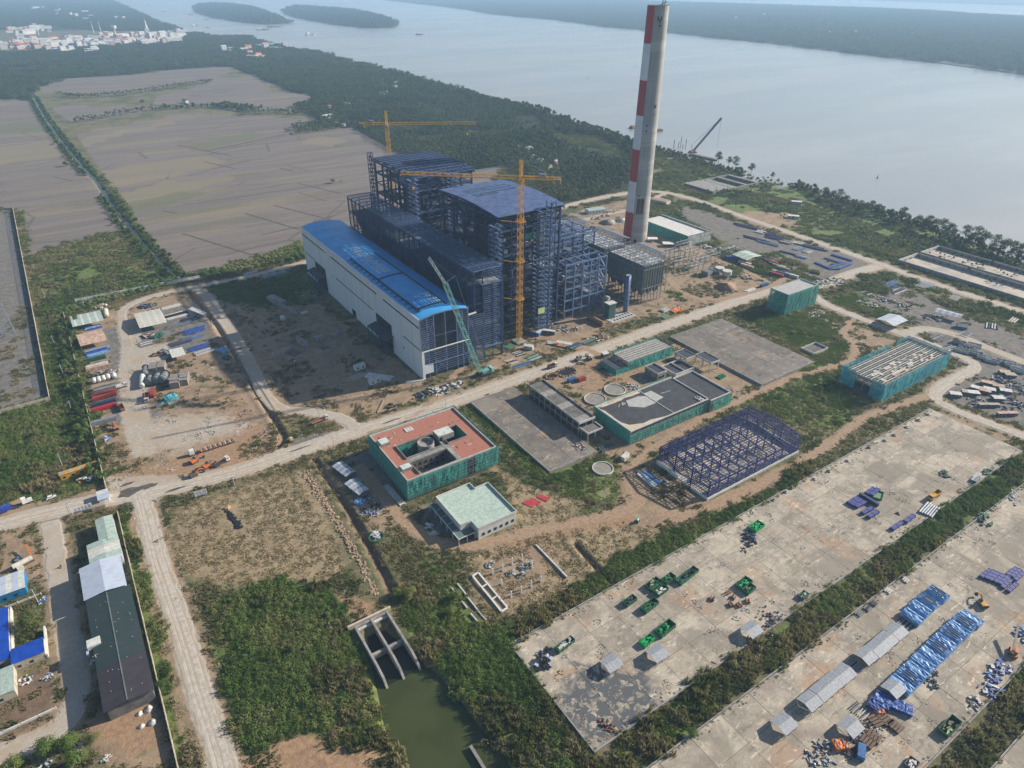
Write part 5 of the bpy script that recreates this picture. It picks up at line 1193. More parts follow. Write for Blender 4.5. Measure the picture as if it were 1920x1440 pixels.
# ================================================================ LOOSE THINGS ON THE SITE
ORD=['first','second','third','fourth','fifth','sixth','seventh','eighth','ninth','tenth','eleventh','twelfth','thirteenth','fourteenth','fifteenth','sixteenth','seventeenth','eighteenth','nineteenth','twentieth','twenty-first','twenty-second','twenty-third','twenty-fourth','twenty-fifth','twenty-sixth','twenty-seventh','twenty-eighth','twenty-ninth','thirtieth']
def at(px,py): x,y=G(px,py);return Vector((x,y,0))
def hd(a,b): p,q=at(*a),at(*b);return math.atan2(q.y-p.y,q.x-p.x)
def c3(c,k=.7): return tuple(x*k for x in c)
def P_(name,c,rough=.55,k=.72,sc=.7): return M(name,c,c3(c,k),rough,0,sc,.42,.62)
red_c=P_('box_red',(.36,.07,.05));navy_c=P_('box_navy',(.04,.06,.13));blue_c=P_('box_blue',(.06,.17,.40));green_c=P_('box_green',(.03,.13,.10));whit_c=P_('box_white',(.62,.60,.57));grey_c=P_('box_grey',(.26,.28,.31));rusty=M('rusted_sheet',(.42,.24,.16),(.55,.47,.40),.85,0,.5);cyan_c=P_('box_cyan',(.12,.45,.50));oran_c=P_('orange_paint',(.62,.17,.03));tan_c=P_('tan_sheet',(.40,.33,.24));purple=P_('girder_violet',(.06,.07,.27));gbin=P_('bin_green',(.035,.15,.075));bgreen=P_('bright_green',(.02,.38,.12));blk_c=P_('heap_black',(.02,.022,.028));brown=P_('crate_brown',(.14,.085,.055));dgrey=P_('tank_grey',(.17,.19,.20));yel_c=P_('machine_yellow',(.55,.30,.04));shed_w=M('sheet_white',(.60,.61,.57),(.44,.46,.43),.6,0,.6);shed_g=M('sheet_green',(.38,.47,.42),(.28,.36,.33),.6,0,.7);shed_y=M('sheet_cream',(.56,.53,.42),(.42,.42,.40),.6,0,.5);shed_b=M('sheet_ice_blue',(.44,.50,.60),(.38,.43,.54),.5,0,.3);tile_g=M('shelter_sheet',(.33,.35,.38),(.25,.27,.30),.6,0,1.2)
tb=NT('tarp_blue');tb.col(tb.mix(tb.ss(tb.noise(.55,5,.7),.4,.62),(.12,.28,.56),(.27,.45,.70))).rough(.35);tb.bump(tb.noise(.9,5,.7),.5,.4);tarp_b=tb.mat
to_=NT('tarp_orange');to_.col((.72,.20,.03)).rough(.5);to_.bump(to_.noise(1.2,4),.6,.4);tarp_o=to_.mat
tn =NT('tarp_navy');tn.col(tn.mix(tn.ss(tn.noise(.5,5,.7),.4,.62),(.03,.065,.27),(.05,.11,.36))).rough(.4);tn.bump(tn.noise(.8,5),.9,.5);tarp_n =tn.mat
def container(label,p,rz,col_,L=12.2,z=0,group=None,H_=2.6):
 root =thing('container',label,'container',(p[0],p[1],z),rz,group);mb=MB();w_=2.44
 n =int(L/.6);v=[];
 mb.box(-L/2,-w_/2,.12,L/2,w_/2,H_)
 for k_ in range(n):
  x=-L/2+.15+k_*(L-.3)/n
  for s in (-1,1): mb.box(x,s*w_/2-.05,.25,x+.28,s*w_/2+.05,H_-.15)
  mb.box(x,-w_/2+.1,H_-.05,x+.28,w_/2-.1,H_+.05)
 mb.build('body',col_,root)
 for s in (-1,1): mb=MB();mb.box(L/2,s*.6-.57,.2,L/2+.07,s*.6+.57,H_-.1);d =mb.build('door',col_,root);mb=MB();mb.box(L/2+.07,s*.3-.04,.3,L/2+.13,s*.3+.04,H_-.2);mb.build('lock_bar',steel_g,d)
 return root
def sheet_roof(name,label,cat,p,rz,L,W,h,rise,roofm,wallm,n=8,base=0.0,open_=False,group=None,single=False,drop=()):
 "gabled or single-pitch roof of separate sheets over walls or posts"
 root =thing(name,label,cat,(p[0],p[1],base),rz,group)
 if open_:
  for i in range(3):
   for s in (-1,1): x=-L/2+.3+(L-.6)*i/2;mb=MB();mb.bar((x,s*(W/2-.3),0),(x,s*(W/2-.3),h),.16);mb.build('post',steel_g,root)
 else:
  mb=MB();mb.box(-L/2+.2,-W/2+.2,0,L/2-.2,W/2-.2,h);mb.build('wall',wallm,root)
  for i in range(max(1,int(L/4))): mb=MB();x=-L/2+2+i*4;mb.box(x-.6,-W/2+.12,1,x+.6,-W/2+.22,2.2 if h > 2.6 else 1.8);mb.build('window',glass,root)
 for i in range(n):
  x0=-L/2+L*i/n;x1=x0+L/n-.035;dz=random.uniform(-.015,.02)
  for s in ((-1,1) if not single else (0,)):
   if (i,s) in drop: continue
   if single: a,b,za,zb=-W/2,W/2,h+.1,h+.1+rise
   else: a,b,za,zb=(s*W/2,s*.02,h,h+rise)
   mb=MB();q=[(x0,a,za+dz),(x1,a,za+dz),(x1,b,zb+dz),(x0,b,zb+dz)]
   mb.add([(x,y,z_+.06) for x,y,z_ in q]+q,[(0,1,2,3),(7,6,5,4),(0,4,5,1),(1,5,6,2),(2,6,7,3),(3,7,4,0)] if s <=0 else [(3,2,1,0),(4,5,6,7),(1,5,4,0),(2,6,5,1),(3,7,6,2),(0,4,7,3)])
   mb.build('roof_sheet',roofm[i % len(roofm)] if isinstance(roofm,list) else roofm,root)
 return root
def lump(mb,c,r_,n=7,k=.35,sq=.6,rr__=random):
 b=mb.n;vs_=[];
 for j in range(4):
  ph=math.pi*j/3;
  for i in range(n):
   a=2*math.pi*i/n;q=r_*(1+rr__.uniform(-k,k));vs_.append((c[0]+q*math.sin(ph)*math.cos(a),c[1]+q*math.sin(ph)*math.sin(a),c[2]+q*sq*math.cos(ph)))
 mb.add(vs_,[(j*n+i,(j+1)*n+i,(j+1)*n+(i+1) % n,j*n+(i+1) % n) for j in range(3) for i in range(n)])
def heap(name,label,cat,p,r_,mats,n,seed,kind='thing',sz=.5,el=1.0,rz=0.0,h=1.0,base=0.0):
 "a heap of loose pieces: each big piece a part"
 root =thing(name,label,cat,(p[0],p[1],base),rz);q=random.Random(seed)
 for i in range(n):
  a=q.uniform(0,6.28);d =q.random()**.6*r_;x,y=d*math.cos(a)*el,d*math.sin(a);mb=MB();z=max(0,h*(1-d/r_))*q.random()
  t_=q.random();s=sz*q.uniform(.6,1.5)
  if t_ < .4: mb.cbox((x,y,z),s*2.4,s*.5,s*.4,q.uniform(0,3.1),q.uniform(-.1,.1))
  elif t_ < .7: mb.cbox((x,y,z),s*1.3,s,s*.6,q.uniform(0,3.1))
  else: lump(mb,(x,y,z+s*.3),s*.7,rr__=q)
  mb.build('piece',q.choice(mats),root)
 return root
def crumpled(mb,L,W,H_,q,nx=8,ny=6,amp=.25):
 v=[]
 for i in range(nx+1):
  for j in range(ny+1):
   e=i in (0,nx) or j in (0,ny);x=-L/2+L*i/nx;y=-W/2+W*j/ny
   v.append((x+(q.uniform(-.15,.15)),y+q.uniform(-.15,.15),.05 if e else H_+q.uniform(-amp,amp)*.5))
 # lift edge ring: vertical drape
 mb.add(v,[(i*(ny+1)+j,(i+1)*(ny+1)+j,(i+1)*(ny+1)+j+1,i*(ny+1)+j+1) for i in range(nx) for j in range(ny)])
def tarped(label,p,rz,L,W,H_,mat,seed,group=None,base=0.0,frame=False):
 q=random.Random(seed);root =thing('tarped_module',label,'tarpaulin load',(p[0],p[1],base),rz,group)
 mb=MB();mb.box(-L/2+.5,-W/2+.5,.05,L/2-.5,W/2-.5,H_-.6);mb.build('load',deckd,root)
 nx,ny=9,8;v=[]
 xs_=[-L/2,-L/2+.05]+[-L/2+L*i/(nx-3) for i in range(1,nx-3)]+[L/2-.05,L/2];ysx=[-W/2,-W/2+.05]+[-W/2+W*i/(ny-3) for i in range(1,ny-3)]+[W/2-.05,W/2]
 for i,x in enumerate(xs_):
  for j,y in enumerate(ysx):
   e=i in (0,len(xs_)-1) or j in (0,len(ysx)-1);v.append((x+q.uniform(-.08,.08),y+q.uniform(-.08,.08),.1 if e else H_+q.uniform(-.22,.16)-(.25 if (i+j) % 3==0 else 0)))
 m_=len(ysx);mb=MB();mb.add(v,[(i*m_+j,(i+1)*m_+j,(i+1)*m_+j+1,i*m_+j+1) for i in range(len(xs_)-1) for j in range(m_-1)]);mb.build('tarpaulin',mat,root)
 for s in ((-.28,.28) if not frame else (-.4,-.13,.13,.4)): mb=MB();mb.box(s*L-.14,-W/2-.05,H_+.02,s*L+.14,W/2+.05,H_+.18);mb.build('batten',blue_c,root)
 if frame:
  for s in (-.27,.27): mb=MB();mb.box(s*L-.8,-W*.3,H_-.05,s*L+.8,W*.3,H_+.12);mb.build('opening',black,root)
 return root
def bin_(label,p,rz,L,W,H_,mat,seed,fill=None,base=0.0,group=None):
 q=random.Random(seed);root =thing('steel_skip',label,'skip',(p[0],p[1],base),rz,group)
 mb=MB();mb.box(-L/2,-W/2,.15,L/2,W/2,.3);mb.build('floor',mat,root)
 for (a,b,c,d_) in ((-L/2,-W/2,L/2,-W/2+.12),(-L/2,W/2-.12,L/2,W/2),(-L/2,-W/2+.12,-L/2+.12,W/2-.12),(L/2-.12,-W/2+.12,L/2,W/2-.12)): mb=MB();mb.box(a,b,.3,c,d_,H_);mb.build('side',mat,root)
 for i in range(5):
  for s in (-1,1): x=-L/2+.3+(L-.6)*i/4;mb=MB();mb.box(x-.08,s*W/2-.1*(s < 0)-.02,.15,x+.08,s*W/2+.1*(s > 0)+.02,H_+.05);mb.build('rib',mat,root)
 if fill:
  for i in range(14): mb=MB();mb.cbox((q.uniform(-L/2+1,L/2-1),q.uniform(-W/2+.5,W/2-.5),.3),q.uniform(.6,2.2),q.uniform(.3,.8),H_*q.uniform(.3,.8),q.uniform(-.3,.3));mb.build('load',q.choice(fill),root)
 return root
def wheel(root,x,y,r_=.52,w_=.35,z=None):
 z=r_ if z is None else z;mb=MB();mb.tube((x,y-w_/2,z),(x,y+w_/2,z),r_,r_,12);t_=mb.build('wheel',rubber,root);mb=MB();s=1 if y > 0 else -1;mb.tube((x,y+s*w_/2,z),(x,y+s*(w_/2+.03),z),r_*.5,r_*.5,8);mb.build('rim',steel_g,t_)
def truck(label,p,rz,cabm,bodym,L=8,kind='dump',base=0.0,bw=2.4,bh=1.3,cat='truck'):
 root =thing('truck',label,cat,(p[0],p[1],base),rz)
 fx=L/2
 mb=MB();mb.box(-L/2,-.45,.7,fx-.4,.45,1.0);mb.build('chassis',deckd,root)
 mb=MB();mb.add([(fx-2.1,-1.2,.8),(fx,-1.2,.8),(fx,1.2,.8),(fx-2.1,1.2,.8),(fx-2.1,-1.15,3.0),(fx-.35,-1.15,3.0),(fx-.35,1.15,3.0),(fx-2.1,1.15,3.0),(fx,-1.2,1.9),(fx,1.2,1.9)],
   [(0,3,2,1),(4,5,6,7),(0,1,8,5,4),(1,2,9,8),(8,9,6,5),(2,3,7,6,9),(3,0,4,7)]);cab=mb.build('cab',cabm,root)
 mb=MB();mb.add([(fx-.02,-1.0,1.98),(fx-.02,1.0,1.98),(fx-.33,1.0,2.85),(fx-.33,-1.0,2.85)],[(0,1,2,3)]);o=mb.build('windscreen',glass,cab);o.location.x=.04
 for s in (-1,1): mb=MB();mb.box(fx-1.6,s*1.2-.03,1.9,fx-.7,s*1.2+.03,2.7);mb.build('window',glass,cab);mb=MB();mb.box(fx-.02,s*.9-.15,1.05,fx+.05,s*.9+.15,1.3);mb.build('headlight',white,cab)
 b0,b1=-L/2,fx-2.4
 if kind =='dump':
  mb=MB();mb.box(b0,-bw/2,1.1,b1,bw/2,1.25);mb.build('bed',bodym,root)
  for (a,b,c,d_) in ((b0,-bw/2,b1,-bw/2+.1),(b0,bw/2-.1,b1,bw/2),(b0,-bw/2+.1,b0+.1,bw/2-.1),(b1-.1,-bw/2+.1,b1,bw/2-.1)): mb=MB();mb.box(a,b,1.25,c,d_,1.25+bh);mb.build('bed_side',bodym,root)
 elif kind =='flat':
  mb=MB();mb.box(b0,-bw/2,1.05,b1,bw/2,1.3);mb.build('bed',bodym,root);mb=MB();mb.bar((b1-.6,0,1.3),(b1-.6,0,2.6),.4);mb.bar((b1-.6,0,2.6),(b0+.5,0,2.1),.3);mb.build('loader_arm',rust,root)
 elif kind =='box':
  mb=MB();mb.box(b0,-bw/2,1.05,b1,bw/2,1.05+bh);mb.build('box',bodym,root)
 for x in (fx-1.1,-L/2+1.2,-L/2+2.5):
  for s in (-1,1): wheel(root,x,s*1.05)
 return root
def excavator(label,p,rz,mat,reach=(3.2,3.3,6.2,.6),base=0.0,sw=0.0,house=None):
 root =thing('excavator',label,'excavator',(p[0],p[1],base),rz)
 for s in (-1,1):
  mb=MB();mb.box(-1.9,s*1.1-.3,.08,1.9,s*1.1+.3,.85);t_=mb.build('track',rubber,root)
  for k_ in range(4): mb=MB();mb.tube((-1.4+k_*.93,s*1.1-.32,.45),(-1.4+k_*.93,s*1.1+.32,.45),.28,.28,8);mb.build('roller',steel_g,t_)
 mb=MB();mb.box(-2.1,-1.3,.95,1.1,1.3,1.9);mb.build('house',house or mat,root);mb=MB();mb.box(-2.35,-1.2,.95,-2.1,1.2,2.0);mb.build('counterweight',deckd,root)
 mb=MB();mb.add([(.0,.3,1.9),(1.4,.3,1.2),(1.4,1.3,1.2),(0,1.3,1.9),(.0,.3,2.9),(1.1,.3,2.9),(1.1,1.3,2.9),(0,1.3,2.9)],[(0,3,2,1),(4,5,6,7),(0,1,5,4),(1,2,6,5),(2,3,7,6),(3,0,4,7)]);mb.build('cab',glass,root)
 x1,z1,x2,z2=reach;mb=MB();mb.bar((.9,-.2,1.5),(x1,-.2,z1+.8),.45,.5);mb.bar((x1,-.2,z1+.8),(x2,-.2,z1),.38,.42);mb.build('boom',mat,root)
 mb=MB();mb.bar((x2,-.2,z1),(x2+.5,-.2,z2+.6),.32,.36);mb.build('stick',mat,root);mb=MB();mb.bar((.9,-.2,2.0),(x1-.6,-.2,z1+.2),.16);mb.build('ram',steel_g,root)
 mb=MB();mb.add([(x2+.1,-.7,z2+.6),(x2+.8,-.7,z2+.6),(x2+.8,.4,z2+.6),(x2+.1,.4,z2+.6),(x2-.5,-.7,z2-.3),(x2+.5,-.7,z2-.5),(x2+.5,.4,z2-.5),(x2-.5,.4,z2-.3)],[(0,1,2,3),(7,6,5,4),(0,4,5,1),(1,5,6,2),(2,6,7,3),(3,7,4,0)]);mb.build('bucket',deckd,root)
 return root
def car(label,p,rz,mat):
 root =thing('car',label,'car',(p[0],p[1],0),rz);mb=MB()
 prof =[(-2.2,.35),(2.2,.35),(2.25,.8),(1.2,.95),(.6,1.45),(-1.3,1.5),(-2.0,1.0),(-2.25,.9)]
 mb.add([(x,-.85,z) for x,z in prof]+[(x,.85,z) for x,z in prof],[tuple(range(7,-1,-1))[::-1][::-1],tuple(range(8,16))]+[(i,(i+1)%8,8+(i+1)%8,8+i) for i in range(8)]);mb.build('body',mat,root)
 mb=MB();mb.add([(1.18,-.7,.99),(1.18,.7,.99),(.62,.66,1.44),(.62,-.66,1.44)],[(0,1,2,3)]);o=mb.build('windscreen',glass,root);o.location=(.03,0,.02)
 mb=MB();mb.add([(-1.33,-.66,1.5),(-1.33,.66,1.5),(-1.95,.7,1.05),(-1.95,-.7,1.05)],[(0,1,2,3)]);o=mb.build('rear_window',glass,root);o.location=(-.03,0,.02)
 for s in (-1,1): mb=MB();mb.box(-1.2,s*.85-.02,1.0,.7,s*.85+.02,1.36);mb.build('side_window',glass,root)
 for x in (-1.35,1.4):
  for s in (-1,1): wheel(root,x,s*.78,.33,.2)
 return root
def bars_pile(name,label,cat,p,rz,n,L,w_,gap,mat,h_=.4,base=.0,jit=.3,seed=1,round_=False,part='bar'):
 q=random.Random(seed);root =thing(name,label,cat,(p[0],p[1],base),rz)
 for i in range(n):
  y=(i-(n-1)/2)*gap;l=L*q.uniform(1-jit,1);x=q.uniform(-1,1)*L*jit*.3;mb=MB();m_=mat if not isinstance(mat,list) else q.choice(mat)
  if round_: mb.tube((x-l/2,y,w_/2+.1),(x+l/2,y+q.uniform(-.15,.15),w_/2+.1),w_/2,w_/2,10)
  else: mb.cbox((x,y,.08),l,w_,h_,q.uniform(-.02,.02))
  mb.build(part,m_,root,False)
 return root
def tank_lying(label,p,rz,L,r_,mat,base=0.0,cone=False,cat='tank',r2=None):
 root =thing('storage_tank',label,cat,(p[0],p[1],base),rz);r2=r_ if r2 is None else r2;mb=MB();mb.tube((-L/2,0,r_+.3),(L/2,0,r_+.3),r_,r2,20);mb.build('shell',mat,root,False)
 for s in (-1,1): mb=MB();rr2=r_ if s < 0 else r2;mb.tube((s*L/2,0,r_+.3),(s*(L/2+.7),0,r_+.3),rr2,rr2*.55,20);mb.build('end_cap',mat,root)
 for s in (-.3,.3): mb=MB();mb.box(s*L-.2,-r_*.8,0,s*L+.2,r_*.8,.55);mb.build('saddle',conc_d,root);mb=MB();mb.tube((s*L-.12,0,r_+.3),(s*L+.12,0,r_+.3),r_+.05,r_+.05,20);mb.build('band',mat,root)
 return root
YZ=.56
# ---------- shelters and bins on the storage yard
def shelter(px,py,label,rz=0.0,L=7.0,W=6.6,mat=None,base=YZ,group='grey gabled shelters in the yards',h=2.6): return sheet_roof('shelter',label,'shelter',at(px,py),rz,L,W,h,1.0,mat or tile_g,steel_g,5,base,True,group)
SL=[((1145,1253),'pale grey gabled shelter at the edge of the black sludge'),((1231,1234),'pale grey gabled shelter just right of the sludge one, debris at its foot'),((1407,1190),'pale grey gabled shelter by the lower kerb of the storage yard'),((1467,1366),'lone grey shelter at the lower left end of the long row'),((1591,1372),'grey shelter amid scrap, beside the orange cover'),((1671,1300),'grey shelter at the lower end of the blue tarpaulin row')]
for (p,l) in SL: shelter(p[0],p[1],l)
rowp=[(300,975),(390,900),(470,832),(555,765),(720,636),(800,578),(870,516),(948,452)]
for i,q in enumerate(rowp): shelter(1440+q[0]/4,1080+q[1]/4,f'{ORD[i]} grey shelter from the left in the unbroken long row')
blue1=[(1070,330),(1128,268),(1190,214),(1262,158)]
for i,q in enumerate(blue1): tarped(f'{ORD[i]} blue tarpaulined module from the left, in the shorter blue row',at(1440+q[0]/4,1080+q[1]/4),0,4.7,7.8,2.5,tarp_b,60+i,'blue tarpaulined modules',YZ,i in (2,3))
blue2=[(985,842),(1040,790),(1095,737),(1150,680),(1205,625),(1260,572),(1310,524),(1360,468),(1412,425),(1458,378),(1508,346)]
for i,q in enumerate(blue2): tarped(f'{ORD[i]} blue tarpaulined module from the left, in the longer blue row',at(1440+q[0]/4,1080+q[1]/4),0,4.6,8.0,2.6,tarp_b,80+i,'blue tarpaulined modules',YZ,i in (1,5,7,9))
y2=lambda x,y: at(1440+x/4,1080+y/4)
tarped('dark blue tarpaulin bundle spilling below the lower grey shelter',y2(850,950),.3,7,5.5,2,tarp_n,101,None,YZ);tarped('long crumpled navy tarpaulin hanging toward the racks',y2(965,990),-1.1,9.5,4.6,1.6,tarp_n,102,None,YZ);tarped('navy tarpaulined block beside the smaller orange cover',y2(795,985),.2,5,4.5,1.7,purple,103,None,YZ)
tarped('orange cover at the foot of the navy tarpaulin',y2(822,1025),-.5,3.6,3,1.5,tarp_o,104,None,YZ);tarped('larger orange cover near the bottom scrap heaps',y2(532,1285),-.45,4.6,3.6,1.8,tarp_o,105,None,YZ)
container('short bright blue box right of the larger orange cover',y2(690,1338),.5,blue_c,5.5,YZ,None,2.0)
for i,q in enumerate([(800,1100),(870,1085),(950,1140),(740,1255),(790,1215)]): bars_pile('crate_rack',f'{ORD[i]} brown rack of flat crates among the racks under the navy tarpaulin','rack',y2(*q),.1*i-.2,4,4.2,.9,1.15,brown,.9,YZ,.05,i,part='crate')
for i,(q,mt_,l) in enumerate([((640,680),steel_g,'pallet of pale tubes between two grey shelters'),((1020,370),deckd,'dark pipe rack at the upper end of the shelter row'),((680,1020),conc_w,'small pale frame lying left of the navy tarpaulin')]): bars_pile('pipe_rack',l,'rack',y2(*q),0,8,5.2,.42,.75,[mt_,steel_g,deckd],.5,YZ,.15,20+i,True,'pipe')
heap('tangled_mesh','dark tangled mesh heap below the longer blue row','scrap heap',y2(1220,765),3.4,[deckd,blk_c,steel_g],40,3,sz=.8,el=1.5,rz=.5,base=YZ,h=1.6)
for i,q in enumerate([(330,1370),(410,1290),(455,1420),(660,1210),(740,1170),(820,1190),(620,1330)]): heap('scrap_heap',['scaffold bundle in white sheeting at the bottom edge','grey tangle of scaffold left of the larger orange cover','flat tangle of pale tubes touching the bottom edge','dark scrap under the grey shelter','scrap heap between shelter and brown racks','white sacks on pallets beside the brown racks','small black machinery row left of the blue box'][i],'scrap heap',y2(*q),2.6,[[steel_g,deckd,conc_w],[deckd,steel_g],[steel_g,conc_d],[blk_c,deckd],[deckd,brown],[conc_w,steel_g],[blk_c,deckd]][i],26,30+i,sz=.6,el=1.3,rz=.5,base=YZ)
bin_('large green skip full of crates near the lower kerb of the container yard',y2(1350,1150),.0,9.5,3.6,2.2,gbin,5,[brown,tan_c,bgreen],YZ);bin_('grey open box at the very bottom of the container yard',y2(1070,1425),.1,4.5,3.2,1.4,dgrey,6,[whit_c],YZ)
excavator('yellow excavator folded up at the top of the longer blue row',y2(1600,225),1.0,yel_c,(2.6,2.6,4.6,1.2),YZ)
oc=thing('mobile_crane','orange mobile crane with its pale boom reaching off the right edge','crane',(*y2(1830,590)[:2],YZ),.35)
for s in (-1,1): wheel(oc,-1.6,s*1.3,.6,.45);wheel(oc,1.6,s*1.3,.6,.45)
mb=MB();mb.box(-2.6,-1.2,.6,2.6,1.2,1.5);mb.build('carrier',oran_c,oc);mb=MB();mb.box(-1.5,-1.1,1.5,1.2,0,2.9);mb.build('cab',oran_c,oc);mb=MB();mb.bar((-1,.5,2.4),(12,.5,5.5),.7,.8);mb.build('boom',tan_c,oc);mb=MB();mb.box(-2.9,.1,1.5,-1.6,1.1,2.6);mb.build('counterweight',deckd,oc)
nv=[(-1,30),(1,60),(2,95),(0,130),(2,165)]
for i,(a,b) in enumerate([((1590,20),(1660,-30)),((1625,30),(1690,-20)),((1655,45),(1725,-8)),((1690,60),(1765,5)),((1725,75),(1800,20)),((1745,100),(1820,45)),((1785,130),(1865,70)),((1790,0),(1850,-40)),((1830,15),(1880,-25)),((1850,35),(1900,0))]):
 p0,p1=y2(*a),y2(*b);d =p1-p0;root =thing('girder',f'{ORD[i]} navy box girder from the left in the stack at the right edge','girder',((p0.x+p1.x)/2,(p0.y+p1.y)/2,YZ),0,'navy girders at the right edge');mb=MB();mb.box(-4.2,-.8,.1,4.2,.8,1.1);mb.build('box_section',purple,root)
 for s in (-.9,-.3,.3,.9): mb=MB();mb.box(s*4.2-.12,-.9,0,s*4.2+.12,.9,1.2);mb.build('stiffener',navy_c,root)
for i,q in enumerate([(1900,450),(1720,720),(1760,690),(1700,800),(1650,870)]): heap('girder_scrap',f'{ORD[i]} heap of violet-blue steel offcuts on the right edge, from the top','scrap heap',y2(*q),3.2,[purple,steel_g,blue_c],18,200+i,sz=.9,el=1.4,rz=.7,base=YZ,h=.6)
heap('pipe_scrap','fan of loose white pipes by the lower shrub strip','scrap heap',y2(1555,960),3,[conc_w,deckd],22,210,sz=.8,base=YZ,h=.6)
for i,q in enumerate([(900,120),(1030,40),(680,290),(740,255),(790,215)]): bars_pile('valve_row',['pale steel bracket lying on the upper kerb','grey brackets at the upper kerb right end','first dark valve block on the upper kerb','second dark valve block on the upper kerb','third dark valve block on the upper kerb'][i],'steel block',y2(*q),.05,3,3.4,.6,.9,conc_w if i < 2 else [deckd,dgrey],.6,YZ,.3,220+i)
# storage yard
y1=lambda x,y: at(960+x/4,900+y/4)
def B1(x,y,l,rz=0.0,L=7,W=3,H_=1.9,m_=None,fill=None,s=1): bin_(l,y1(x,y),rz,L,W,H_,m_ or gbin,s,fill,YZ)
B1(395,1252,'long green skip with pale load at the left end of the storage yard',.12,9,2.6,1.7,None,[conc_w,steel_g],1)
heap('covered_heap','black heap half under grey sheet by the left kerb','scrap heap',y1(235,1350),4.2,[blk_c,blk_c,shed_b],46,7,sz=.9,el=1.4,rz=.5,base=YZ,h=2.6)
B1(880,925,'short dark green skip nearest the middle left',.1,6.4,2.8,1.9,None,[deckd],2);B1(1060,800,'green frame skip with tan boards, upper row left',.1,7.5,4,1.8,None,[tan_c,gbin],3);B1(1170,760,'dark green skip beside the tan boards, upper row',.1,6.5,3.2,2,None,[gbin],4);B1(1115,848,'dark green skip with white blocks inside',.1,6.5,3,1.9,None,[whit_c,conc_w],5);B1(1310,735,'long dark green skip of black scrap at the upper kerb',.12,13,3.2,1.7,None,[blk_c,navy_c],6)
B1(1028,962,'open green skip in the middle of the yard',.12,8.6,3.2,2,None,[gbin],7);B1(1145,1135,'big green skip beside the bright green one',.1,9,3.8,2.2,None,[bgreen,gbin],8);B1(1010,1225,'short bright green skip of tangled parts',.12,6.5,3,1.7,bgreen,[bgreen,bgreen],9)
B1(1735,795,'rear green skip of the pair by the rusty stands',.1,7.5,3.8,1.9,None,[bgreen],10);B1(1770,835,'front green skip of the pair by the rusty stands',.1,6,3.4,1.8,gbin,[gbin,tan_c],11);B1(1830,365,'bright green cover tray at the upper edge of the yard',.1,7.5,4.2,1.7,bgreen,[bgreen],12)
heap('black_heap','black scrap heap beneath the bright green tray','scrap heap',y1(1775,450),3.6,[blk_c,deckd,navy_c],34,8,sz=.8,el=1.5,rz=.5,base=YZ,h=1.2)
for i,q in enumerate([(1620,855),(1660,890),(1500,900),(1765,920),(1640,945),(1700,950)]): bars_pile('stand',f'{ORD[i]} low rusty steel stand in front of the green pair','stand',y1(*q),.3*i,2,2.6,.5,1.1,[rust,deckd],1.0,YZ,.1,40+i)
heap('tyre_heap','small black heap just below the green tray','scrap heap',y1(1735,535),1.6,[blk_c],12,9,sz=.5,base=YZ)
heap('yard_debris','brown debris spread beside the third shelter','debris',y1(1900,1075),5,[brown,tan_c,deckd],34,10,sz=.5,el=1.8,rz=.7,base=YZ,h=.3);heap('rusty_scrap','rusty crumpled frame on the sludge near the yard corner','scrap heap',at(1137,1362),2.4,[rust,deckd],20,11,sz=.7,el=1.6,rz=-1.1,base=YZ,h=.6)
yz=lambda x,y: at(1440+x/4,640+y/4)
for i,(a,b,z_) in enumerate([((595,1230),(680,1180),0),((620,1245),(705,1200),0),((650,1258),(735,1212),0),((735,1160),(790,1115),0),((765,1170),(822,1122),0),((700,1305),(780,1262),0),((745,1335),(818,1288),0),((920,1425),(1000,1370),0),((1020,1370),(1088,1318),0)]):
 p0,p1=yz(*a),yz(*b);L=(p1-p0).length;root =thing('girder',f'{ORD[i]} navy box girder from the left lying in the storage yard','girder',((p0.x+p1.x)/2,(p0.y+p1.y)/2,YZ),math.atan2(p1.y-p0.y,p1.x-p0.x),'navy girders in the storage yard');mb=MB();mb.box(-L/2,-1.0,.15,L/2,1.0,1.3);mb.build('box_section',purple,root)
 for s in (-.46,0,.46): mb=MB();mb.box(s*L-.2,-1.1,0,s*L+.2,1.1,1.4);mb.build('stiffener',navy_c,root)
p0,p1=yz(680,1165),yz(820,1250);root =thing('cross_girder','long navy girder laid across the others','girder',((p0.x+p1.x)/2,(p0.y+p1.y)/2,YZ+.2),math.atan2(p1.y-p0.y,p1.x-p0.x));L=(p1-p0).length;mb=MB();mb.box(-L/2,-.8,.1,L/2,.8,2.0);mb.build('box_section',navy_c,root)
bin_('pale green lattice frame leaning on the navy girders',yz(825,1165),.4,7,4,1.0,P_('pale_green',(.16,.30,.16)),13,None,YZ)
truck('yellow dump truck with an empty grey bed in the storage yard',yz(1240,1175),3.15,yel_c,yel_c,9.5,'dump',YZ)
bars_pile('tube_bundle','bundle of pale grey tubes by the lower kerb','pipe stack',yz(1205,1275),.14,6,11,1.0,1.1,steel_g,.9,YZ,.1,50,True,'tube');bars_pile('tray_stack','grey tray stack by the lower kerb near the rusted bits','steel block',yz(1550,1045),.1,2,7,1.4,1.6,[dgrey,steel_g],1.2,YZ,.1,51);heap('dark_machinery','dark green machinery beyond the grey trays','scrap heap',yz(1640,990),2.4,[gbin,deckd],18,12,sz=.8,el=1.5,rz=.4,base=YZ);heap('net_heap','black net heap lying alone toward the yard end','scrap heap',yz(1325,1005),2.6,[blk_c,gbin],24,13,sz=.8,el=1.3,base=YZ,h=1.4)
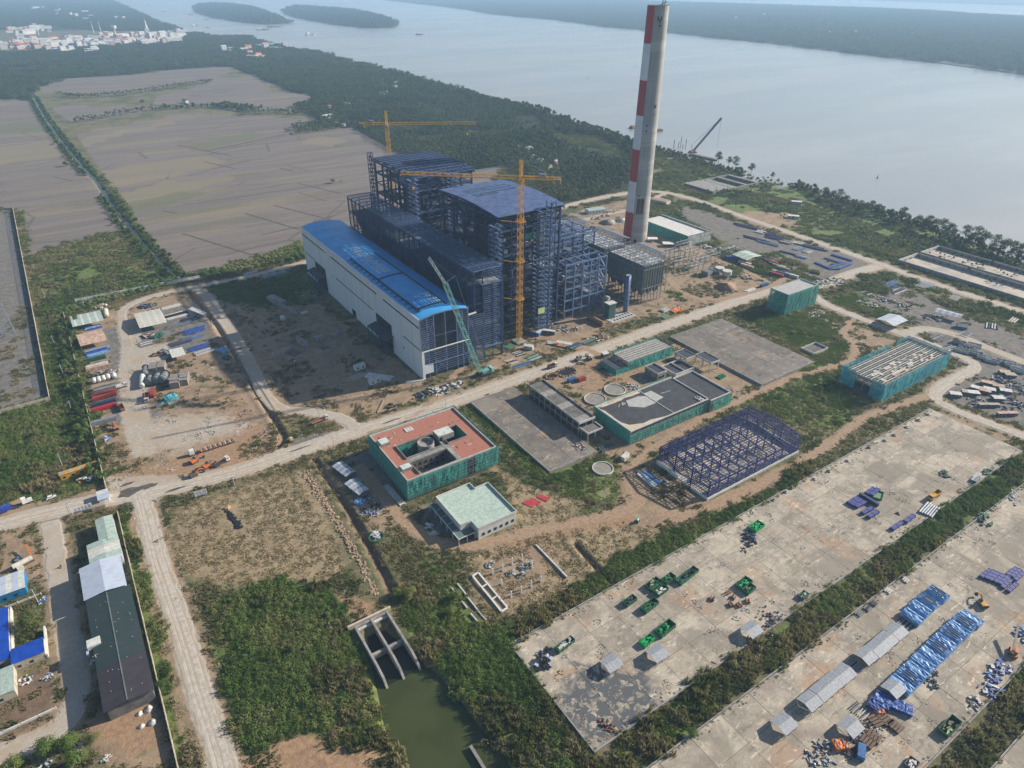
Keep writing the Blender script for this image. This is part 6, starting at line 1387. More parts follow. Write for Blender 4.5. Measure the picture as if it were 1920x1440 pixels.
heap('drum_pair','small pair of dark drums below the girders','drums',yz(975,1298),.9,[blk_c],5,14,sz=.6,base=YZ);heap('green_parts','dark green machine parts on the far lower right yard','scrap heap',yz(1620,1350),3.4,[gbin,deckd,gbin],30,15,sz=.9,el=1.7,rz=.5,base=YZ);heap('pale_crates','row of pale crates on the kerb of the container yard','crates',yz(1840,1180),3,[conc_w,steel_g],22,16,sz=.7,el=2.2,rz=.5,base=YZ)
bin_('small dark skip with a white plate at the lower kerb',at(1505,1120),.1,4.6,2.6,1.5,dgrey,17,[whit_c,gbin],YZ);heap('wheel_set','dark wheel sets rusting on the lower kerb','scrap heap',at(1450,1163),3,[deckd,brown,dgrey],26,18,sz=.7,el=2.0,rz=.5,base=YZ,h=.7)
kl=[(1447,936),(1470,921),(1480,914),(1523,897),(1550,882),(1585,863),(1625,838),(1655,825),(1672,815),(1696,800),(1717,787),(1736,776)]
for i,q in enumerate(kl): root =thing('anchor_block',f'{ORD[i]} pale anchor block from the left on the upper kerb','concrete block',(*at(q[0]+4,q[1]+3)[:2],YZ),.1*i,'anchor blocks along the upper kerb');mb=MB();mb.box(-1.1,-.8,0,1.1,.8,.5);mb.box(-.5,-.4,.5,.5,.4,1.2);mb.build('block',conc_w if i % 2 else conc,root)
for i in range(3): sheet =thing('red_cladding',['left stack of red ribbed sheets on the dry grass','middle stack of red ribbed sheets','right stack of red ribbed sheets on the dry grass'][i],'sheet stack',(*at((992,1003,1019)[i],(945,941,934)[i])[:2],0),-1.2);[ (lambda mb: mb.box(-3,-1.6+k_*.55,.05,3,-1.2+k_*.55,.42) and mb.build('sheet',P_('sheet_red',(.55,.08,.09)),sheet))(MB()) for k_ in range(6)]
# around the violet-blue frame
root =bars_pile('panel_stack','long stack of blue, white and orange panels beside the violet frame','panel stack',at(1217,899),hd((1200,885),(1236,915)),4,15,1.5,1.6,[blue_c,whit_c,oran_c],.7,0,.25,61,part='panel');heap('blue_sheet_heap','crumpled blue sheeting beside the panel stack','scrap heap',at(1247,905),2,[blue_c,conc_w],14,19,sz=.7);bars_pile('timber_pile','loose pale timbers on the bright grass','timber',at(1132,926),.15,5,9,.3,1.0,tan_c,.25,0,.4,62)
p=at(1137,841)
for k_ in range(12): dr_=thing('drum',f'{ORD[k_]} dark grey drum of the cluster near the gallery end','drum',(p.x-4+(k_ % 6)*1.7,p.y+1.4-(k_//6)*2.4,0),0,'dark drums near the gallery');mb=MB();mb.tube((0,-.8,.75),(0,.8,.75),.75,.75,12);mb.build('barrel',dgrey,dr_);[ (lambda mb: mb.tube((0,s*.4-.06,.75),(0,s*.4+.06,.75),.8,.8,12) and mb.build('hoop',deckd,dr_))(MB()) for s in (-1,1)]
sheet_roof('site_cabin','small grey cabin beside the dirt path','cabin',at(1172,860),.35,6,2.6,2.4,.2,conc_w,conc_w,3,0,False,None,True)
container('short light blue container beside the red one, behind the gallery',at(1072,715),.0,blue_c,6.1);container('short rust red container beside the light blue one',at(1090,714),.0,red_c,6.1);sheet_roof('site_hut','tiny hut with a white roof next to the pump house shell','hut',at(1134,668),.0,5,4,2.6,.3,shed_w,conc_d,3,0,False,None,True)
for i,(x,y) in enumerate([(1062,698),(1034,706)]):
 hp=thing('pit',['black-water excavation pit with brown banks','smaller dark pit beside the gallery end'][i],'pit',(*at(x,y)[:2],0),0);q=random.Random(i);mb=MB();r0=[(6.5,4.2)][0] if i==0 else (4,3);mb.prism([(r0[0]*math.cos(a)*q.uniform(.8,1.1),r0[1]*math.sin(a)*q.uniform(.8,1.1)) for a in np.linspace(0,6.28,14)[:-1]],.02,.16);mb.build('water',blk_c,hp)
 for k_ in range(18): a=k_/18*6.28;mb=MB();lump(mb,(r0[0]*1.1*math.cos(a),r0[1]*1.15*math.sin(a),.1),q.uniform(.9,1.7),sq=.7,rr__=q);mb.build('spoil',M('spoil_earth',(.30,.19,.115),(.22,.14,.09)),hp)
bars_pile('black_sheets','stack of black sheets in front of the netted annex','sheet stack',at(1133,694),.0,5,8,.9,1.1,[blk_c,dgrey],.3,0,.2,63);bars_pile('white_sheets','white sheets beside the black ones','sheet stack',at(1148,701),.1,3,6,1.0,1.2,whit_c,.25,0,.2,64)
heap('formwork_heap','jumble of white and red formwork by the round tanks','formwork',at(1186,725),4,[conc_w,conc_w,red_c,steel_g],44,21,sz=.9,h=.8);heap('mesh_heap','grey coils of mesh behind the formwork','scrap heap',at(1206,715),3.4,[dgrey,steel_g],26,22,sz=.9,h=.7);bin_('small green skip below the tall-legged gantry',at(1352,707),.1,6,4,.9,bgreen,23,[gbin]);heap('grey_rubble','white rubble at the end of the basin lid','rubble',at(1085,840),4,[conc_w,conc_d,rust],38,24,sz=.7,base=1.2,h=.5)
for i,(x,y,l) in enumerate([(1083,676,'rusty loader parked beside the main road'),(1104,674,'rusty excavator next to the loader')]): excavator(l,at(x,y),.4+i,rust,(2.6,2.4,4.4,.6),0,0,brown)
truck('brown dump truck driving on the main road',at(1036,689),.0,whit_c,brown,7.5,'dump',.1)
# strip between plant and main road
s3=lambda x,y: at(860+x/6.4,480+y/6.4)
sheet_roof('site_shed','low shed with patched brown roof before the wide stair tower','shed',s3(920,935),-1.1,9,6,2.8,.3,[rusty,shed_w,rusty,conc_d],blue_c,6,0,False,None,True);sheet_roof('site_shed','long narrow shed roofed in white beside the patched one','shed',s3(1050,930),-.85,14,2.6,2.8,.3,shed_w,conc_d,7,0,False,None,True);sheet_roof('site_hut','small white hut among green pipe stacks','hut',s3(840,1115),-.9,7,3.4,2.6,.3,shed_w,conc_w,4,0,False,None,True)
for i,(q,r_,n,L,mt_,l) in enumerate([((725,1175),0,7,7.5,[conc_w,deckd],'upper rack of striped beams'),((640,1270),0,8,8.5,[cream,deckd],'lower rack of striped beams'),((900,1220),.1,9,12,[green_c,gbin,steel_g],'tangle of green pipes beside the beam racks'),((620,1090),.2,6,9,[gbin,green_c],'green pipes nearest the bunker bay leg'),((760,1310),.0,4,15,[blue_c,navy_c,steel_g],'long blue-grey pipes along the roadside'),((1110,1050),-.9,6,8,[brown,conc_w],'brown slatted rack before the patched shed'),((1380,1085),.1,6,16,[navy_c,steel_g,green_c],'dark lattice pieces along the roadside'),((1560,1030),.1,5,12,[green_c,steel_g],'pale green lattice pieces nearer the kiosk')]): bars_pile('pipe_stack',l,'pipe stack',s3(*q),r_,n,L,.6,.95,mt_,.5,0,.3,70+i,i in (2,3,4))
tarped('orange tarpaulin beside the brown slatted rack',s3(1170,1062),.1,5,3,.9,tarp_o,120);sheet_roof('site_shed','white roofed shelter by the orange tarpaulin','shed',s3(1265,1075),-.95,12,3.2,2.2,.3,shed_w,steel_g,5,0,True,None,True)
tank_lying('long rusty brown cylinder lying beside the green kiosk',s3(1645,800),hd((1103,598),(1132,613)),16,1.9,M('cylinder_rust',(.24,.14,.08),(.42,.26,.13),.7));heap('rust_heap','rusty and white steel heap on the roadside','scrap heap',s3(1700,975),5,[rust,conc_w,brown],44,25,sz=.9,el=1.6,rz=.1,h=.8)
for i,q in enumerate([(1310,900),(1400,880),(1180,870),(1250,850),(1100,820)]): heap('steel_scrap',f'{ORD[i]} heap of grey steel parts before the catalyst frame','scrap heap',s3(*q),3.6,[dgrey,steel_g,brown,conc_w],26,90+i,sz=.8,el=1.4,h=.8)
s4=lambda x,y: at(1060+x/6.857,400+y/6.857)
tarped('white sheeted load beside the big orange tarpaulin',s4(1275,1250),.1,7,5,1.5,shed_w,121);tarped('big orange tarpaulin by the main road',s4(1430,1250),.05,11,5,1.1,tarp_o,122);bars_pile('pipe_stack','green pipes under the white sheeted load','pipe stack',s4(1290,1335),.1,5,8,.8,1.1,gbin,.6,0,.2,78,True);heap('orange_heap','small orange heap at the foot of the precipitator','scrap heap',s4(1085,1255),2.2,[oran_c,gbin],18,26,sz=.7)
sl_=thing('pitted_slab','pale concrete slab with dark slots at the foot of the vent pipe','slab');p=s4(700,1330);blk(sl_,'slab',cwv,p.x-13,p.y-6,0,p.x+12,p.y+5,.35);[blk(sl_,'slot',black,p.x-9+(k_%7)*3,p.y-4+(k_//7)*4,.35,p.x-7.4+(k_%7)*3,p.y-1.8+(k_//7)*4,.4) for k_ in range(14)];settle(sl_,(p.x,p.y,0))
for i,(x,y,l) in enumerate([(1325,516,'left of the two squat concrete hoppers in the bushes'),(1338,512,'right of the two squat concrete hoppers in the bushes')]):
 bk_=thing('concrete_hopper',l,'hopper',(*at(x,y)[:2],0),.1);mb=MB();mb.add([(-4,-4,4),(4,-4,4),(4,4,4),(-4,4,4),(-3.4,-3.4,0),(3.4,-3.4,0),(3.4,3.4,0),(-3.4,3.4,0)],[(0,1,2,3),(7,6,5,4),(0,4,5,1),(1,5,6,2),(2,6,7,3),(3,7,4,0)]);mb.build('bin',conc,bk_);mb=MB();mb.box(-3.6,-3.6,4,3.6,3.6,4.4);mb.build('lid',dgrey,bk_)
for i,(x,y,l) in enumerate([(1348,512,'left white round tank behind the concrete hoppers'),(1362,518,'right white round tank behind the concrete hoppers')]):
 bk_=thing('round_tank',l,'tank',(*at(x,y)[:2],0));mb=MB();mb.tube((0,0,2),(0,0,5.5),4.2,4.2,20);mb.build('shell',conc_w,bk_);[ (lambda mb: mb.bar((3.4*math.cos(a),3.4*math.sin(a),0),(3.4*math.cos(a),3.4*math.sin(a),2),.6) and mb.build('leg',conc,bk_))(MB()) for a in (.5,2.1,3.7,5.2)]
s5=lambda x,y: at(1320+x/6.857,420+y/6.857)
sheet_roof('depot_shed','pale green roofed depot shed by the depot path','shed',(527,384.5),-PI2,18.5,21,5,1.2,[shed_g,shed_g,shed_w],dgrey,9,0,True);tarped('dark blue tarpaulined load before the depot shed',s5(355,450),-.5,11,6,3,tarp_n,123)
for i,(q,mt_,l,r_) in enumerate([((520,520),shed_w,'long white-roofed trailer box, upper of two',-.62),((550,560),rusty,'long brown trailer box, lower of two',-.62),((790,480),navy_c,'dark container at the upper end of the coloured row',-.65),((860,505),red_c,'dull red container in the coloured row',-.65),((905,540),green_c,'green container in the coloured row',-.65),((960,560),rusty,'rust patched container in the coloured row',-.65),((1010,590),grey_c,'grey container at the lower end of the coloured row',-.65),((955,640),shed_g,'pale striped roof container above the red one',-.62),((930,665),red_c,'red container closest to the netted switch house',-.62),((1010,655),blue_c,'blue container next to the striped one',-.62),((1120,680),whit_c,'white container with clutter beside the switch house',-.62)]): container(l,s5(*q),-1.35,mt_,12.2,0,'containers in the depot row')
container('single bright blue container on the depot path',s5(770,800),.0,blue_c,9);bars_pile('white_sheets','long white sheets on the grass beside the main road','sheet stack',s5(600,850),.05,3,14,1.1,1.4,whit_c,.4,0,.2,79)
for i,q in enumerate([(60,310),(130,350),(190,330),(280,330),(380,310),(20,290)]): heap('bag_heap',f'{ORD[i]} heap of white bags and rubble near the fuel oil building','bag heap',s5(*q),4.5,[conc_w,whit_c,steel_g],20,240+i,sz=1.1,el=1.4,h=1.2)
for i,(q,r_,n,L,mt_) in enumerate([((520,30),-1.3,4,26,[navy_c,steel_v,deckd]),((610,55),-1.3,3,22,[navy_c,steel_v]),((660,195),-1.35,3,30,[navy_c,deckd]),((810,250),-1.35,3,24,[navy_c,steel_l]),((850,145),-1.3,4,12,[steel_v,steel_g]),((920,190),-1.3,4,20,[steel_v,navy_c]),((720,105),-1.3,5,10,[conc_w,steel_g]),((1050,240),-1.3,5,14,[conc_w,brown,steel_g]),((1220,320),0,4,14,[steel_g,steel_l]),((1400,305),-1.3,4,34,[blue_c,steel_g,navy_c]),((1210,250),-1.3,4,12,[conc_w]),((1330,360),0,4,10,[conc_w,steel_g]),((1110,385),-1.35,2,22,[steel_v]),((1250,430),-1.35,3,14,[steel_l,conc_w])]):
 bars_pile('steel_row',f'{ORD[i]} row of stored steel from the left on the river laydown strip','steel stack',s5(*q),r_,n,L,1.0,1.9,mt_,.9,0,.35,260+i)
for i,(a,b) in enumerate([((1640,400),(1910,480)),((1550,440),(1800,520)),((1600,560),(1860,500)),((1430,500),(1620,580)),((1600,580),(1750,585)),((1700,590),(1880,520))]):
 p0,p1=s5(*a),s5(*b);bars_pile('girder_line',f'{ORD[i]} line of slate blue girders in the open square by the crossroads','girder',(p0+p1)/2,math.atan2(p1.y-p0.y,p1.x-p0.x),2,(p1-p0).length,1.2,1.8,[steel_l,purple],1.1,0,.05,290+i)
heap('pale_scrap','rows of white scrap beside the main road near the switch house','scrap heap',s5(1650,750),9,[conc_w,steel_g,brown],60,27,sz=1.1,el=1.8,rz=-.2,h=.6);heap('pale_scrap','white rubble strewn before the switch house','rubble',s5(1450,1150),5,[conc_w,tan_c],34,28,sz=.8,el=2.2,rz=.05,h=.4)
# right-hand laydown
s6=lambda x,y: at(1440+x/4,360+y/4)
sheet_roof('gable_shed','wide grey gabled shed beside the branch road','shed',(508,229),0,19,15,4.2,1.5,[shed_b,conc_w,shed_b],dgrey,9,0,True);sheet_roof('long_shed','long narrow grey-roofed shed in the right laydown','shed',(558,211),-1.33,18.5,9,4,1.0,[shed_b,tile_g],conc_d,8,0,True);sheet_roof('tent','small grey hut with a low pitched roof by the grey road','hut',s6(1450,1020),-1.0,7,6,2,1.5,tile_g,dgrey,4)
car('dark pickup parked beside the wide gabled shed',s6(800,985),-.2,whit_c)
for i,(q,r_,n,L,mt_) in enumerate([((920,690),0,4,22,[steel_l,steel_g]),((950,710),-PI2,3,14,[steel_l]),((960,745),0,5,18,[steel_l,deckd,conc_w]),((1180,700),.1,6,22,[steel_g]),((1400,800),.1,4,14,[steel_g]),((1680,1010),.4,5,12,[conc_w,deckd]),((1840,965),.1,3,12,[conc_w]),((1360,1165),-.1,3,10,[navy_c,steel_g]),((1290,1100),0,5,16,[steel_g,conc_d]),((1480,1070),0,4,14,[steel_g,dgrey])]): bars_pile('steel_row',f'{ORD[i]} row of grey steel from the left on the right laydown ground','steel stack',s6(*q),r_,n,L,.8,1.8,mt_,.7,0,.3,300+i)
for i,q in enumerate([(730,765),(790,785),(860,810),(930,825),(990,845),(1050,865),(720,825),(790,850),(1200,940),(1280,955)]): heap('cable_drums' if i>7 else 'stone_row',f'{ORD[i]} pale heap from the left in the ragged row of the right laydown','heap',s6(*q),4.6,[conc_w,tan_c,dgrey,blk_c],22,320+i,sz=1.0,el=1.3,h=.9)
wb=[(1480,1180),(1450,1200),(1520,1175),(1470,1200),(1555,1218),(1545,1158),(1430,1140),(1620,1250),(1680,1275),(1760,1285),(1800,1290),(1830,1310),(1880,1320),(1870,1345)]
for i,q in enumerate(wb): bin_(f'{ORD[i]} white-rimmed cargo tray from the left near the hairpin bend',s6(*q),-1.25,9,3.6,2.2,whit_c if i%3 else steel_g,340+i,[navy_c,dgrey],0,'white-rimmed cargo trays')
for i,(q,mt_) in enumerate([((1560,365),whit_c),((1640,325),rusty),((1620,385),rusty),((1655,375),whit_c),((1720,350),tan_c),((1775,385),whit_c),((1490,395),tan_c),((1400,410),whit_c),((1535,400),whit_c),((1770,245),rusty),((1810,265),tan_c),((1720,440),whit_c),((1650,490),tan_c),((1790,555),rusty)]):
 p=yz(*q);sheet_roof('crate_roof',f'{ORD[i]} flat rusty or white roofed crate from the upper left in the walled crate yard','crate',p,-1.2+.05*i,7 if i<12 else 13,4.2 if i<12 else 2.4,2.0,.15,mt_,dgrey,3,0,False,'roofed crates in the walled yard',True)
for i,q in enumerate([(1730,290),(1800,310),(1860,345),(1900,370),(1700,420),(1800,440),(1870,480),(1560,450),(1780,530)]): heap('pipe_fitting_heap',f'{ORD[i]} heap of dark fittings in the walled crate yard','scrap heap',yz(*q),5,[deckd,steel_g,navy_c],20,360+i,sz=1.0,el=1.6,rz=.2,h=.8)
# ---------- office block surroundings
s7=lambda x,y: at(480+x/4,720+y/4)
sheet_roof('site_hut','upper long hut with grey twin roofs left of the office block','hut',s7(665,668),-1.1-.25,13,6.5,2.8,.8,[shed_b,tile_g],conc_d,7);sheet_roof('site_hut','lower long hut with patched grey roof and turquoise lean-to','hut',s7(760,800),-1.35,13,6.5,2.8,.6,[shed_b,tile_g,shed_w],conc_d,7);tarped('turquoise lean-to cover on the lower hut side',s7(765,752),-1.3,3,3,2.9,cyan_c,130)
tarped('light blue tarpaulin at the end of the lower hut',s7(780,890),-.9,4.6,4,1.5,tarp_b,131)
for i,q in enumerate([(830,850),(880,900),(810,960),(870,975),(910,925)]): heap('scrap_heap',f'{ORD[i]} colourful scrap heap at the end of the huts','scrap heap',s7(*q),2.6,[blk_c,conc_w,tarp_b,brown],30,380+i,sz=.5,el=1.4,rz=-.8,h=.7)
wr =thing('formwork_gangway','long white slatted gangway lying beside the netted office block','gangway');a,b=s7(965,755),s7(1100,905);d=(b-a);n=16
for k_ in range(n): c_=a+d*(k_+.5)/n;mb=MB();mb.cbox((c_.x,c_.y+2*math.sin(k_/n*3.0)-1,.4),1.1,3.2,.25,math.atan2(d.y,d.x));mb.build('slat',conc_w,wr)
for s in (-1.4,1.4): mb=MB();nn=Vector((-d.y,d.x,0)).normalized()*s;mb.bar(a+nn+Vector((0,-.8,.3)),(a+b)/2+nn+Vector((0,1,.3)),.3);mb.bar((a+b)/2+nn+Vector((0,1,.3)),b+nn+Vector((0,-.8,.3)),.3);mb.build('rail',conc_w,wr)
settle(wr,((a+b)/2).to_tuple())
for i,q in enumerate([(1300,1065),(1335,1125),(910,1145),(890,1130)]): heap('sack_heap',['white sacks before the pavilion porch','small white sack heap below the first','white sacks ringed by green net on the grass','second white sack heap by the green net'][i],'sacks',s7(*q),1.8,[conc_w,whit_c,shed_b],16,400+i,sz=.8,h=.9)
sk=thing('net_ring','green net ring around white sacks in the grass','net',(*s7(905,1150)[:2],0));
for k_ in range(12): a=k_/12*6.28;mb=MB();mb.bar((3.6*math.cos(a),3.2*math.sin(a),.3),(3.6*math.cos(a+.52),3.2*math.sin(a+.52),.35),.6,.5);mb.build('net_fold',gbin,sk)
truck('flatbed crane truck with white cab on the loop verge',s7(480,282),.13,whit_c,rust,11,'flat',.1);rl=thing('road_roller','small yellow road roller on the grey gravel patch','roller',(*s7(267,430)[:2],.1),1.2);mb=MB();mb.box(-1.5,-.7,.7,1.2,.7,1.7);mb.build('body',yel_c,rl);mb=MB();mb.tube((1.5,-.9,.7),(1.5,.9,.7),.7,.7,14);mb.build('drum',steel_g,rl);mb=MB();mb.box(-.8,-.7,2.5,.6,.7,2.65);mb.build('canopy',conc_w,rl);[wheel(rl,-1.1,s*.8,.6,.4) for s in (-1,1)];[(lambda mb: mb.bar((x,y,1.7),(x,y,2.5),.08) and mb.build('post',deckd,rl))(MB()) for x in (-.7,.5) for y in (-.6,.6)]
heap('black_ash','small burnt black heap in the orange earth','ash heap',s7(1005,170),2.6,[blk_c],16,410,sz=.8,el=1.5,rz=.2);bars_pile('kerb_timbers','short timber fence lying across the verge','timber',s7(935,170),hd((702,785),(722,745)),2,16,.25,.6,tan_c,.5,0,.1,411)
for i,q in enumerate([(1340,50),(1400,60),(1450,20),(1510,5),(1230,90),(1270,70)]): heap('steel_plates',f'{ORD[i]} heap of white and dark steel plates by the hall corner','scrap heap',s7(*q),4,[conc_w,whit_c,deckd] if i<4 else [deckd,blk_c,dgrey],20,412+i,sz=1.2,el=1.4,rz=.3,h=.5)
# ---------- earth plot before the hall
s8=lambda x,y: at(480+x/4,360+y/4)
def pier(label,p,rz,parts_,mat=conc):
 root =thing('precast_block',label,'precast block',(p[0],p[1],0),rz);[ (lambda mb: mb.box(*b) and mb.build('element',mat,root))(MB()) for b in parts_]
pier('long low precast wall unit before the hall',s8(165,830),-1.35,[(-12,-3.5,0,-2,3.5,3),(-1,-3.5,0,8,3.5,3.2)]);pier('tall slab standing on edge beside the white tank',s8(225,880),-1.3,[(-18,-.4,0,9,.4,3.2),(9,-.4,0,16,.4,5)]);tank_lying('upright white tank at the end of the wall unit',s8(205,965),1.57,3,2.0,whit_c);tank_lying('small white tank on a sled near the wall units',s8(365,920),0.05,4,1.3,whit_c)
pier('tall thin slab standing alone in the brown plot',s8(350,1150),-1.3,[(-7,-.3,0,7,.3,6)]);pier('low grey block left of the two pale blocks',s8(475,1110),.1,[(-3.5,-2.4,0,3.5,2.4,3)]);pier('low pale block nearer the hall',s8(597,1078),.15,[(-4,-2,0,4,2,2.6)]);bars_pile('plank_stack','grey planks at the foot of the thin slab','plank stack',s8(280,1205),-1.1,5,12,1.2,1.6,conc_d,.6,0,.2,420);heap('blue_drum','blue and white drum left on the plot','drum',s8(290,1275),1,[blue_c,whit_c],5,421,sz=.8);bars_pile('pallet','low pallet of grey frames beyond the slab','pallet',s8(515,1170),.2,3,6,1.2,1.6,conc_d,.5,0,.1,422)
sheet_roof('site_hut','white perforated hut above the pale beams','hut',s8(778,1325),.12,8,3.6,3,.2,shed_w,white,4,0,False,None,True);sheet_roof('site_hut','white hut nearest the hall corner','hut',s8(890,1430),.12,8,3.6,3,.2,shed_w,white,4,0,False,None,True)
bars_pile('beam_stack','stack of long white beams before the hall','beam stack',s8(920,1390),-.85,5,19,.9,1.35,white,.7,0,.1,423,part='beam');bars_pile('beam_stack','shorter loose white beams before the huts','beam stack',s8(770,1385),.25,3,13,.6,2.2,conc_w,.5,0,.2,424,part='beam');bars_pile('beam_stack','white beam lying at the hall corner','beam stack',s8(1195,1420),-.3,2,13,.7,1.1,white,.6,0,.1,425,part='beam');heap('red_mesh','red mesh scrap before the second doorway','scrap heap',s8(930,1255),2.6,[red_c,brown],18,426,sz=.6);heap('doorway_debris','grey debris below the first hall doorway','debris',s8(400,760),7,[conc_d,tan_c,deckd],50,427,sz=1.0,el=1.8,rz=-.9,h=.6)
bars_pile('roof_truss_stack','grey trusses stacked beside the perimeter road','steel stack',at(515,515),.2,4,24,.9,1.6,[steel_l,steel_g],.8,0,.1,428);bars_pile('roof_truss_stack','second stack of pale trusses by the perimeter road end','steel stack',at(470,512),.15,3,14,.8,1.4,[conc_w,steel_g],.8,0,.1,429)
# ---------- western compound
s9=lambda x,y: at(x/4,480+y/4)
sheet_roof('workshop_shed','long pale green roofed shed at the compound corner','shed',(-10,571),.02,21,22,4,1.0,[shed_g,shed_w,shed_g],conc_w,13,0,True,None,False,{(1,1),(2,1)});sheet_roof('workshop_shed','rust streaked shed roof in the compound','shed',(-10.5,533),.05,17,22,4,1.0,[rusty,rusty,rusty],conc_d,11,0,True);sheet_roof('workshop_shed','cream and white roofed shed in the middle of the compound','shed',(30.5,544),.0,19,30,4.5,1.5,[shed_y,shed_y,shed_w],conc_w,12,0,True);sheet_roof('site_hut','hut with a plain white roof over parked machines','hut',(37,476),0,9,13,3,.5,shed_w,dgrey,4,0,True,None,True)
tank_lying('cream cylindrical tank beside the green shed',s9(800,445),1.5,11,1.9,shed_y)
cc_=[((715,782),green_c,'dark green long container in the compound'),((735,835),whit_c,'dirty white container, upper row of the compound'),((735,850),rusty,'brown-white container touching the dirty white one'),((795,985),tan_c,'yellow-rusty container of the striped stack'),((795,1010),grey_c,'grey container of the striped stack'),((790,1040),red_c,'faded red container of the striped stack'),((790,1066),red_c,'darker red container of the striped stack'),((785,1115),navy_c,'dark navy container below the red pair'),((785,1150),P_('box_scarlet',(.50,.03,.03)),'scarlet container with its jib frame'),((785,1248),grey_c,'long grey-blue container near the orange digger')]
for q,mt_,l in cc_: container(l,s9(*q),.02,mt_,13.5,0,'containers in the compound')
container('upright red container behind the white-cab truck',s9(1147,1040),1.35,red_c,9.5)
for i,q in enumerate([(712,950),(747,942),(782,932),(815,922),(860,912)]): tank_lying(f'{ORD[i]} small white drum tank from the left in the compound row',s9(*q),1.5,3.2,1.5,whit_c)
heap('valve_scrap','grey valves and rings above the white drum tanks','scrap heap',s9(745,890),5,[dgrey,conc_w,deckd],40,430,sz=.9,el=1.8,rz=.1);heap('valve_scrap','rusty fittings left of the white drum tanks','scrap heap',s9(850,870),3,[rust,conc_w],20,431,sz=.7,el=1.5)
for i,(q,r_,l,mt_,L,R1) in enumerate([((1097,880),1.35,'dark grey ribbed drum vessel, uppermost','d',12,2.3),((1130,950),1.35,'dark grey tapered vessel beside the white tank','d',9,2.6),((1188,938),1.25,'dark grey tapered vessel in the middle','d',10,2.9),((1240,930),1.15,'dark grey tapered vessel casting the widest shadow','d',11,2.9),((1072,955),1.4,'white mottled long tank beside the tapered vessels','w',14,1.7)]): tank_lying(l,s9(*q),r_,L,R1,dgrey if mt_=='d' else whit_c,0,False,'vessel',R1*.6 if mt_=='d' else None)
for i,(q,l) in enumerate([((1158,862),'left of two flat brown-grey boxed modules'),((1216,850),'right of two flat brown-grey boxed modules'),((1322,960),'left of two big arched grey-brown modules'),((1385,940),'right of two big arched grey-brown modules')]):
 md =thing('duct_module',l,'duct module',(*s9(*q)[:2],0),1.3);L,W=(9.5,5.1) if i<2 else (12.5,5.7);
 for k_ in range(4): mb=MB();mb.box(-L/2+k_*L/4+.05,-W/2,0,-L/2+(k_+1)*L/4-.05,W/2,4.4+(.5 if i>1 and k_ in(1,2) else 0));mb.build('section',M('module_brown',(.27,.24,.215),(.20,.18,.165)),md)
truck('truck with white cab and rusty bed in the compound',s9(1105,1075),-1.75,whit_c,rust,10,'dump');tarped('turquoise cover and sheet on the compound floor',s9(1283,1072),.15,7.5,5,2.2,cyan_c,132);bars_pile('cyan_boom','turquoise boom lying beside the turquoise cover','boom',s9(1235,1095),.8,1,9,1.1,1,cyan_c,.7,0,0,433);container('small cream box under the turquoise cover',s9(1295,1108),.1,shed_y,5,0,None,1.6);container('tiny blue-grey box alone south of the tanks',s9(1190,1130),.1,grey_c,3,0,None,1.6)
excavator('orange excavator at the end of the grey-blue container',s9(870,1300),1.7,oran_c,(3,2.8,5.4,.8));truck('rusty empty truck beside the scarlet container',s9(915,1145),1.65,tan_c,rust,9,'dump');truck('white van-bodied truck parked beside the drum tanks',s9(918,985),.05,whit_c,whit_c,7,'box');heap('blue_drums','blue drums and scrap south of the orange excavator','drums',s9(800,1372),2.4,[tarp_b,blue_c,conc_w],20,434,sz=.8,el=.6)
for i,(q,r_,n,L,mt_,l) in enumerate([((735,720),.1,6,16,[tarp_n,tarp_b],'blue pipes bundled beside the green container'),((700,540),.1,4,12,[tarp_n,tarp_b],'blue pipe ends between green and rusty sheds'),((1455,562),.12,5,17,[tarp_n],'upper bright blue pipe bundle'),((1490,690),.12,4,15,[tarp_n],'lower bright blue pipe bundle'),((1360,650),.15,4,17,[brown,navy_c],'dark long girders between the blue bundles'),((1440,615),.12,4,16,[dgrey,steel_l],'grey-blue rails between the blue bundles'),((1530,720),.12,4,14,[conc_w,steel_g],'thin white rails below the blue bundles'),((1320,450),.12,6,18,[blk_c,whit_c],'black and white bars beside the cream shed'),((1285,385),.12,3,16,[whit_c],'white sheets beyond the black bars'),((1420,480),.1,5,14,[blk_c,navy_c],'dark blue bars in the corner of the steel store'),((1100,660),.1,5,10,[dgrey,conc_w],'grey frames below the red machine'),((1340,520),.12,3,22,[dgrey],'flat grey strips along the steel store')]): bars_pile('bar_stack',l,'steel stack',s9(*q),r_,n,L,1.0,1.7,mt_,.9,0,.2,440+i)
sheet_roof('site_hut','white L-shaped roof strip at the steel store edge','hut',s9(1490,440),-1.2,20,4,3,.3,[shed_b,whit_c],steel_g,6,0,True,None,True)
for i,(q,mt_,l) in enumerate([((1115,605),[red_c,deckd,conc_w],'red and dark machine left by the cream shed'),((1170,600),[green_c,gbin],'green machine beside the red one'),((1235,725),[navy_c,deckd,steel_g],'dark blue machinery beside the white-roofed hut'),((1080,380),[dgrey,navy_c],'dark tanks beyond the cream shed'),((1130,375),[dgrey,navy_c],'second dark tank beyond the cream shed'),((640,360),[conc_w,tan_c,blk_c],'white and tan clutter behind the green shed'),((760,380),[tan_c,shed_y],'cream boards behind the green shed'),((1190,735),[yel_c,brown],'small yellow loader behind the machines')]): heap('machine',l,'machine',s9(*q),3.6,mt_,22,460+i,sz=1.3,el=1.4,h=1.8)
tarped('light blue tarpaulin by the trench',s9(1672,715),-1.1,7,5,2,tarp_b,133);tarped('teal green box cover by the trench',s9(1703,770),-1.1,6,4,2,green_c,134)
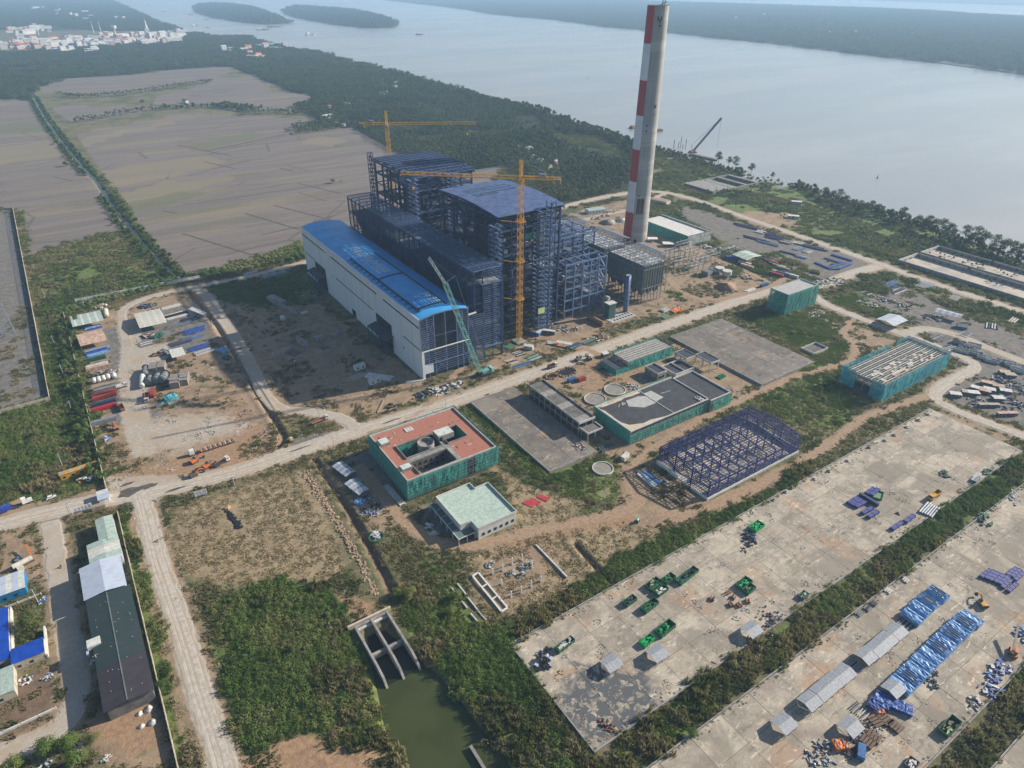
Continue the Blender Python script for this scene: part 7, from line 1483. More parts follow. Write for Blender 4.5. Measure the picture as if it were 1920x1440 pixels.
# ================================================================ WALLS, WEST BUILDINGS, ROADSIDE, RIVER, TOWN
def wall_run(name,label,pts,h,pw,mat,th=.22,z=0,cap=None):
 root =thing(name,label,'wall');n_=0
 for i in range(len(pts)-1):
  a,b=Vector(pts[i]),Vector(pts[i+1]);L=(b-a).length;n =max(1,round(L/pw));ang=math.atan2((b-a).y,(b-a).x)
  mb=MB();mb.box(-L/n/2+.12,-th/2,0,L/n/2-.12,th/2,h-.12);pm=mb.mesh('wall_panel',mat);mb=MB();mb.box(-.16,-.2,0,.16,.2,h);qm=mb.mesh('wall_post',cap or mat)
  if n_+n > 290: pass
  for k_ in range(n+1):
   p=a+(b-a)*k_/n;o=link(bpy.data.objects.new('wall_post',qm),root);o.location =(p.x,p.y,z);o.rotation_euler =(0,0,ang)
   if k_ < n: c=a+(b-a)*(k_+.5)/n;o=link(bpy.data.objects.new('wall_panel',pm),root);o.location =(c.x,c.y,z);o.rotation_euler =(0,0,ang)
  n_ +=n
 settle(root,(*pts[0],0));return root
cwall=M('wall_plaster',(.47,.42,.34),(.33,.29,.23),.85,0,.5);wwall=M('wall_white',(.55,.57,.57),(.42,.44,.44),.8,0,.3)
wall_run('compound_wall','long cream wall with posts along the western side of the compound',[(-24.3,598),(-23.2,342)],2.6,4.0,cwall)
wall_run('compound_wall','long cream wall running down behind the dark warehouse',[(-20.8,318),(-21.6,120)],2.4,4.0,cwall)
wall_run('site_wall','white panel wall along the perimeter road in the north',[G(142,567),G(250,546),G(375,522)],3.0,5.0,wwall)
wall_run('substation_wall','pale wall around the grey substation ground',[G(-40,396),G(25,393),G(94,750),G(-40,786)],2.6,6.0,cwall)
rd =tag(ribbon('substation_road',GP((14,395),(45,560),(76,738)),6.5,M('asphalt_dark',(.10,.10,.105),(.14,.14,.14),.9),.1,90,.1),kind='structure')
# warehouse row
w1=thing('dark_warehouse','long warehouse with dark green-black roof sheets between road and wall','warehouse');rdk=M('roof_dark_green',(.028,.048,.048),(.038,.05,.055),.55,0,.12);rdk2=M('roof_dark_plum',(.04,.035,.045),(.05,.045,.05),.6,0,.2)
blk(w1,'wall',conc_d,-38,199.5,0,-23,258,6.3)
for i in range(18):
 y0=198.5+i*3.31;m_=rdk2 if i < 6 else rdk
 for s in (-1,1):
  xa,xb=(-38.9,-31) if s < 0 else (-22.2,-30.98);mb=MB();q=[(xa,y0,6.4),(xb,y0,7.3),(xb,y0+3.27,7.3),(xa,y0+3.27,6.4)];mb.add([(x,y,z+.08) for x,y,z in q]+q,[(0,1,2,3),(7,6,5,4),(0,4,5,1),(1,5,6,2),(2,6,7,3),(3,7,4,0)]);mb.build('roof_sheet',m_,w1)
blk(w1,'ridge_cap',dgrey,-31.2,199,7.36,-30.8,258,7.5);cn =blk(w1,'canopy',shed_w,-40.6,231,5.6,-36.0,235,7.45);blk(w1,'canopy_side',shed_b,-41.4,229.6,4.2,-40.6,234.4,5.8)
for i in range(12): blk(w1,'window',glass,-38.15,201+i*4.7,2.6,-37.95,203.2+i*4.7,4.0)
for q in range(26): x=random.uniform(-37,-24);y=random.uniform(202,256);blk(w1,'roof_litter',conc_w,x,y,7.35-.06*abs(x+31),x+.25,y+.2,7.5-.06*abs(x+31))
settle(w1,(-30.5,229,0))
w2=thing('ice_blue_warehouse','warehouse section with smooth ice blue roof joined to the dark one','warehouse');blk(w2,'wall',shed_b,-38.6,259,0,-24,279.5,6.6)
for i in range(10):
 y0=258.4+i*2.12
 for s in (-1,1):
  xa,xb=(-39.4,-31.2) if s<0 else (-23.3,-31.18);mb=MB();q=[(xa,y0,6.7),(xb,y0,7.8),(xb,y0+2.08,7.8),(xa,y0+2.08,6.7)];mb.add([(x,y,z+.08) for x,y,z in q]+q,[(0,1,2,3),(7,6,5,4),(0,4,5,1),(1,5,6,2),(2,6,7,3),(3,7,4,0)]);mb.build('roof_sheet',shed_b,w2)
blk(w2,'side_door',glass,-38.8,264,0,-38.55,267,3.6);settle(w2,(-31,269,0))
sheet_roof('workshop_roof','cream and green patched roof north of the ice blue warehouse','workshop',(-29,288),-PI2,16.5,13,5,.5,[shed_g,shed_g,shed_y,shed_w,shed_w],conc_w,8,0,False,None,False);sheet_roof('green_roof_shed','separate pale green roofed shed near the gatehouse','shed',(-26.6,303.5),-PI2,19,7.5,5,.5,[shed_g],conc_w,8,0);container('dark tank box between the two northern roofs',(-23.8,292),PI2,blk_c,5.5)
s10=lambda x,y: at(x/4,800+y/4)
gh=thing('gatehouse','small gatehouse with red gable and white roof at the compound entrance','gatehouse');p=s10(785,545);blk(gh,'wall',white,p.x-2.2,p.y-4,0,p.x+2.2,p.y+4,3.2);blk(gh,'gable_band',P_('gable_red',(.5,.04,.03)),p.x-2.3,p.y+3.0,2.3,p.x+2.4,p.y+4.1,3.25)
for k_,(a,m_) in enumerate([(-4.4,shed_b),(-1.6,shed_b),(1.2,shed_w)]): blk(gh,'roof_sheet',m_,p.x-2.7,p.y+a,3.3,p.x+2.7,p.y+a+2.76,3.42)
blk(gh,'window',glass,p.x-2.3,p.y-2,1.1,p.x-2.18,p.y,2.3);blk(gh,'door',blue_c,p.x-2.3,p.y+.8,0,p.x-2.18,p.y+1.8,2.1);settle(gh,(p.x,p.y,0))
gt_=thing('gate_board','row of white framed noticeboards on posts beside the gatehouse','noticeboard');a,b=s10(565,655),s10(700,610)
for k_ in range(5):
 c_=a+(b-a)*(k_+.5)/5;ang=math.atan2((b-a).y,(b-a).x);mb=MB();mb.cbox((c_.x,c_.y,1.2),(b-a).length/5-.25,.12,2.4,ang);f_=mb.build('panel',white,gt_);mb=MB();mb.cbox((c_.x,c_.y-.09,1.5),(b-a).length/5-.9,.05,1.7,ang);mb.build('print',shed_b,f_)
 mb=MB();mb.cbox((c_.x,c_.y,0),.15,.15,1.3,ang);mb.build('post',steel_g,gt_)
settle(gt_,a.to_tuple())
container('brown slatted crate between noticeboards and gatehouse',s10(742,612),0,tan_c,6,0,None,2.2)
sheet_roof('yellow_canopy','long yellow-sided canopy at the hedge beside the compound gate','canopy',s10(602,352),hd((125,893),(172,878)),18,3.2,3.4,.3,[tan_c,yel_c],yel_c,8,0,False,None,True)
car('white saloon parked by the yellow canopy',s10(682,395),.9,white);heap('orange_machine','orange machine parts under the yellow canopy','machine',s10(615,398),2.2,[oran_c,brown,white],20,470,sz=.8,h=1.2);car('white hatchback parked on the road verge near the long truck',s10(385,535),.17,white)
tr =thing('articulated_truck','articulated truck with white cab and bright blue tipper trailer at the left edge','truck',(*s10(120,608)[:2],.1),.17)
mb=MB();mb.box(-16,-1.3,1.2,-1.5,1.3,3.4);tl=mb.build('trailer',P_('trailer_blue',(.03,.06,.40)),tr)
for k_ in range(9):
 for s in(-1,1): mb=MB();mb.box(-15.8+k_*1.7,s*1.3-.08,1.2,-15.6+k_*1.7,s*1.3+.08,3.45);mb.build('rib',P_('trailer_blue',(.03,.06,.40)),tl)
mb=MB();mb.box(-15.8,-1.1,3.4,-1.7,1.1,3.44);mb.build('cover',tarp_n,tl);mb=MB();mb.box(-2.5,-.5,.8,7.5,.5,1.1);mb.build('chassis',deckd,tr)
mb=MB();mb.add([(3.0,-1.25,1),(5.4,-1.25,1),(5.4,1.25,1),(3.0,1.25,1),(3.1,-1.2,3.8),(5.0,-1.2,3.6),(5.0,1.2,3.6),(3.1,1.2,3.8)],[(0,3,2,1),(4,5,6,7),(0,1,5,4),(1,2,6,5),(2,3,7,6),(3,0,4,7)]);cb_=mb.build('cab',white,tr);mb=MB();mb.box(5.4,-1.05,.9,7.5,1.05,2.2);mb.build('bonnet',white,cb_);mb=MB();mb.add([(5.37,-1.1,2.4),(5.37,1.1,2.4),(5.05,1.1,3.4),(5.05,-1.1,3.4)],[(0,1,2,3)]);o=mb.build('windscreen',glass,cb_);o.location.x=.06
for x in (-14.5,-13.2,-11.9,0,1.3,6.4):
 for s in(-1,1): wheel(tr,x,s*1.05)
lb=thing('lowboy_truck','lowboy truck with white cab and long rusty multi-axle trailer','truck',(*s10(1590,165)[:2],.1),hd((352,856),(438,828))+math.pi)
mb=MB();mb.box(-13,-1.5,.9,6,1.5,1.15);b_=mb.build('deck',M('trailer_rust',(.36,.20,.12),(.26,.14,.09)),lb);mb=MB();mb.box(6,-.5,.8,11.5,.5,1.1);mb.build('chassis',deckd,lb)
for k_ in range(14): mb=MB();mb.box(-12.8+k_*1.3,-1.6,1.15,-12.4+k_*1.3,1.6,1.35);mb.build('cross_beam',brown if k_%2 else conc_w,b_)
mb=MB();mb.add([(9.2,-1.25,1),(12,-1.25,1),(12,1.25,1),(9.2,1.25,1),(9.3,-1.2,3.5),(11.8,-1.2,3.4),(11.8,1.2,3.4),(9.3,1.2,3.5)],[(0,3,2,1),(4,5,6,7),(0,1,5,4),(1,2,6,5),(2,3,7,6),(3,0,4,7)]);cb_=mb.build('cab',white,lb);mb=MB();mb.box(11.92,-1.05,2.2,12.02,1.05,3.2);mb.build('windscreen',glass,cb_)
for x in (-12,-10.5,-9,-7.5,-6,7.5,8.8,11):
 for s in(-1,1): wheel(lb,x,s*1.2)
excavator('orange excavator with folded arm below the lowboy truck',s10(1460,268),.35,oran_c,(3,2.6,5.4,.6),.1);excavator('rusty orange loader behind the dark truck',s10(1555,305),.3,rust,(2.6,2,4.6,.5),.1,0,oran_c);truck('dark flatbed truck with white cab parked at the machinery row',s10(1665,278),.3,whit_c,deckd,9,'flat',.1);excavator('orange-yellow excavator nearest the main road',s10(1455,372),.2,oran_c,(3,2.4,5.2,.5),.1,0,brown)
# board with panels by the road, lamps and poles
bo=thing('roadside_board','row of white framed panels on two legs facing the main road','noticeboard');a,b=s10(1462,540),s10(1560,508)
for k_ in range(8):
 c_=a+(b-a)*((k_%4)+.5)/4;ang=math.atan2((b-a).y,(b-a).x);z=1.0+(k_//4)*1.45;mb=MB();mb.cbox((c_.x,c_.y,z),(b-a).length/4-.15,.14,1.35,ang);mb.build('panel',shed_b if k_%3 else whit_c,bo)
for k_ in (.08,.92): c_=a+(b-a)*k_;mb=MB();mb.cbox((c_.x,c_.y,0),.25,.25,3.9,ang);mb.build('post',whit_c,bo)
mb=MB();mb.bar(a+Vector((0,0,3.95)),b+Vector((0,0,3.95)),.16);mb.build('rail',whit_c,bo);settle(bo,a.to_tuple())
def pole(label,x,y,h,arms=1,lamp=False,mat=None):
 q=thing('street_lamp' if lamp else 'utility_pole',label,'lamp post' if lamp else 'pole',(*at(x,y)[:2],0),.3);mb=MB();mb.tube((0,0,0),(0,0,h),.17,.11,8);mb.build('shaft',mat or conc_w,q)
 if lamp: mb=MB();mb.bar((0,0,h-.1),(1.6,0,h+.3),.09);mb.build('arm',steel_g,q);mb=MB();mb.box(1.3,-.15,h+.2,2.1,.15,h+.35);mb.build('lamp_head',steel_g,q)
 else:
  for k_ in range(arms): mb=MB();mb.bar((-1.1,0,h-.4-k_*.9),(1.1,0,h-.4-k_*.9),.12);mb.build('crossarm',steel_g,q)
for i,(x,y,h,lab) in enumerate([(440,910,8,'pale concrete pole leaning over the main road beside the board'),(627,843,9,'pale pole on the road verge beside the office block'),(600,784,8,'slim pole behind the flatbed crane truck'),(72,1130,8,'white pole in front of the blue-walled shed'),(137,966,8,'thin pole beside the noticeboards'),(159,1096,8,'pale pole at the corner of the ice blue roof'),(190,1253,8,'pale pole leaning beside the dark roof'),(86,560,9,'first utility pole from the top in the western hedge'),(104,650,9,'second utility pole from the top in the western hedge'),(120,705,9,'third utility pole from the top in the western hedge'),(137,775,9,'fourth utility pole from the top in the western hedge'),(118,875,9,'utility pole at the hedge by the yellow canopy'),(836,763,8,'thin pole on the far verge of the main road'),(1275,915,7,'thin pole by the panel stack')]): pole(lab,x,y,h,2 if i in(7,8,9,10,11) else 1,False,conc_w)
pole('lamp post beside the parked white hatchback',133,968,8,1,True,steel_g)
# motorcycles with riders
def rider(label,p,rz,shirt):
 bike=thing('motorcycle','small dark motorcycle under '+label,'motorcycle',(p[0],p[1],.12),rz)
 for x in (-.62,.62):
  mb=MB();mb.tube((x,-.06,.3),(x,.06,.3),.3,.3,12);mb.build('wheel',rubber,bike)
 mb=MB();mb.bar((-.6,0,.5),(.35,0,.6),.22,.25);mb.bar((.35,0,.6),(.5,0,.95),.1);mb.build('frame',deckd,bike);mb=MB();mb.box(-.6,-.14,.66,.15,.14,.78);mb.build('seat',rubber,bike);mb=MB();mb.bar((.48,-.32,1.0),(.48,.32,1.0),.05);mb.build('handlebar',steel_g,bike)
 vs_=[(0,0,.88),(0,0,1.15),(.05,0,1.4),(.07,0,1.52),(.09,0,1.66),(.05,.19,1.36),(.22,.25,1.15),(.46,.28,1.03),(.05,-.19,1.36),(.22,-.25,1.15),(.46,-.28,1.03),(.0,.12,.84),(.36,.17,.78),(.28,.18,.42),(.38,.18,.36),(0,-.12,.84),(.36,-.17,.78),(.28,-.18,.42),(.38,-.18,.36)]
 es=[(0,1),(1,2),(2,3),(3,4),(2,5),(5,6),(6,7),(2,8),(8,9),(9,10),(0,11),(11,12),(12,13),(13,14),(0,15),(15,16),(16,17),(17,18)]
 rd_=[.14,.14,.15,.055,.11,.07,.05,.035,.07,.05,.035,.10,.075,.05,.045,.10,.075,.05,.045]
 me=bpy.data.meshes.new('person');me.from_pydata(vs_,es,[]);o=bpy.data.objects.new('person',me);COL.objects.link(o);o.location=(p[0],p[1],.12);o.rotation_euler=(0,0,rz)
 sm_=o.modifiers.new('skin','SKIN');me.skin_vertices or None
 lay=me.skin_vertices[0].data if me.skin_vertices else None
 if lay is None:
  me.attributes;
 for i_,r_ in enumerate(rd_):
  if lay: lay[i_].radius=(r_,r_)
 if lay: lay[0].use_root=True
 o.modifiers.new('sub','SUBSURF').levels=1;me.materials.append(shirt);tag(o,label,'person')
 mb=MB();mb.tube((.09,0,1.68),(.09,0,1.84),.15,.08,12);mb.build('helmet',whit_c if shirt is dgrey else blk_c,o)
rider('person in dark clothes riding down the south road',at(296,1015),-1.4,dgrey);rider('person in a pale helmet riding on the west road',at(115,1064),-1.5,blk_c)
# west side houses
def flat_house(name,label,x0,y0,x1,y1,h,roofm,wallm,n=5,axis='x',rise=.5):
 L,W=(x1-x0,y1-y0);return sheet_roof(name,label,'building',((x0+x1)/2,(y0+y1)/2),0,L,W,h,rise,roofm,wallm,n,0,False,None,False)
flat_house('blue_wall_house','house with plain white roof and bright blue wall at the left edge',-74,284,-60,296.5,4,[shed_b,shed_w],P_('wall_azure',(.02,.20,.44)),6)
rb=M('roof_cobalt',(.012,.07,.42),(.01,.05,.30),.4,0,.3)
flat_house('blue_roof_house','low house with cobalt blue roof at the left edge',-76,246,-66.3,276,4,rb,cwall,5);flat_house('blue_roof_wing','cobalt blue roofed wing behind the round tree',-66,242,-55,250.3,4,rb,cwall,4);flat_house('grey_roof_house','pale grey roofed house with cream wall at the left edge',-76,229,-65.2,242,4,shed_g,cwall,5)
for i,q in enumerate([(-66.2,245,-65.8,277),(-55.2,242,-54.7,258)]): bl=thing('yard_wall',['cream wall beside the cobalt roof','cream wall end beside the round tree'][i],'wall');blk(bl,'wall_body',shed_y,q[0],q[1],0,q[2],q[3],2.2);blk(bl,'coping',white,q[0]-.06,q[1]-.06,2.2,q[2]+.06,q[3]+.06,2.32);settle(bl,(q[0],q[1],0))
wall_run('garden_wall','low cream wall with white posts across the left garden',[(-68,280),(-55.5,280.5)],1.1,4.0,shed_y,.2,0,white);wall_run('brick_wall','long white low wall at the lower left plot',[(-75,215),(-54,215.6)],1.2,5.0,whit_c,.5)
b4=lambda x,y: at(x/4,1080+y/4)
for i,(q,r_,ms) in enumerate([((190,780),2.4,[white,shed_b]),((350,760),1.8,[shed_b,whit_c]),((265,620),1.6,[white]),((330,180),1.6,[white,blue_c]),((710,640),1.3,[shed_b,white]),((600,1290),1.6,[shed_y,conc_w]),((345,1420),1.6,[conc_w,white]),((800,1370),1.2,[conc_w])]): heap('household_clutter',f'{ORD[i]} heap of white odds and ends in the lower left plots','clutter',b4(*q),r_,ms,22,500+i,sz=.45,el=1.3,rz=.6,h=.6)
for i,(q,m_) in enumerate([((1115,1000),conc_w),((1045,1035),whit_c),((1145,1100),conc_w),((1060,1130),whit_c)]):
 hp=thing('gravel_heap',['upper right','upper left','lower right','lower left'][i]+' heap of pale gravel on the bare earth beside the dark warehouse','gravel heap',(*b4(*q)[:2],0));mb=MB();lump(mb,(0,0,-.1),1.7 if i%2==0 else 1.2,16,.14,.6);mb.build('mound',m_,hp,True)
pz_=thing('tank_trailer','cream water tank trailer with an orange boom in the left plot','trailer',(*at(44,1059)[:2],0),.3);mb=MB();mb.tube((-4,0,1.6),(4,0,1.6),1.2,1.2,14);mb.build('tank',shed_y,pz_);mb=MB();mb.bar((4,0,2),(5.2,9,3),.6);mb.build('boom',oran_c,pz_);mb=MB();mb.box(-4.3,-1.2,0,4.3,1.2,.6);mb.build('chassis',brown,pz_);mb=MB();mb.box(-3,-3,0,-.5,-1.4,1.6);mb.build('engine_box',whit_c,pz_);heap('blue_machine','dark blue machine standing behind the tank trailer','machine',at(34,1049),1.6,[navy_c,steel_g],14,510,sz=.8)
for i,(x,y) in enumerate([(104,1063),]): pass
# pylon on the substation ground
py=thing('lattice_pylon','tall grey lattice pylon on the substation ground at the left edge','pylon');B_=Bars();px_,py_=G(18,628);H_=52
for s1,s2 in ((-1,-1),(1,-1),(1,1),(-1,1)): B_.a('leg',(px_+s1*4,py_+s2*4,0),(px_+s1*.7,py_+s2*.7,H_),.32,steel_g)
for i in range(13):
 z0=i*4;z1=z0+4;w0=4-3.3*z0/H_;w1=4-3.3*z1/H_
 for (a,b),(c,d_) in (((-1,-1),(1,-1)),((1,-1),(1,1)),((1,1),(-1,1)),((-1,1),(-1,-1))):
  B_.a('lacing',(px_+a*w0,py_+b*w0,z0),(px_+c*w1,py_+d_*w1,z1),.16,steel_g);B_.a('lacing',(px_+c*w0,py_+d_*w0,z0),(px_+a*w1,py_+b*w1,z1),.16,steel_g);B_.a('lacing',(px_+a*w1,py_+b*w1,z1),(px_+c*w1,py_+d_*w1,z1),.14,steel_g)
for z in (34,41,48): B_.a('crossarm',(px_-8,py_,z),(px_+8,py_,z),.35,steel_g);B_.a('crossarm',(px_-8,py_,z),(px_,py_,z+2),.2,steel_g);B_.a('crossarm',(px_+8,py_,z),(px_,py_,z+2),.2,steel_g)
B_.build(py,150);settle(py,(px_,py_,0))
# foundations in the grass
s11=lambda x,y,z=0: Vector((*G(840+x/6.857,1000+y/6.857,z),z))
def strip(label,a,b,w_=.5,h=.5):
 a,b=s11(*a),s11(*b);r_=thing('footing_beam',label,'footing',((a.x+b.x)/2,(a.y+b.y)/2,0),math.atan2((b-a).y,(b-a).x));L=(b-a).length;mb=MB();mb.box(-L/2,-w_/2,0,L/2,w_/2,h);mb.build('beam',conc_w,r_);mb=MB();mb.box(-L/2,-w_/2-.3,0,L/2,w_/2+.3,.12);mb.build('base',conc,r_)
strip('outermost white footing beam on the left, upper piece',(45,705),(125,805));strip('outermost footing beam on the left, middle piece',(180,880),(245,965));strip('outermost footing beam on the left, lower piece',(290,1035),(385,1145));strip('second footing beam from the left, upper piece',(120,650),(230,790));strip('second footing beam from the left, lower piece',(255,830),(380,990));strip('thin grey end of the second footing beam',(385,1000),(490,1120),.3,.3);strip('long lone white footing beam on the right',(1130,155),(1530,570),.7,.7)
fr =thing('ladder_footing','white ladder-shaped footing of two long beams and four cross beams','footing');cs=[s11(315,555),s11(390,515),s11(765,965),s11(685,1015)]
for a,b in ((0,1),(1,2),(2,3),(3,0)): mb=MB();mb.bar(cs[a]+Vector((0,0,.35)),cs[b]+Vector((0,0,.35)),.6,.7);mb.build('beam',white,fr)
for t_ in (.33,.67): mb=MB();mb.bar(cs[0].lerp(cs[3],t_)+Vector((0,0,.35)),cs[1].lerp(cs[2],t_)+Vector((0,0,.35)),.45,.6);mb.build('cross_beam',white,fr)
settle(fr,cs[0].to_tuple())
for i,(x,y) in enumerate([(575,520),(703,480),(825,400),(950,345),(1080,440),(690,655),(812,815),(940,765),(1070,690),(1192,615)]):
 p=s11(x,y);c_=thing('stub_column',f'{ORD[i]} slender white stub column from the left, back row first','column',(p.x,p.y,0),0,'white stub columns on the footing plot');mb=MB();mb.box(-.22,-.22,0,.22,.22,4.2 if i in(1,2,3,7,8) else 3.2);mb.build('shaft',white,c_);mb=MB();mb.box(-.7,-.7,0,.7,.7,.25);mb.build('pad',conc,c_)
for i,(x,y) in enumerate([(810,510),(950,450),(1050,400),(540,400),(960,530)]): p=s11(x,y);heap('rebar_cage',f'{ORD[i]} tangle of reinforcement and forms between the stub columns','rebar',p,1.9,[steel_g,dgrey,conc_w],20,520+i,sz=.6,el=1.3,h=1.6)
bt =thing('concrete_mixer','green concrete mixer on a pale patch in the dry grass','mixer',(*at(1195,978)[:2],0),.4);mb=MB();mb.tube((-.8,0,1.2),(.9,0,1.7),.9,.5,12);mb.build('drum',teal,bt);mb=MB();mb.box(-1.2,-.7,.2,1.2,.7,.7);mb.build('frame',gbin,bt);[wheel(bt,x,s*.8,.35,.2) for x in(-.9,.9) for s in(-1,1)]
# ---------- river craft and river works
def boat(label,px,py,L,W,hm,cm,rz=.2,tall=0,group=None):
 b=thing('boat',label,'boat',(*G(px,py,-1.6),-1.7),rz,group);mb=MB();pr=[(-L/2,-W/2),(L*.3,-W/2),(L/2,0),(L*.3,W/2),(-L/2,W/2)]
 mb.add([(x*.94,y*.8,-.4) for x,y in pr]+[(x,y,W*.22) for x,y in pr],[(4,3,2,1,0),(5,6,7,8,9)]+[(i,(i+1)%5,5+(i+1)%5,5+i) for i in range(5)]);mb.build('hull',hm,b);mb=MB();mb.box(-L*.42,-W*.35,W*.22,-L*.15,W*.35,W*.22+3+tall);mb.build('cabin',cm,b);mb=MB();mb.box(-L*.1,-W*.38,W*.22,L*.28,W*.38,W*.22+1.2);mb.build('cargo',brown,b)
 if tall: mb=MB();mb.box(-L*.38,-W*.3,W*.22+3+tall,-L*.2,W*.3,W*.22+5+tall);mb.build('bridge',white,b)
boat('pale car ferry with tall white bridge in mid river',583,66,50,16,whit_c,white,.1,6);boat('white ferry moored off the town point',368,49,46,14,whit_c,white,.1,4);boat('long dark barge below the left island tip',494,56,70,13,blk_c,whit_c,.15);boat('dark barge nearest the gap between the islands',514,51,80,13,blk_c,brown,.1);boat('small barge left of the first island end',306,22,40,10,blk_c,whit_c,.3);boat('small barge off the far bank bend',358,27,40,10,blk_c,tan_c,.2);boat('lone boat just below the first island',387,37,36,10,brown,tan_c,.2);boat('tiny boat below the first island middle',453,42,34,10,blk_c,tan_c,.2);boat('tiny boat near the town ferry',390,52,20,6,blk_c,brown,.2);boat('lone dark barge right of the second island',787,65,46,11,blk_c,brown,.15);boat('white vessel close under the far bank',1163,51,60,14,white,white,.1,3);boat('dark barge on the far second river',1414,1,120,20,blk_c,brown,.1);boat('small craft on the far second river',1592,4,60,18,dgrey,brown,.1);boat('dark work barge left of the chimney near the bank',1190,240,24,9,brown,rust,.1);boat('rusty work barge right of the chimney near the bank',1232,246,30,10,rust,brown,-.1)
for i,(x,y) in enumerate([(1191,124),(1101,147),(1645,334)]): bu=thing('channel_buoy',['slim buoy left of the chimney upper part','slim buoy in the middle river','slim buoy near the right-hand bank'][i],'buoy',(*G(x,y,-1.6),-1.6));mb=MB();mb.tube((0,0,-.3),(0,0,1),1.2,1.0,10);mb.build('float',deckd,bu);mb=MB();mb.tube((0,0,1),(0,0,5),.5,.15,8);mb.build('tower',deckd,bu)
pr_=thing('piling_crane','dark crawler crane with raised lattice boom working at the river edge','crane');p=at(1300,286);B_=Bars();tip=Vector((p.x+34,p.y-16,50));lattice(B_,p+Vector((0,0,3)),tip,1.8,18,dgrey,.5,'boom_chord');B_.a('hoist_rope',tip,tip+Vector((0,0,-44)),.2,deckd);B_.a('pendant',p+Vector((-6,0,12)),tip,.25,deckd);B_.a('gantry',p+Vector((-3,0,3)),p+Vector((-6,0,12)),.5,dgrey);B_.build(pr_,60);mb=MB();mb.cbox((p.x-3,p.y,0),11,5,3.4);mb.build('machine_house',rust,pr_);mb=MB();mb.cbox((p.x-2,p.y-3,-.5),12,1.6,1.6);mb.build('track',rubber,pr_);mb=MB();mb.cbox((p.x-2,p.y+3,-.5),12,1.6,1.6);mb.build('track',rubber,pr_);settle(pr_,(p.x,p.y,0))
for i,(x,y,h) in enumerate([(1263,279,14),(1272,277,9),(1276,276,16),(1285,280,15),(1280,278,6)]): pp=thing('pile',f'{ORD[i]} bare pile standing in the shallows from the left','pile',(*G(x,y,-1.6),-3),0,'piles in the shallows');mb=MB();mb.tube((0,0,0),(0,0,h+1),.55,.55,8);mb.build('shaft',dgrey,pp);mb=MB();mb.tube((0,0,h+1),(0,0,h+1.4),.75,.75,8);mb.build('cap',rust,pp)
jt=thing('jetty','low brown jetty on short piles by the piling crane','jetty');a,b=at(1296,289),at(1345,300);n=9
for k_ in range(n): c_=a.lerp(b,(k_+.5)/n);mb=MB();mb.cbox((c_.x,c_.y,.2),(b-a).length/n-.15,7,.6,math.atan2((b-a).y,(b-a).x));mb.build('deck_plank',conc_d,jt);mb=MB();mb.cbox((c_.x,c_.y,-4),.8,6,4.2,0);mb.build('pile',conc_d,jt)
settle(jt,a.to_tuple())
sheet_roof('site_hut','white-roofed cabin on the verge behind the decked boiler','hut',at(1116,398),-.2,22,11,4,.6,shed_g,white,6);sheet_roof('site_hut','rust roofed hut right of the chimney','hut',at(1238,380),-1.3,22,11,3.6,1.2,rusty,shed_y,6);sheet_roof('site_hut','small white canopy at the chimney foot','hut',at(1223,452),-.6,10,7,3,.2,white,conc_w,3,0,True);sheet_roof('site_hut','second white canopy beside the ruined frames','hut',at(1252,461),-.6,11,8,3,.2,white,conc_w,3,0,True);sheet_roof('site_hut','tiny white roof in the riverside scrub','hut',at(1493,382),-.9,12,6,3,.4,white,conc_w,3);sheet_roof('site_hut','tiny white roof on bare red earth','hut',at(1487,409),-.9,12,6,3,.4,white,conc_w,3)
for i,q in enumerate([(1255,482),(1270,500),(1290,480),(1310,495),(1330,490),(1280,465),(1300,510),(1345,505)]): B_=Bars();p=at(*q);rt_=thing('pipe_gantry',f'{ORD[i]} grey skeletal pipe support frame right of the precipitators','steel frame');r_=random.Random(i)
for i,q in enumerate([(1255,482),(1272,498),(1292,480),(1312,494),(1332,488),(1282,466),(1300,508)]):
 B_=Bars();p=at(*q);rt_=[o for o in bpy.data.objects if o.name.startswith('pipe_gantry')][i];
 for a in range(4):
  for s in (0,1): B_.a('post',(p.x-9+a*6,p.y+s*6-3,0),(p.x-9+a*6,p.y+s*6-3,7+2*(a%2)),.4,steel_g)
  B_.a('cross_beam',(p.x-9+a*6,p.y-3,7),(p.x-9+a*6,p.y+3,7),.4,steel_g)
 for s in (0,1): B_.a('rail_beam',(p.x-9,p.y+s*6-3,7),(p.x+9,p.y+s*6-3,7),.4,conc_w);B_.a('rail_beam',(p.x-9,p.y+s*6-3,4),(p.x+9,p.y+s*6-3,4),.3,conc_w)
 B_.build(rt_);settle(rt_,(p.x,p.y,0))
for o in [o for o in bpy.data.objects if o.name.startswith('pipe_gantry') and not o.children]: bpy.data.objects.remove(o)
for i,(q,r_,mt_) in enumerate([((1140,418),9,conc),((1165,414),7,conc_w),((1115,430),8,conc_d),((1362,560-20),10,M('spoil_earth',(.30,.19,.115),(.22,.14,.09)))]):
 hp=thing('soil_mound',['grey gravel mound behind the chimney','pale gravel mound behind the chimney','dark earth mound behind the decked boiler','big orange-brown earth mound by the silo path'][i],'mound',(*at(*q)[:2],0));mb=MB();lump(mb,(0,0,-.5),r_,18,.16,.45);mb.build('mound',mt_,hp,True);mb=MB();lump(mb,(r_*.8,r_*.3,-.3),r_*.5,14,.2,.45);mb.build('mound_toe',mt_,hp,True)
for i,(x,y) in enumerate([(1120,409),(1133,405),(1142,397),(1365,545),(1400,520)]): heap('building_rubble',f'{ORD[i]} heap of pale rubble north of the main road, from the left','rubble',at(x,y),6,[conc_w,conc_d,tan_c],26,540+i,sz=1.2,el=1.3,h=.8)
ml_=M('manhole_rim',(.06,.055,.05),(.045,.04,.035),.9)
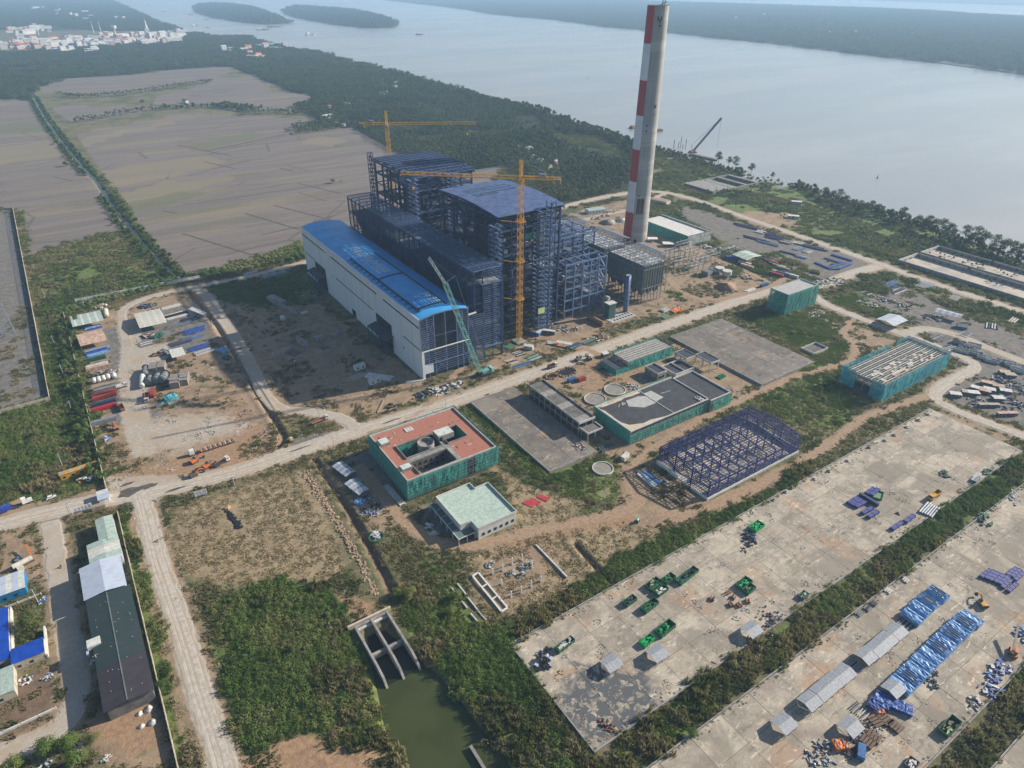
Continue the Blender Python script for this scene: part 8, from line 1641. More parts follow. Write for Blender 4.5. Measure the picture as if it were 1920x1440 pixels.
for i,(x,y) in enumerate([(411,595),(450,654)]): mh=thing('manhole',['upper dark manhole ring on the compound road','lower dark manhole ring on the compound road'][i],'manhole',(*at(x,y)[:2],.1));mb=MB();mb.tube((0,0,0),(0,0,.25),1.3,1.3,16);mb.build('ring',ml_,mh);mb=MB();mb.tube((0,0,.2),(0,0,.3),.8,.8,16);mb.build('lid',conc,mh)
hs=thing('burnt_straw_streak','dark burnt streak and small straw pile in the dry meadow','straw pile');a,b=at(425,958),at(452,990);q=random.Random(4)
for k_ in range(60): c_=a.lerp(b,q.random());mb=MB();lump(mb,(c_.x+q.uniform(-1.2,1.2),c_.y+q.uniform(-.8,.8),0),q.uniform(.5,1.3),sq=.5,rr__=q);mb.build('ash_clod',blk_c,hs)
mb=MB();lump(mb,(a.x+1,a.y+2,.1),1.8,12,.2,.6);mb.build('straw_heap',M('straw',(.42,.30,.15)),hs);settle(hs,a.to_tuple())
# low earth bank beside the trench: lumps of spoil
sp=MB();q=random.Random(8);ln=GP((588,880),(620,930),(655,985),(690,1045),(725,1110))
for k_ in range(420):
 i=q.randrange(len(ln)-1);t_=q.random();x=ln[i][0]+(ln[i+1][0]-ln[i][0])*t_-4.2+q.gauss(0,1.1);y=ln[i][1]+(ln[i+1][1]-ln[i][1])*t_+q.gauss(0,1.2);lump(sp,(x,y,0),q.uniform(.25,.8),6,.3,.6,q)
tag(sp.build('spoil_clods',M('spoil_pale',(.42,.31,.21),(.30,.21,.14)),None),kind='stuff')
# ---------- far town, islands, far shore
isl=NT('island_ground');isl.col((.05,.07,.035));
def land(name,pts,z=.2):
 mb=MB();mb.prism([p for p in pts],-2.5,z);return tag(mb.build(name,isl.mat),kind='structure')
FAR1=GP((713,-1),(840,13),(940,28),(1040,37),(1140,50),(1207,56),(1257,61),(1280,64),(1447,81),(1613,101),(1747,116),(1920,139));FAR2=GP((2300,190),(3200,420))+GP((3200,120),(2300,70),(1920,33),(1740,21),(1600,15),(1500,12),(1390,8),(1280,5),(1150,0),(1000,-10))
land('far_shore',FAR1+FAR2);land('farthest_shore',[ (x*1.0,y*1.0) for x,y in GP((1450,-9),(1585,-1),(1750,5),(1920,10),(2600,40))]+GP((2600,0),(1920,-18),(1500,-22)))
I1=GP((369,12),(400,9),(440,11),(475,17),(510,30),(537,43),(505,45),(460,41),(410,33),(376,24));I2=GP((535,20),(556,14),(610,18),(660,22),(700,30),(736,42),(735,51),(690,52),(640,46),(590,38),(550,30));land('left_island',I1);land('right_island',I2)
wm=[M('plaster_white',(.62,.61,.58),(.52,.51,.49),.8,0,.05),M('plaster_cream',(.60,.52,.40),None,.8,0,.05),M('plaster_pink',(.55,.36,.32),None,.8,0,.05)];rm=[M('roof_tin',(.52,.54,.55),None,.6,0,.05),M('roof_terracotta',(.42,.13,.08),None,.8,0,.05),M('roof_blue_tin',(.22,.38,.5),None,.6,0,.05)]
protos=[]
for i in range(9):
 L,W,Hh=[(16,9,8),(24,10,7),(14,10,13),(30,14,7),(18,8,10),(12,9,6),(40,16,9),(16,14,16),(22,12,6)][i];mb=MB();mb.m(0).box(-L/2,-W/2,0,L/2,W/2,Hh);mb.m(1)
 mb.add([(-L/2-.4,-W/2-.4,Hh+.02),(L/2+.4,-W/2-.4,Hh+.02),(L/2+.4,W/2+.4,Hh+.02),(-L/2-.4,W/2+.4,Hh+.02),(-L/2-.4,0,Hh+2.4),(L/2+.4,0,Hh+2.4)],[(0,1,5,4),(2,3,4,5),(1,2,5),(3,0,4),(3,2,1,0)])
 protos.append(mb.mesh('town_house',[wm[i%3 if i not in(0,1,3,6,7) else 0],rm[0 if i in(0,2,3,6,7) else (1 if i in(1,4) else 2 if i==5 else 0)]]))
q=random.Random(12);TOWN=[]
def town(n,poly_px,label,group,sc=1.0):
 xs_=[p[0] for p in poly_px];ys_=[p[1] for p in poly_px];P=np.array(poly_px,float);k_=0
 while k_<n:
  x,y=q.uniform(min(xs_),max(xs_)),q.uniform(min(ys_),max(ys_))
  if sdf_poly(np.array([x]),np.array([y]),P)[0]<0: continue
  o=link(bpy.data.objects.new('town_house',q.choice(protos)));o.location=(*G(x,y),0);o.rotation_euler=(0,0,q.choice((.3,1.87,.1,.5))+q.uniform(-.1,.1));s=sc*q.uniform(.8,1.3);o.scale=(s,s,s*q.uniform(.8,1.3));tag(o,label,'house',group);k_+=1;TOWN.append((o.location.x,o.location.y))
town(170,[(120,78),(200,68),(300,64),(345,62),(338,78),(300,86),(220,86),(150,92),(90,88)],'small white or cream house packed in the riverside town','houses of the riverside town',1.25);town(75,[(0,84),(60,76),(130,76),(120,88),(60,92),(0,95)],'small white or cream house in the western part of the town','houses of the western town',1.3);town(26,[(15,58),(60,52),(100,50),(98,62),(20,66)],'small house in the row beyond the town','houses beyond the town',1.2)
for nm,pl_,lb_,n in (('a',[(410,92),(500,86),(545,88),(550,93),(470,98),(420,100)],'small house by the river bend below the town',16),('b',[(460,100),(480,106),(500,112),(470,112)],'small house half hidden in woods beside the river bend',5),('c',[(60,97),(180,93),(180,102),(90,102)],'low white roof in the trees below the town',12),('d',[(640,140),(700,130),(755,155),(760,170),(700,195),(640,200)],'tin-roofed farmhouse among palms behind the far boiler',13),('e',[(625,180),(660,165),(650,240),(600,220)],'tin-roofed farmhouse at the grove edge by the fields',7),('f',[(940,240),(960,260),(1060,310),(1130,350),(960,340),(940,280)],'single roof deep in the palm grove left of the chimney',6),('g',[(345,190),(360,190),(360,205),(345,205)],'isolated hut on the field dyke',1),('h',[(1300,20),(1500,25),(1850,60),(1800,75),(1450,62),(1300,45)],'pale roof on the far shore across the river',26),('i',[(60,8),(180,15),(260,35),(160,42),(60,25)],'pale roof in the woods beyond the town',22)): town(n,pl_,lb_,lb_.replace('house','houses',1) if 'house' in lb_ else lb_.replace('roof','roofs',1),1.1 if nm in 'abchi' else .5)
cp=thing('church_spire','slender white church spire rising above the riverside town','church',(*G(277,63),0));mb=MB();mb.box(-9,-9,0,9,9,24);mb.build('nave',white,cp);mb=MB();mb.tube((0,0,24),(0,0,64),6,.4,8);mb.build('spire',white,cp)
tk=thing('water_tower','white water tower left of the church spire','water tower',(*G(217,66),0));mb=MB();mb.tube((0,0,0),(0,0,28),3,3,10);mb.build('stem',white,tk);mb=MB();mb.tube((0,0,28),(0,0,40),10,12,14);mb.build('tank',white,tk)
for i,(x,y) in enumerate([(176,62),(190,63),(73,66)]): ms=thing('radio_mast',['left of two thin masts above the town roofs','right of two thin masts above the town roofs','thin mast over the western town'][i],'mast',(*G(x,y),0));mb=MB();mb.tube((0,0,0),(0,0,48),2.2,.8,6);mb.build('shaft',white,ms);mb=MB();mb.tube((0,0,48),(0,0,50),2,2,6);mb.build('antenna',white,ms)
# ================================================================ VEGETATION
bpy.context.view_layer.update()
# ---- what is already occupied (1 m raster)
OU0,OV0,ON,OM=-110,-60,1000,800
occ=np.zeros((ON,OM),bool)
def mark(x0,y0,x1,y1,pad=.6):
 a,b=int(max(0,x0-pad-OU0)),int(min(ON,x1+pad-OU0+1));c,d =int(max(0,y0-pad-OV0)),int(min(OM,y1+pad-OV0+1))
 if a < b and c < d: occ[a:b,c:d]=True
for o in list(COL.objects):
 if o.parent or o.type=='CAMERA' or o.type=='LIGHT' or o.name in ('haze','river','ground','left_island'): continue
 kids=[o]+list(o.children_recursive) if (o.get('category') or o.get('kind')) else [o]
 wallish=any(k_ in o.name for k_ in ('wall','road','track','path','canal','pond','tower_crane','crawler','scr','inlet'))
 if o.name.startswith(('storage_yard','container_yard','outer_yard','basin_lid','reservoir_lid')): wallish=False
 bx=[]
 for k_ in kids:
  if k_.type !='MESH': continue
  mw=np.array(k_.matrix_world);bb=np.array([list(c)+[1] for c in k_.bound_box])@mw.T
  if bb[:,2].min() > 3.0: continue
  q=(bb[:,0].min(),bb[:,1].min(),bb[:,0].max(),bb[:,1].max())
  if wallish:
   if (q[2]-q[0])*(q[3]-q[1]) < 400: mark(*q,.1)
  else: bx.append(q)
 if bx:
  q=np.array(bx);q=(q[:,0].min(),q[:,1].min(),q[:,2].max(),q[:,3].max())
  if (q[2]-q[0])*(q[3]-q[1]) < 30000: mark(*q,.4)
for u in (): pass
def occupied(x,y):
 i=(x-OU0).astype(int);j=(y-OV0).astype(int);ok=(i >=0) & (i < ON) & (j >=0) & (j < OM)
 r_=np.zeros(len(x),bool);r_[ok]=occ[i[ok],j[ok]];return r_
def cover(x,y):
 i=np.clip(np.searchsorted(AX,x)-1,0,n1-1);j=np.clip(np.searchsorted(AY,y)-1,0,n2-1);k_=i*n2+j
 return k_
def on_road(x,y,pad=.3):
 r_=np.zeros(len(x),bool)
 for D_ in (ROADS,PATHS):
  for ln,w_ in D_.values(): r_ |=sdf_line(x,y,ln,w_*(1.0 if D_ is ROADS else .8)+pad) > 0
 return r_
# ---- foliage materials
def leafmat(name,cols,rough=.8):
 t =NT(name);r_=t.rand();n =t.noise(.028,3,.6);n2=t.noise(.6,3,.6)
 f =t.math('ADD',t.math('MULTIPLY',r_,.5),t.math('MULTIPLY',t.ss(n,.38,.62),.5))
 ramp=t.N.new('ShaderNodeValToRGB');t.L.new(f,ramp.inputs[0]);el=ramp.color_ramp.elements
 el[0].position =.1;el[0].color =(*cols[0],1);el[1].position =.9;el[1].color =(*cols[-1],1)
 for i,c in enumerate(cols[1:-1]): e=el.new(.1+.8*(i+1)/(len(cols)-1));e.color =(*c,1)
 c=t.mix(t.math('MULTIPLY',t.ss(n2,.4,.65),.35),ramp.outputs[0],(cols[0][0]*.6,cols[0][1]*.6,cols[0][2]*.6))
 t.col(c).rough(rough);t.bsdf.inputs['Specular IOR Level'].default_value=.15
 tr_=t.N.new('ShaderNodeBsdfTranslucent');t.put(tr_,0,t.mix(.4,c,(.20,.26,.05)));ms_=t.N.new('ShaderNodeMixShader');ms_.inputs[0].default_value=.32;t.L.new(t.bsdf.outputs[0],ms_.inputs[1]);t.L.new(tr_.outputs[0],ms_.inputs[2]);t.L.new(ms_.outputs[0],t.N['Material Output'].inputs[0])
 return t.mat
L_grass=leafmat('leaf_grass',[(.07,.125,.026),(.115,.185,.038),(.175,.225,.058),(.26,.25,.10)])
L_scrub=leafmat('leaf_scrub',[(.07,.095,.028),(.12,.145,.042),(.185,.19,.068),(.25,.21,.105)])
L_brown =leafmat('leaf_brown',[(.10,.13,.035),(.19,.18,.07),(.30,.24,.12),(.36,.29,.16)])
L_dry=leafmat('leaf_straw',[(.25,.21,.10),(.36,.29,.165),(.44,.35,.21),(.32,.25,.145)])
L_bs=leafmat('leaf_brown_scrub',[(.085,.095,.035),(.15,.14,.06),(.22,.185,.095),(.27,.215,.125)])
L_tree=leafmat('leaf_tree',[(.026,.05,.016),(.045,.078,.022),(.075,.105,.032)])
L_palm=leafmat('leaf_palm',[(.032,.06,.02),(.055,.092,.027),(.085,.12,.04)])
L_bank=leafmat('leaf_bank',[(.06,.08,.035),(.09,.11,.05),(.12,.135,.065)])
bark=M('bark',(.17,.13,.09),(.11,.085,.06),.9,0,2);
# ---- plant shapes
def leaf_quads(mb,c,r_,n,s,q,flat=.7,up=.25):
 for i in range(n):
  th=q.uniform(0,6.28);ph=math.acos(q.uniform(-.35,1));rr_=r_*(q.uniform(.72,1.05))
  d =Vector((math.sin(ph)*math.cos(th),math.sin(ph)*math.sin(th),math.cos(ph)*flat));p=Vector(c)+d*rr_
  nn =(d+Vector((q.uniform(-.6,.6),q.uniform(-.6,.6),q.uniform(-.3,.6)+up))).normalized();t1=nn.cross(Vector((q.uniform(-1,1),q.uniform(-1,1),.3))).normalized();t2=nn.cross(t1);a=s*q.uniform(.6,1.3)
  mb.add([tuple(p-t1*a*.9),tuple(p-t2*a*.55),tuple(p+t1*a*.9),tuple(p+t2*a*.55)],[(0,1,2,3)])
def tuft(mb,c,h,n,q,w_=.10,lean=.5):
 for i in range(n):
  a=q.uniform(0,6.28);hh=h*q.uniform(.5,1.2);l=q.uniform(.1,lean)*hh;bx,by=c[0]+q.uniform(-.2,.2),c[1]+q.uniform(-.2,.2);px_,py_=-math.sin(a)*w_,math.cos(a)*w_
  mb.add([(bx-px_,by-py_,c[2]-.05),(bx+px_,by+py_,c[2]-.05),(bx+px_*.7+math.cos(a)*l*.5,by+py_*.7+math.sin(a)*l*.5,c[2]+hh*.65),(bx+math.cos(a)*l,by+math.sin(a)*l,c[2]+hh)],[(0,1,2),(0,2,3)])
def src(name,fn,mats,seed):
 q=random.Random(seed);mb=MB();fn(mb,q);me=mb.mesh(name,mats);return bpy.data.objects.new(name,me)
def grass_patch(h,n,w_,k_):
 def f(mb,q):
  for i in range(k_): x,y=q.uniform(-2,2),q.uniform(-2,2);tuft(mb,(x,y,0),h*q.uniform(.6,1.3),n,q,w_)
 return f
def veg_patch(rmin,rmax,k_,n,s,h,kt):
 a,b=scrub_patch(rmin,rmax,k_,n,s),grass_patch(h,5,.13,kt)
 return lambda mb,q: (a(mb,q),b(mb,q))
def scrub_patch(rmin,rmax,k_,n,s):
 def f(mb,q):
  for i in range(k_):
   r_=q.uniform(rmin,rmax);x,y=q.uniform(-1.9,1.9),q.uniform(-1.9,1.9);leaf_quads(mb,(x,y,r_*.35),r_,int(n*r_*r_/rmax/rmax)+8,s,q,.85)
 return f
def tree_fn(H_,R_,lobes,n,s,thin=False,trunk=.3):
 def f(mb,q):
  mb.m(0).tube((0,0,-.3),(q.uniform(-.3,.3),q.uniform(-.3,.3),H_*.6),trunk,trunk*.45,6,False)
  for i in range(lobes):
   a=6.28*i/lobes+q.uniform(-.4,.4);d =R_*q.uniform(.25,.62) if i else 0;z=H_*q.uniform(.40,.80);c=(d*math.cos(a),d*math.sin(a),z)
   mb.m(0).tube((0,0,H_*.38),c,trunk*.42,trunk*.12,4,False)
   mb.m(1);leaf_quads(mb,c,R_*q.uniform(.4,.6),n,s,q,.75)
   leaf_quads(mb,c,R_*q.uniform(.2,.34),n//3,s,q,.8)
  mb.m(1);leaf_quads(mb,(0,0,H_*.86),R_*.45,n,s,q,.7)
 return f
def palm_fn(H_,R_,nf,mt=True):
 def f(mb,q):
  lx,ly=q.uniform(-.8,.8),q.uniform(-.8,.8);
  if mt: mb.m(0).tube((0,0,-.2),(lx,ly,H_),.22,.14,5,False)
  mb.m(1)
  for i in range(nf):
   a=6.28*i/nf+q.uniform(-.2,.2);el=q.uniform(-.1,.9);ca,sa=math.cos(a),math.sin(a);pts=[]
   for k_ in range(4): t_=k_/3;r_=R_*t_*(1-.12*t_);z=H_+R_*(math.sin(el)*t_*.8-.75*t_*t_);pts.append((lx+ca*r_,ly+sa*r_,z))
   for k_ in range(3):
    w0,w1=(.25,.62,.55,.08)[k_]*R_*.26,(.25,.62,.55,.08)[k_+1]*R_*.26;(x0,y0,z0),(x1,y1,z1)=pts[k_],pts[k_+1]
    mb.add([(x0-sa*w0,y0+ca*w0,z0-w0*.5),(x0,y0,z0),(x1,y1,z1),(x1-sa*w1,y1+ca*w1,z1-w1*.5)],[(0,1,2,3)]);mb.add([(x0,y0,z0),(x0+sa*w0,y0-ca*w0,z0-w0*.5),(x1+sa*w1,y1-ca*w1,z1-w1*.5),(x1,y1,z1)],[(0,1,2,3)])
 return f
def canopy_fn(sz,k_,n,s):
 def f(mb,q):
  for i in range(k_):
   r_=q.uniform(2.6,5.2);x,y=q.uniform(-sz/2,sz/2),q.uniform(-sz/2,sz/2);z=q.uniform(2.5,7);leaf_quads(mb,(x,y,z),r_,n,s,q,.8);leaf_quads(mb,(x,y,z*.4),r_,n//3,s,q,.6)
 return f
S_grass=[src('grass_patch',grass_patch(.5,5,.18,44),L_grass,1),src('grass_patch',grass_patch(.7,5,.18,38),L_grass,2)]
S_far =[src('far_scrub',veg_patch(.5,1.3,6,44,.30,.8,10),L_grass,71),src('far_scrub',veg_patch(.5,1.2,6,40,.30,.8,10),L_scrub,72)]
S_dry=[src('dry_patch',grass_patch(.32,4,.20,34),L_dry,3),src('dry_patch',grass_patch(.42,4,.18,30),L_dry,4)]
S_mix=[src('brown_patch',grass_patch(.8,5,.16,40),L_brown,5),src('brown_patch',scrub_patch(.35,.8,9,18,.22),L_brown,6)]
S_scrub=[src('scrub_patch',veg_patch(.35,1.05,9,70,.19,.9,16),L_scrub,7),src('scrub_patch',veg_patch(.4,1.4,7,100,.21,1.1,18),L_scrub,8)]
S_bs=[src('brown_scrub',scrub_patch(.5,1.3,8,70,.26),L_bs,17),src('reed_patch',grass_patch(1.5,7,.16,34),L_brown,18)]
S_sg=[src('green_scrub',veg_patch(.35,1.2,8,80,.19,1.0,18),L_grass,9)]
S_tree=[src('tree',tree_fn(8.5,4.2,6,34,.62),[bark,L_tree],10),src('tree',tree_fn(7,3.6,5,32,.6),[bark,L_tree],11)]
S_palm=[src('palm',palm_fn(8.5,3.4,11),[bark,L_palm],12),src('palm',palm_fn(7,3.2,10),[bark,L_palm],13)]
S_ban =[src('banana',palm_fn(2.4,2.0,8),[bark,L_grass],14)]
S_can =[src('canopy',canopy_fn(40,34,26,1.35),L_tree,15),src('canopy',canopy_fn(40,38,24,1.3),L_palm,16)]
def scatter(name,X,Y,Zz,S_,source,kind='stuff'):
 if not len(X): return
 me=bpy.data.meshes.new(name);me.vertices.add(len(X));me.vertices.foreach_set('co',np.stack([X,Y,Zz],-1).astype(np.float32).ravel())
 a=me.attributes.new('plant_size','FLOAT','POINT');a.data.foreach_set('value',S_.astype(np.float32));a=me.attributes.new('plant_turn','FLOAT','POINT');a.data.foreach_set('value',rng.uniform(0,6.28,len(X)).astype(np.float32));me.update()
 o=tag(link(bpy.data.objects.new(name,me)),kind=kind);g=bpy.data.node_groups.new(name,'GeometryNodeTree')
 g.interface.new_socket('Geometry',in_out='INPUT',socket_type='NodeSocketGeometry');g.interface.new_socket('Geometry',in_out='OUTPUT',socket_type='NodeSocketGeometry')
 N=g.nodes;gi=N.new('NodeGroupInput');go=N.new('NodeGroupOutput');ip=N.new('GeometryNodeInstanceOnPoints');oi=N.new('GeometryNodeObjectInfo');oi.inputs['Object'].default_value=source;oi.inputs['As Instance'].default_value=True
 n1_=N.new('GeometryNodeInputNamedAttribute');n1_.data_type='FLOAT';n1_.inputs['Name'].default_value='plant_size';n2_=N.new('GeometryNodeInputNamedAttribute');n2_.data_type='FLOAT';n2_.inputs['Name'].default_value='plant_turn'
 cx_=N.new('ShaderNodeCombineXYZ');g.links.new(gi.outputs[0],ip.inputs['Points']);g.links.new(oi.outputs['Geometry'],ip.inputs['Instance']);g.links.new(n2_.outputs['Attribute'],cx_.inputs[2]);g.links.new(cx_.outputs[0],ip.inputs['Rotation']);g.links.new(n1_.outputs['Attribute'],ip.inputs['Scale']);g.links.new(ip.outputs[0],go.inputs[0])
 md =o.modifiers.new('plants','NODES');md.node_group=g;return o
def spread_(name,X,Y,S_,sources,dz=0.0):
 k_=cover(X,Y);Zz=Z[k_]+dz;v=rng.integers(0,len(sources),len(X))
 for i,s_ in enumerate(sources):
  m_=v==i;scatter(name,X[m_],Y[m_],Zz[m_],S_[m_],s_)
# ---- low growth over the near site
st =2.6
X,Y=np.meshgrid(np.arange(-84,800,st),np.arange(-30,640,st),indexing='ij');X=X.ravel()+rng.uniform(-1.3,1.3,X.size);Y=Y.ravel()+rng.uniform(-1.3,1.3,Y.size)
# keep what the camera can see, with a margin
def in_view(x,y,z=0,mg=.12):
 dx,dy,dz=x,y,z-CAM_H;f =dx*_fw.x+dy*_fw.y+dz*_fw.z;a=dx*_cx.x+dy*_cx.y+dz*_cx.z;b=dx*_cy.x+dy*_cy.y+dz*_cy.z
 return (f > 1) & (abs(a/f) < 960/FOC+mg) & (abs(b/f) < 720/FOC+mg)
near =np.hypot(X,Y) < 760
keep=in_view(X,Y) & near & ~occupied(X,Y) & ~on_road(X,Y)
X,Y=X[keep],Y[keep];K=cover(X,Y);a_,b_,c_=ATT['A'][K],ATT['B'][K],ATT['C'][K];rd_=RIVER_D[K]
def rock(P,pad=0): return sdf_poly(X,Y,GP(*P))+pad
nz=fbm(X,Y,22,31);nz2=fbm(X,Y,60,41);nz3=fbm(X,Y,9,51);R0=rng.random(len(X))
bare=np.clip(np.maximum.reduce([a_[:,0],a_[:,1],a_[:,2],c_[:,0],c_[:,1],b_[:,1]*.9]),0,1)
wet =(sdf_poly(X,Y,POND) > -1.5) | (sdf_line(X,Y,CANAL,7) > 0) | (rd_ > -3) | (sdf_poly(X,Y,INLET) > 0) | ((X > 48) & (X < 67) & (Y > 155) & (Y < 192))
for ln,w_ in DITCHES: wet |=sdf_line(X,Y,ln,w_) > 0
bushy=np.zeros(len(X))
for P in ([(-50,0),(-51,0)],): pass
for rect in ((96,81.5,440,93.8),(150,17,440,27.6),(90,81,99,150),(68,100,98,165),(99,148.5,300,156),(17,100,47,165)):
 bushy=np.maximum(bushy,((X > rect[0]) & (X < rect[2]) & (Y > rect[1]) & (Y < rect[3])).astype(float))
for P in ([(95,560),(135,590),(175,800),(200,900),(120,925),(0,945),(-60,950),(-60,790),(95,760),(70,560)],[(750,1100),(800,1090),(870,1160),(960,1200),(1000,1280),(1110,1440),(960,1440),(905,1350),(830,1240),(760,1170)],[(220,960),(240,960),(275,1090),(315,1260),(345,1440),(330,1440),(300,1290),(255,1100)],[(395,1150),(520,1090),(600,1100),(690,1240),(720,1320),(740,1420),(640,1380),(540,1360),(480,1400),(440,1320)],[(1250,300),(1400,350),(1560,400),(1800,470),(1920,500),(1920,530),(1730,470),(1700,500),(1560,440),(1350,360),(1250,330)],[(1290,560-40),(1350,495),(1420,505),(1400,520)],[(1330,470),(1400,485),(1480,470),(1560,520),(1480,520),(1400,500)]): bushy=np.maximum(bushy,np.clip(.5+(rock(P)+(fbm(X,Y,13,97)-.5)*26)/6,0,1))
lush=b_[:,0];straw=b_[:,2]
nd =fbm(X,Y,17,99,4);bare=bare*np.clip(1-(nd-.52)*7*(a_[:,1] < .3)*(a_[:,2] < .3),.25,1);grow=(R0 > bare*1.15-.12) & ~wet
isb=grow & (R0*.9+.05 < bushy*(.35+.9*nz)) ;isb &=(straw < .5) | (bushy > .6);isb |=grow & (straw < .5) & (nz > .63) & (lush+bushy > .3) & (R0 < .8);isb |=grow & (nz3 > .68) & (straw < .5) & (R0 < .35)
fine=in_view(X,Y) & (np.hypot(X,Y) < 640)
nb=fbm(X,Y,16,73,4)+.42*(X > 96)*(Y < 96)*(fbm(X,Y,26,98) < .6)+.10*(Y < 175)*(X < 66);green =isb & (nz2+.25*nz3+.12*lush-.6*(nb-.5) > .66);bsc=isb & ~green & (nb > .47);scr_=isb & ~green & ~bsc
tall=1+.45*bushy
S0=(.42+.95*rng.random(len(X))**1.6)*tall;isb &=rng.random(len(X)) < np.where((X > 96) & (Y < 96),.72,.86)
spread_('green_shrubs',X[green],Y[green],S0[green],S_sg);spread_('brown_scrub',X[bsc],Y[bsc],S0[bsc]*.95,S_bs);spread_('scrub',X[scr_],Y[scr_],S0[scr_],S_scrub)
g1=grow & ~isb & fine
gg=g1 & (lush > .45) & (nz2+.3*nz3 < .72);gs=g1 & ~gg & (straw > .4) & (R0 > .25);gm=g1 & ~gg & ~gs & (straw < .4);gd =gm & (R0 < .3) & (nz < .5);gm &=~gd
S1=rng.uniform(.6,1.2,len(X))
spread_('tall_grass',X[gg],Y[gg],S1[gg]*1.05,S_grass);spread_('dry_grass',X[gs | gd],Y[gs | gd],S1[gs | gd]*.85,S_dry);spread_('rough_grass',X[gm],Y[gm],S1[gm]*.85,S_mix)
sp_=(bare > .35) & ~wet & (rng.random(len(X)) < .03) & (a_[:,1] < .3) & (a_[:,2] < .3) & fine
spread_('weeds',X[sp_],Y[sp_],S1[sp_]*.45,S_mix)
ns_=isb & (rng.random(len(X)) < .018) & (np.hypot(X,Y) < 700);spread_('small_trees',X[ns_],Y[ns_],rng.uniform(.22,.48,ns_.sum()),[src('small_tree',tree_fn(8.0,5.2,7,60,.55),[bark,L_scrub],61),src('small_tree',tree_fn(7,4.6,7,60,.5),[bark,L_grass],62)])
wx=np.concatenate([rng.uniform(99.5,412,240)]*1+[rng.uniform(99.5,412,160)]);wy=np.concatenate([146.4-rng.random(240)**2*2.2,95.4+rng.random(160)**2*2]);scatter('kerb_weeds',wx,wy,np.full(400,.56),rng.uniform(.08,.26,400),S_grass[0]);scatter('kerb_weeds',wx,wy-66.4,np.full(400,.56),rng.uniform(.08,.24,400),S_mix[0])
# ---- coarser growth farther out
X,Y=np.meshgrid(np.arange(-120,1150,4.6),np.arange(120,1080,4.6),indexing='ij');X=X.ravel()+rng.uniform(-2.3,2.3,X.size);Y=Y.ravel()+rng.uniform(-2.3,2.3,Y.size);d_=np.hypot(X,Y)
k_=in_view(X,Y,0,.04) & (d_ > 620) & (d_ < 1250) & ~occupied(X,Y) & ~on_road(X,Y,1);X,Y=X[k_],Y[k_];K=cover(X,Y);a_,c_=ATT['A'][K],ATT['C'][K]
q_=np.clip(np.maximum.reduce([a_[:,0],a_[:,1],a_[:,2]*1.4,c_[:,0]]),0,1);k_=(rng.random(len(X)) > q_*1.3-.1) & (RIVER_D[K] < -1) & (sdf_line(X,Y,CANAL,8) < 0) & (fbm(X,Y,30,66) > .34);X,Y=X[k_],Y[k_]
nz=fbm(X,Y,45,67)+.3*rng.random(len(X));S0=rng.uniform(.9,1.9,len(X));a1=nz > .80;a2=(nz <=.80) & (nz > .64);a3=~a1 & ~a2
spread_('distant_scrub',X[a1],Y[a1],S0[a1]*1.1,S_far[1:]);spread_('distant_green',X[a2],Y[a2],S0[a2]*.9,S_far);spread_('distant_grass',X[a3],Y[a3],S0[a3],S_mix[:1]+S_grass[:1]+S_dry[:1]+S_bs[:1])
# ---- woods, groves, hedgerows beyond the site
W1=GP((-200,100),(0,100),(60,98),(90,92),(345,80),(352,62),(375,62),(393,69),(467,68),(515,84),(550,90),(600,98),(640,111),(707,124),(773,142),(827,156),(873,170),(923,185),(973,195),(1023,206),(1073,226),(1140,247),(1180,264),(1205,275),(1195,300),(1185,330),(1180,355),(1120,368),(1050,386),(1010,350),(945,312),(870,322),(745,292),(700,262),(662,240),(600,226),(545,200),(580,192),(590,180),(540,170),(494,157),(480,143),(437,127),(400,124),(317,133),(233,141),(133,147),(68,165),(60,188),(0,190),(-200,180))
CLEAR=GP((1040,248),(1120,256),(1170,280),(1185,300),(1160,305),(1090,285),(1040,262));CLEAR2=GP((870,330),(945,310),(930,325),(885,345))
TOWNP=GP((0,84),(60,60),(345,58),(338,80),(220,88),(0,96))
W2=GP((-300,-2),(205,-2),(245,16),(300,42),(345,54),(340,58),(200,58),(90,50),(60,52),(0,58),(-300,58));W3=GP((545,240),(640,222),(662,238),(560,252))
ROWS=[(GP((83,176),(150,184),(233,179),(290,171),(350,161),(392,155)),22),(GP((120,233),(180,224),(240,213),(300,205),(400,200),(470,211)),20),(GP((420,198),(450,202),(480,206)),26),(GP((0,190),(70,186)),18),(GP((460,215),(520,212),(580,214),(650,222)),30)]
def wood(x0,x1,y0,y1,step,fn):
 X,Y=np.meshgrid(np.arange(x0,x1,step),np.arange(y0,y1,step),indexing='ij');X=X.ravel()+rng.uniform(-.45,.45,X.size)*step;Y=Y.ravel()+rng.uniform(-.45,.45,Y.size)*step
 k_=in_view(X,Y,6,.05);X,Y=X[k_],Y[k_];k_=fn(X,Y);return X[k_],Y[k_]
def w1fn(X,Y):
 d =np.hypot(X,Y);k_=(sdf_poly(X,Y,W1) > 2) & (sdf_poly(X,Y,CLEAR) < 0) & (sdf_poly(X,Y,CLEAR2) < 0) & (d < 1750) & (fbm(X,Y,70,77) < .72) & (RIVER_D[cover(X,Y)] < -4)
 for ln,w_ in ROWS: k_ |=(sdf_line(X,Y,ln,w_) > 0) & (rng.random(len(X)) < .8) & (d < 2600)
 k_ |=(sdf_poly(X,Y,W3) > 0);return k_ & ~((abs(X-265) < 7) & (Y < 640))
TX,TY=wood(60,1700,560,2600,5.7,w1fn)
dist =np.hypot(TX,TY);pn =fbm(TX,TY,120,91);palmy=(pn+.25*rng.random(len(TX)) > .50) & (RIVER_D[cover(TX,TY)] < -60)
TS=rng.uniform(.65,1.25,len(TX))*np.where(palmy,1.0,.95)
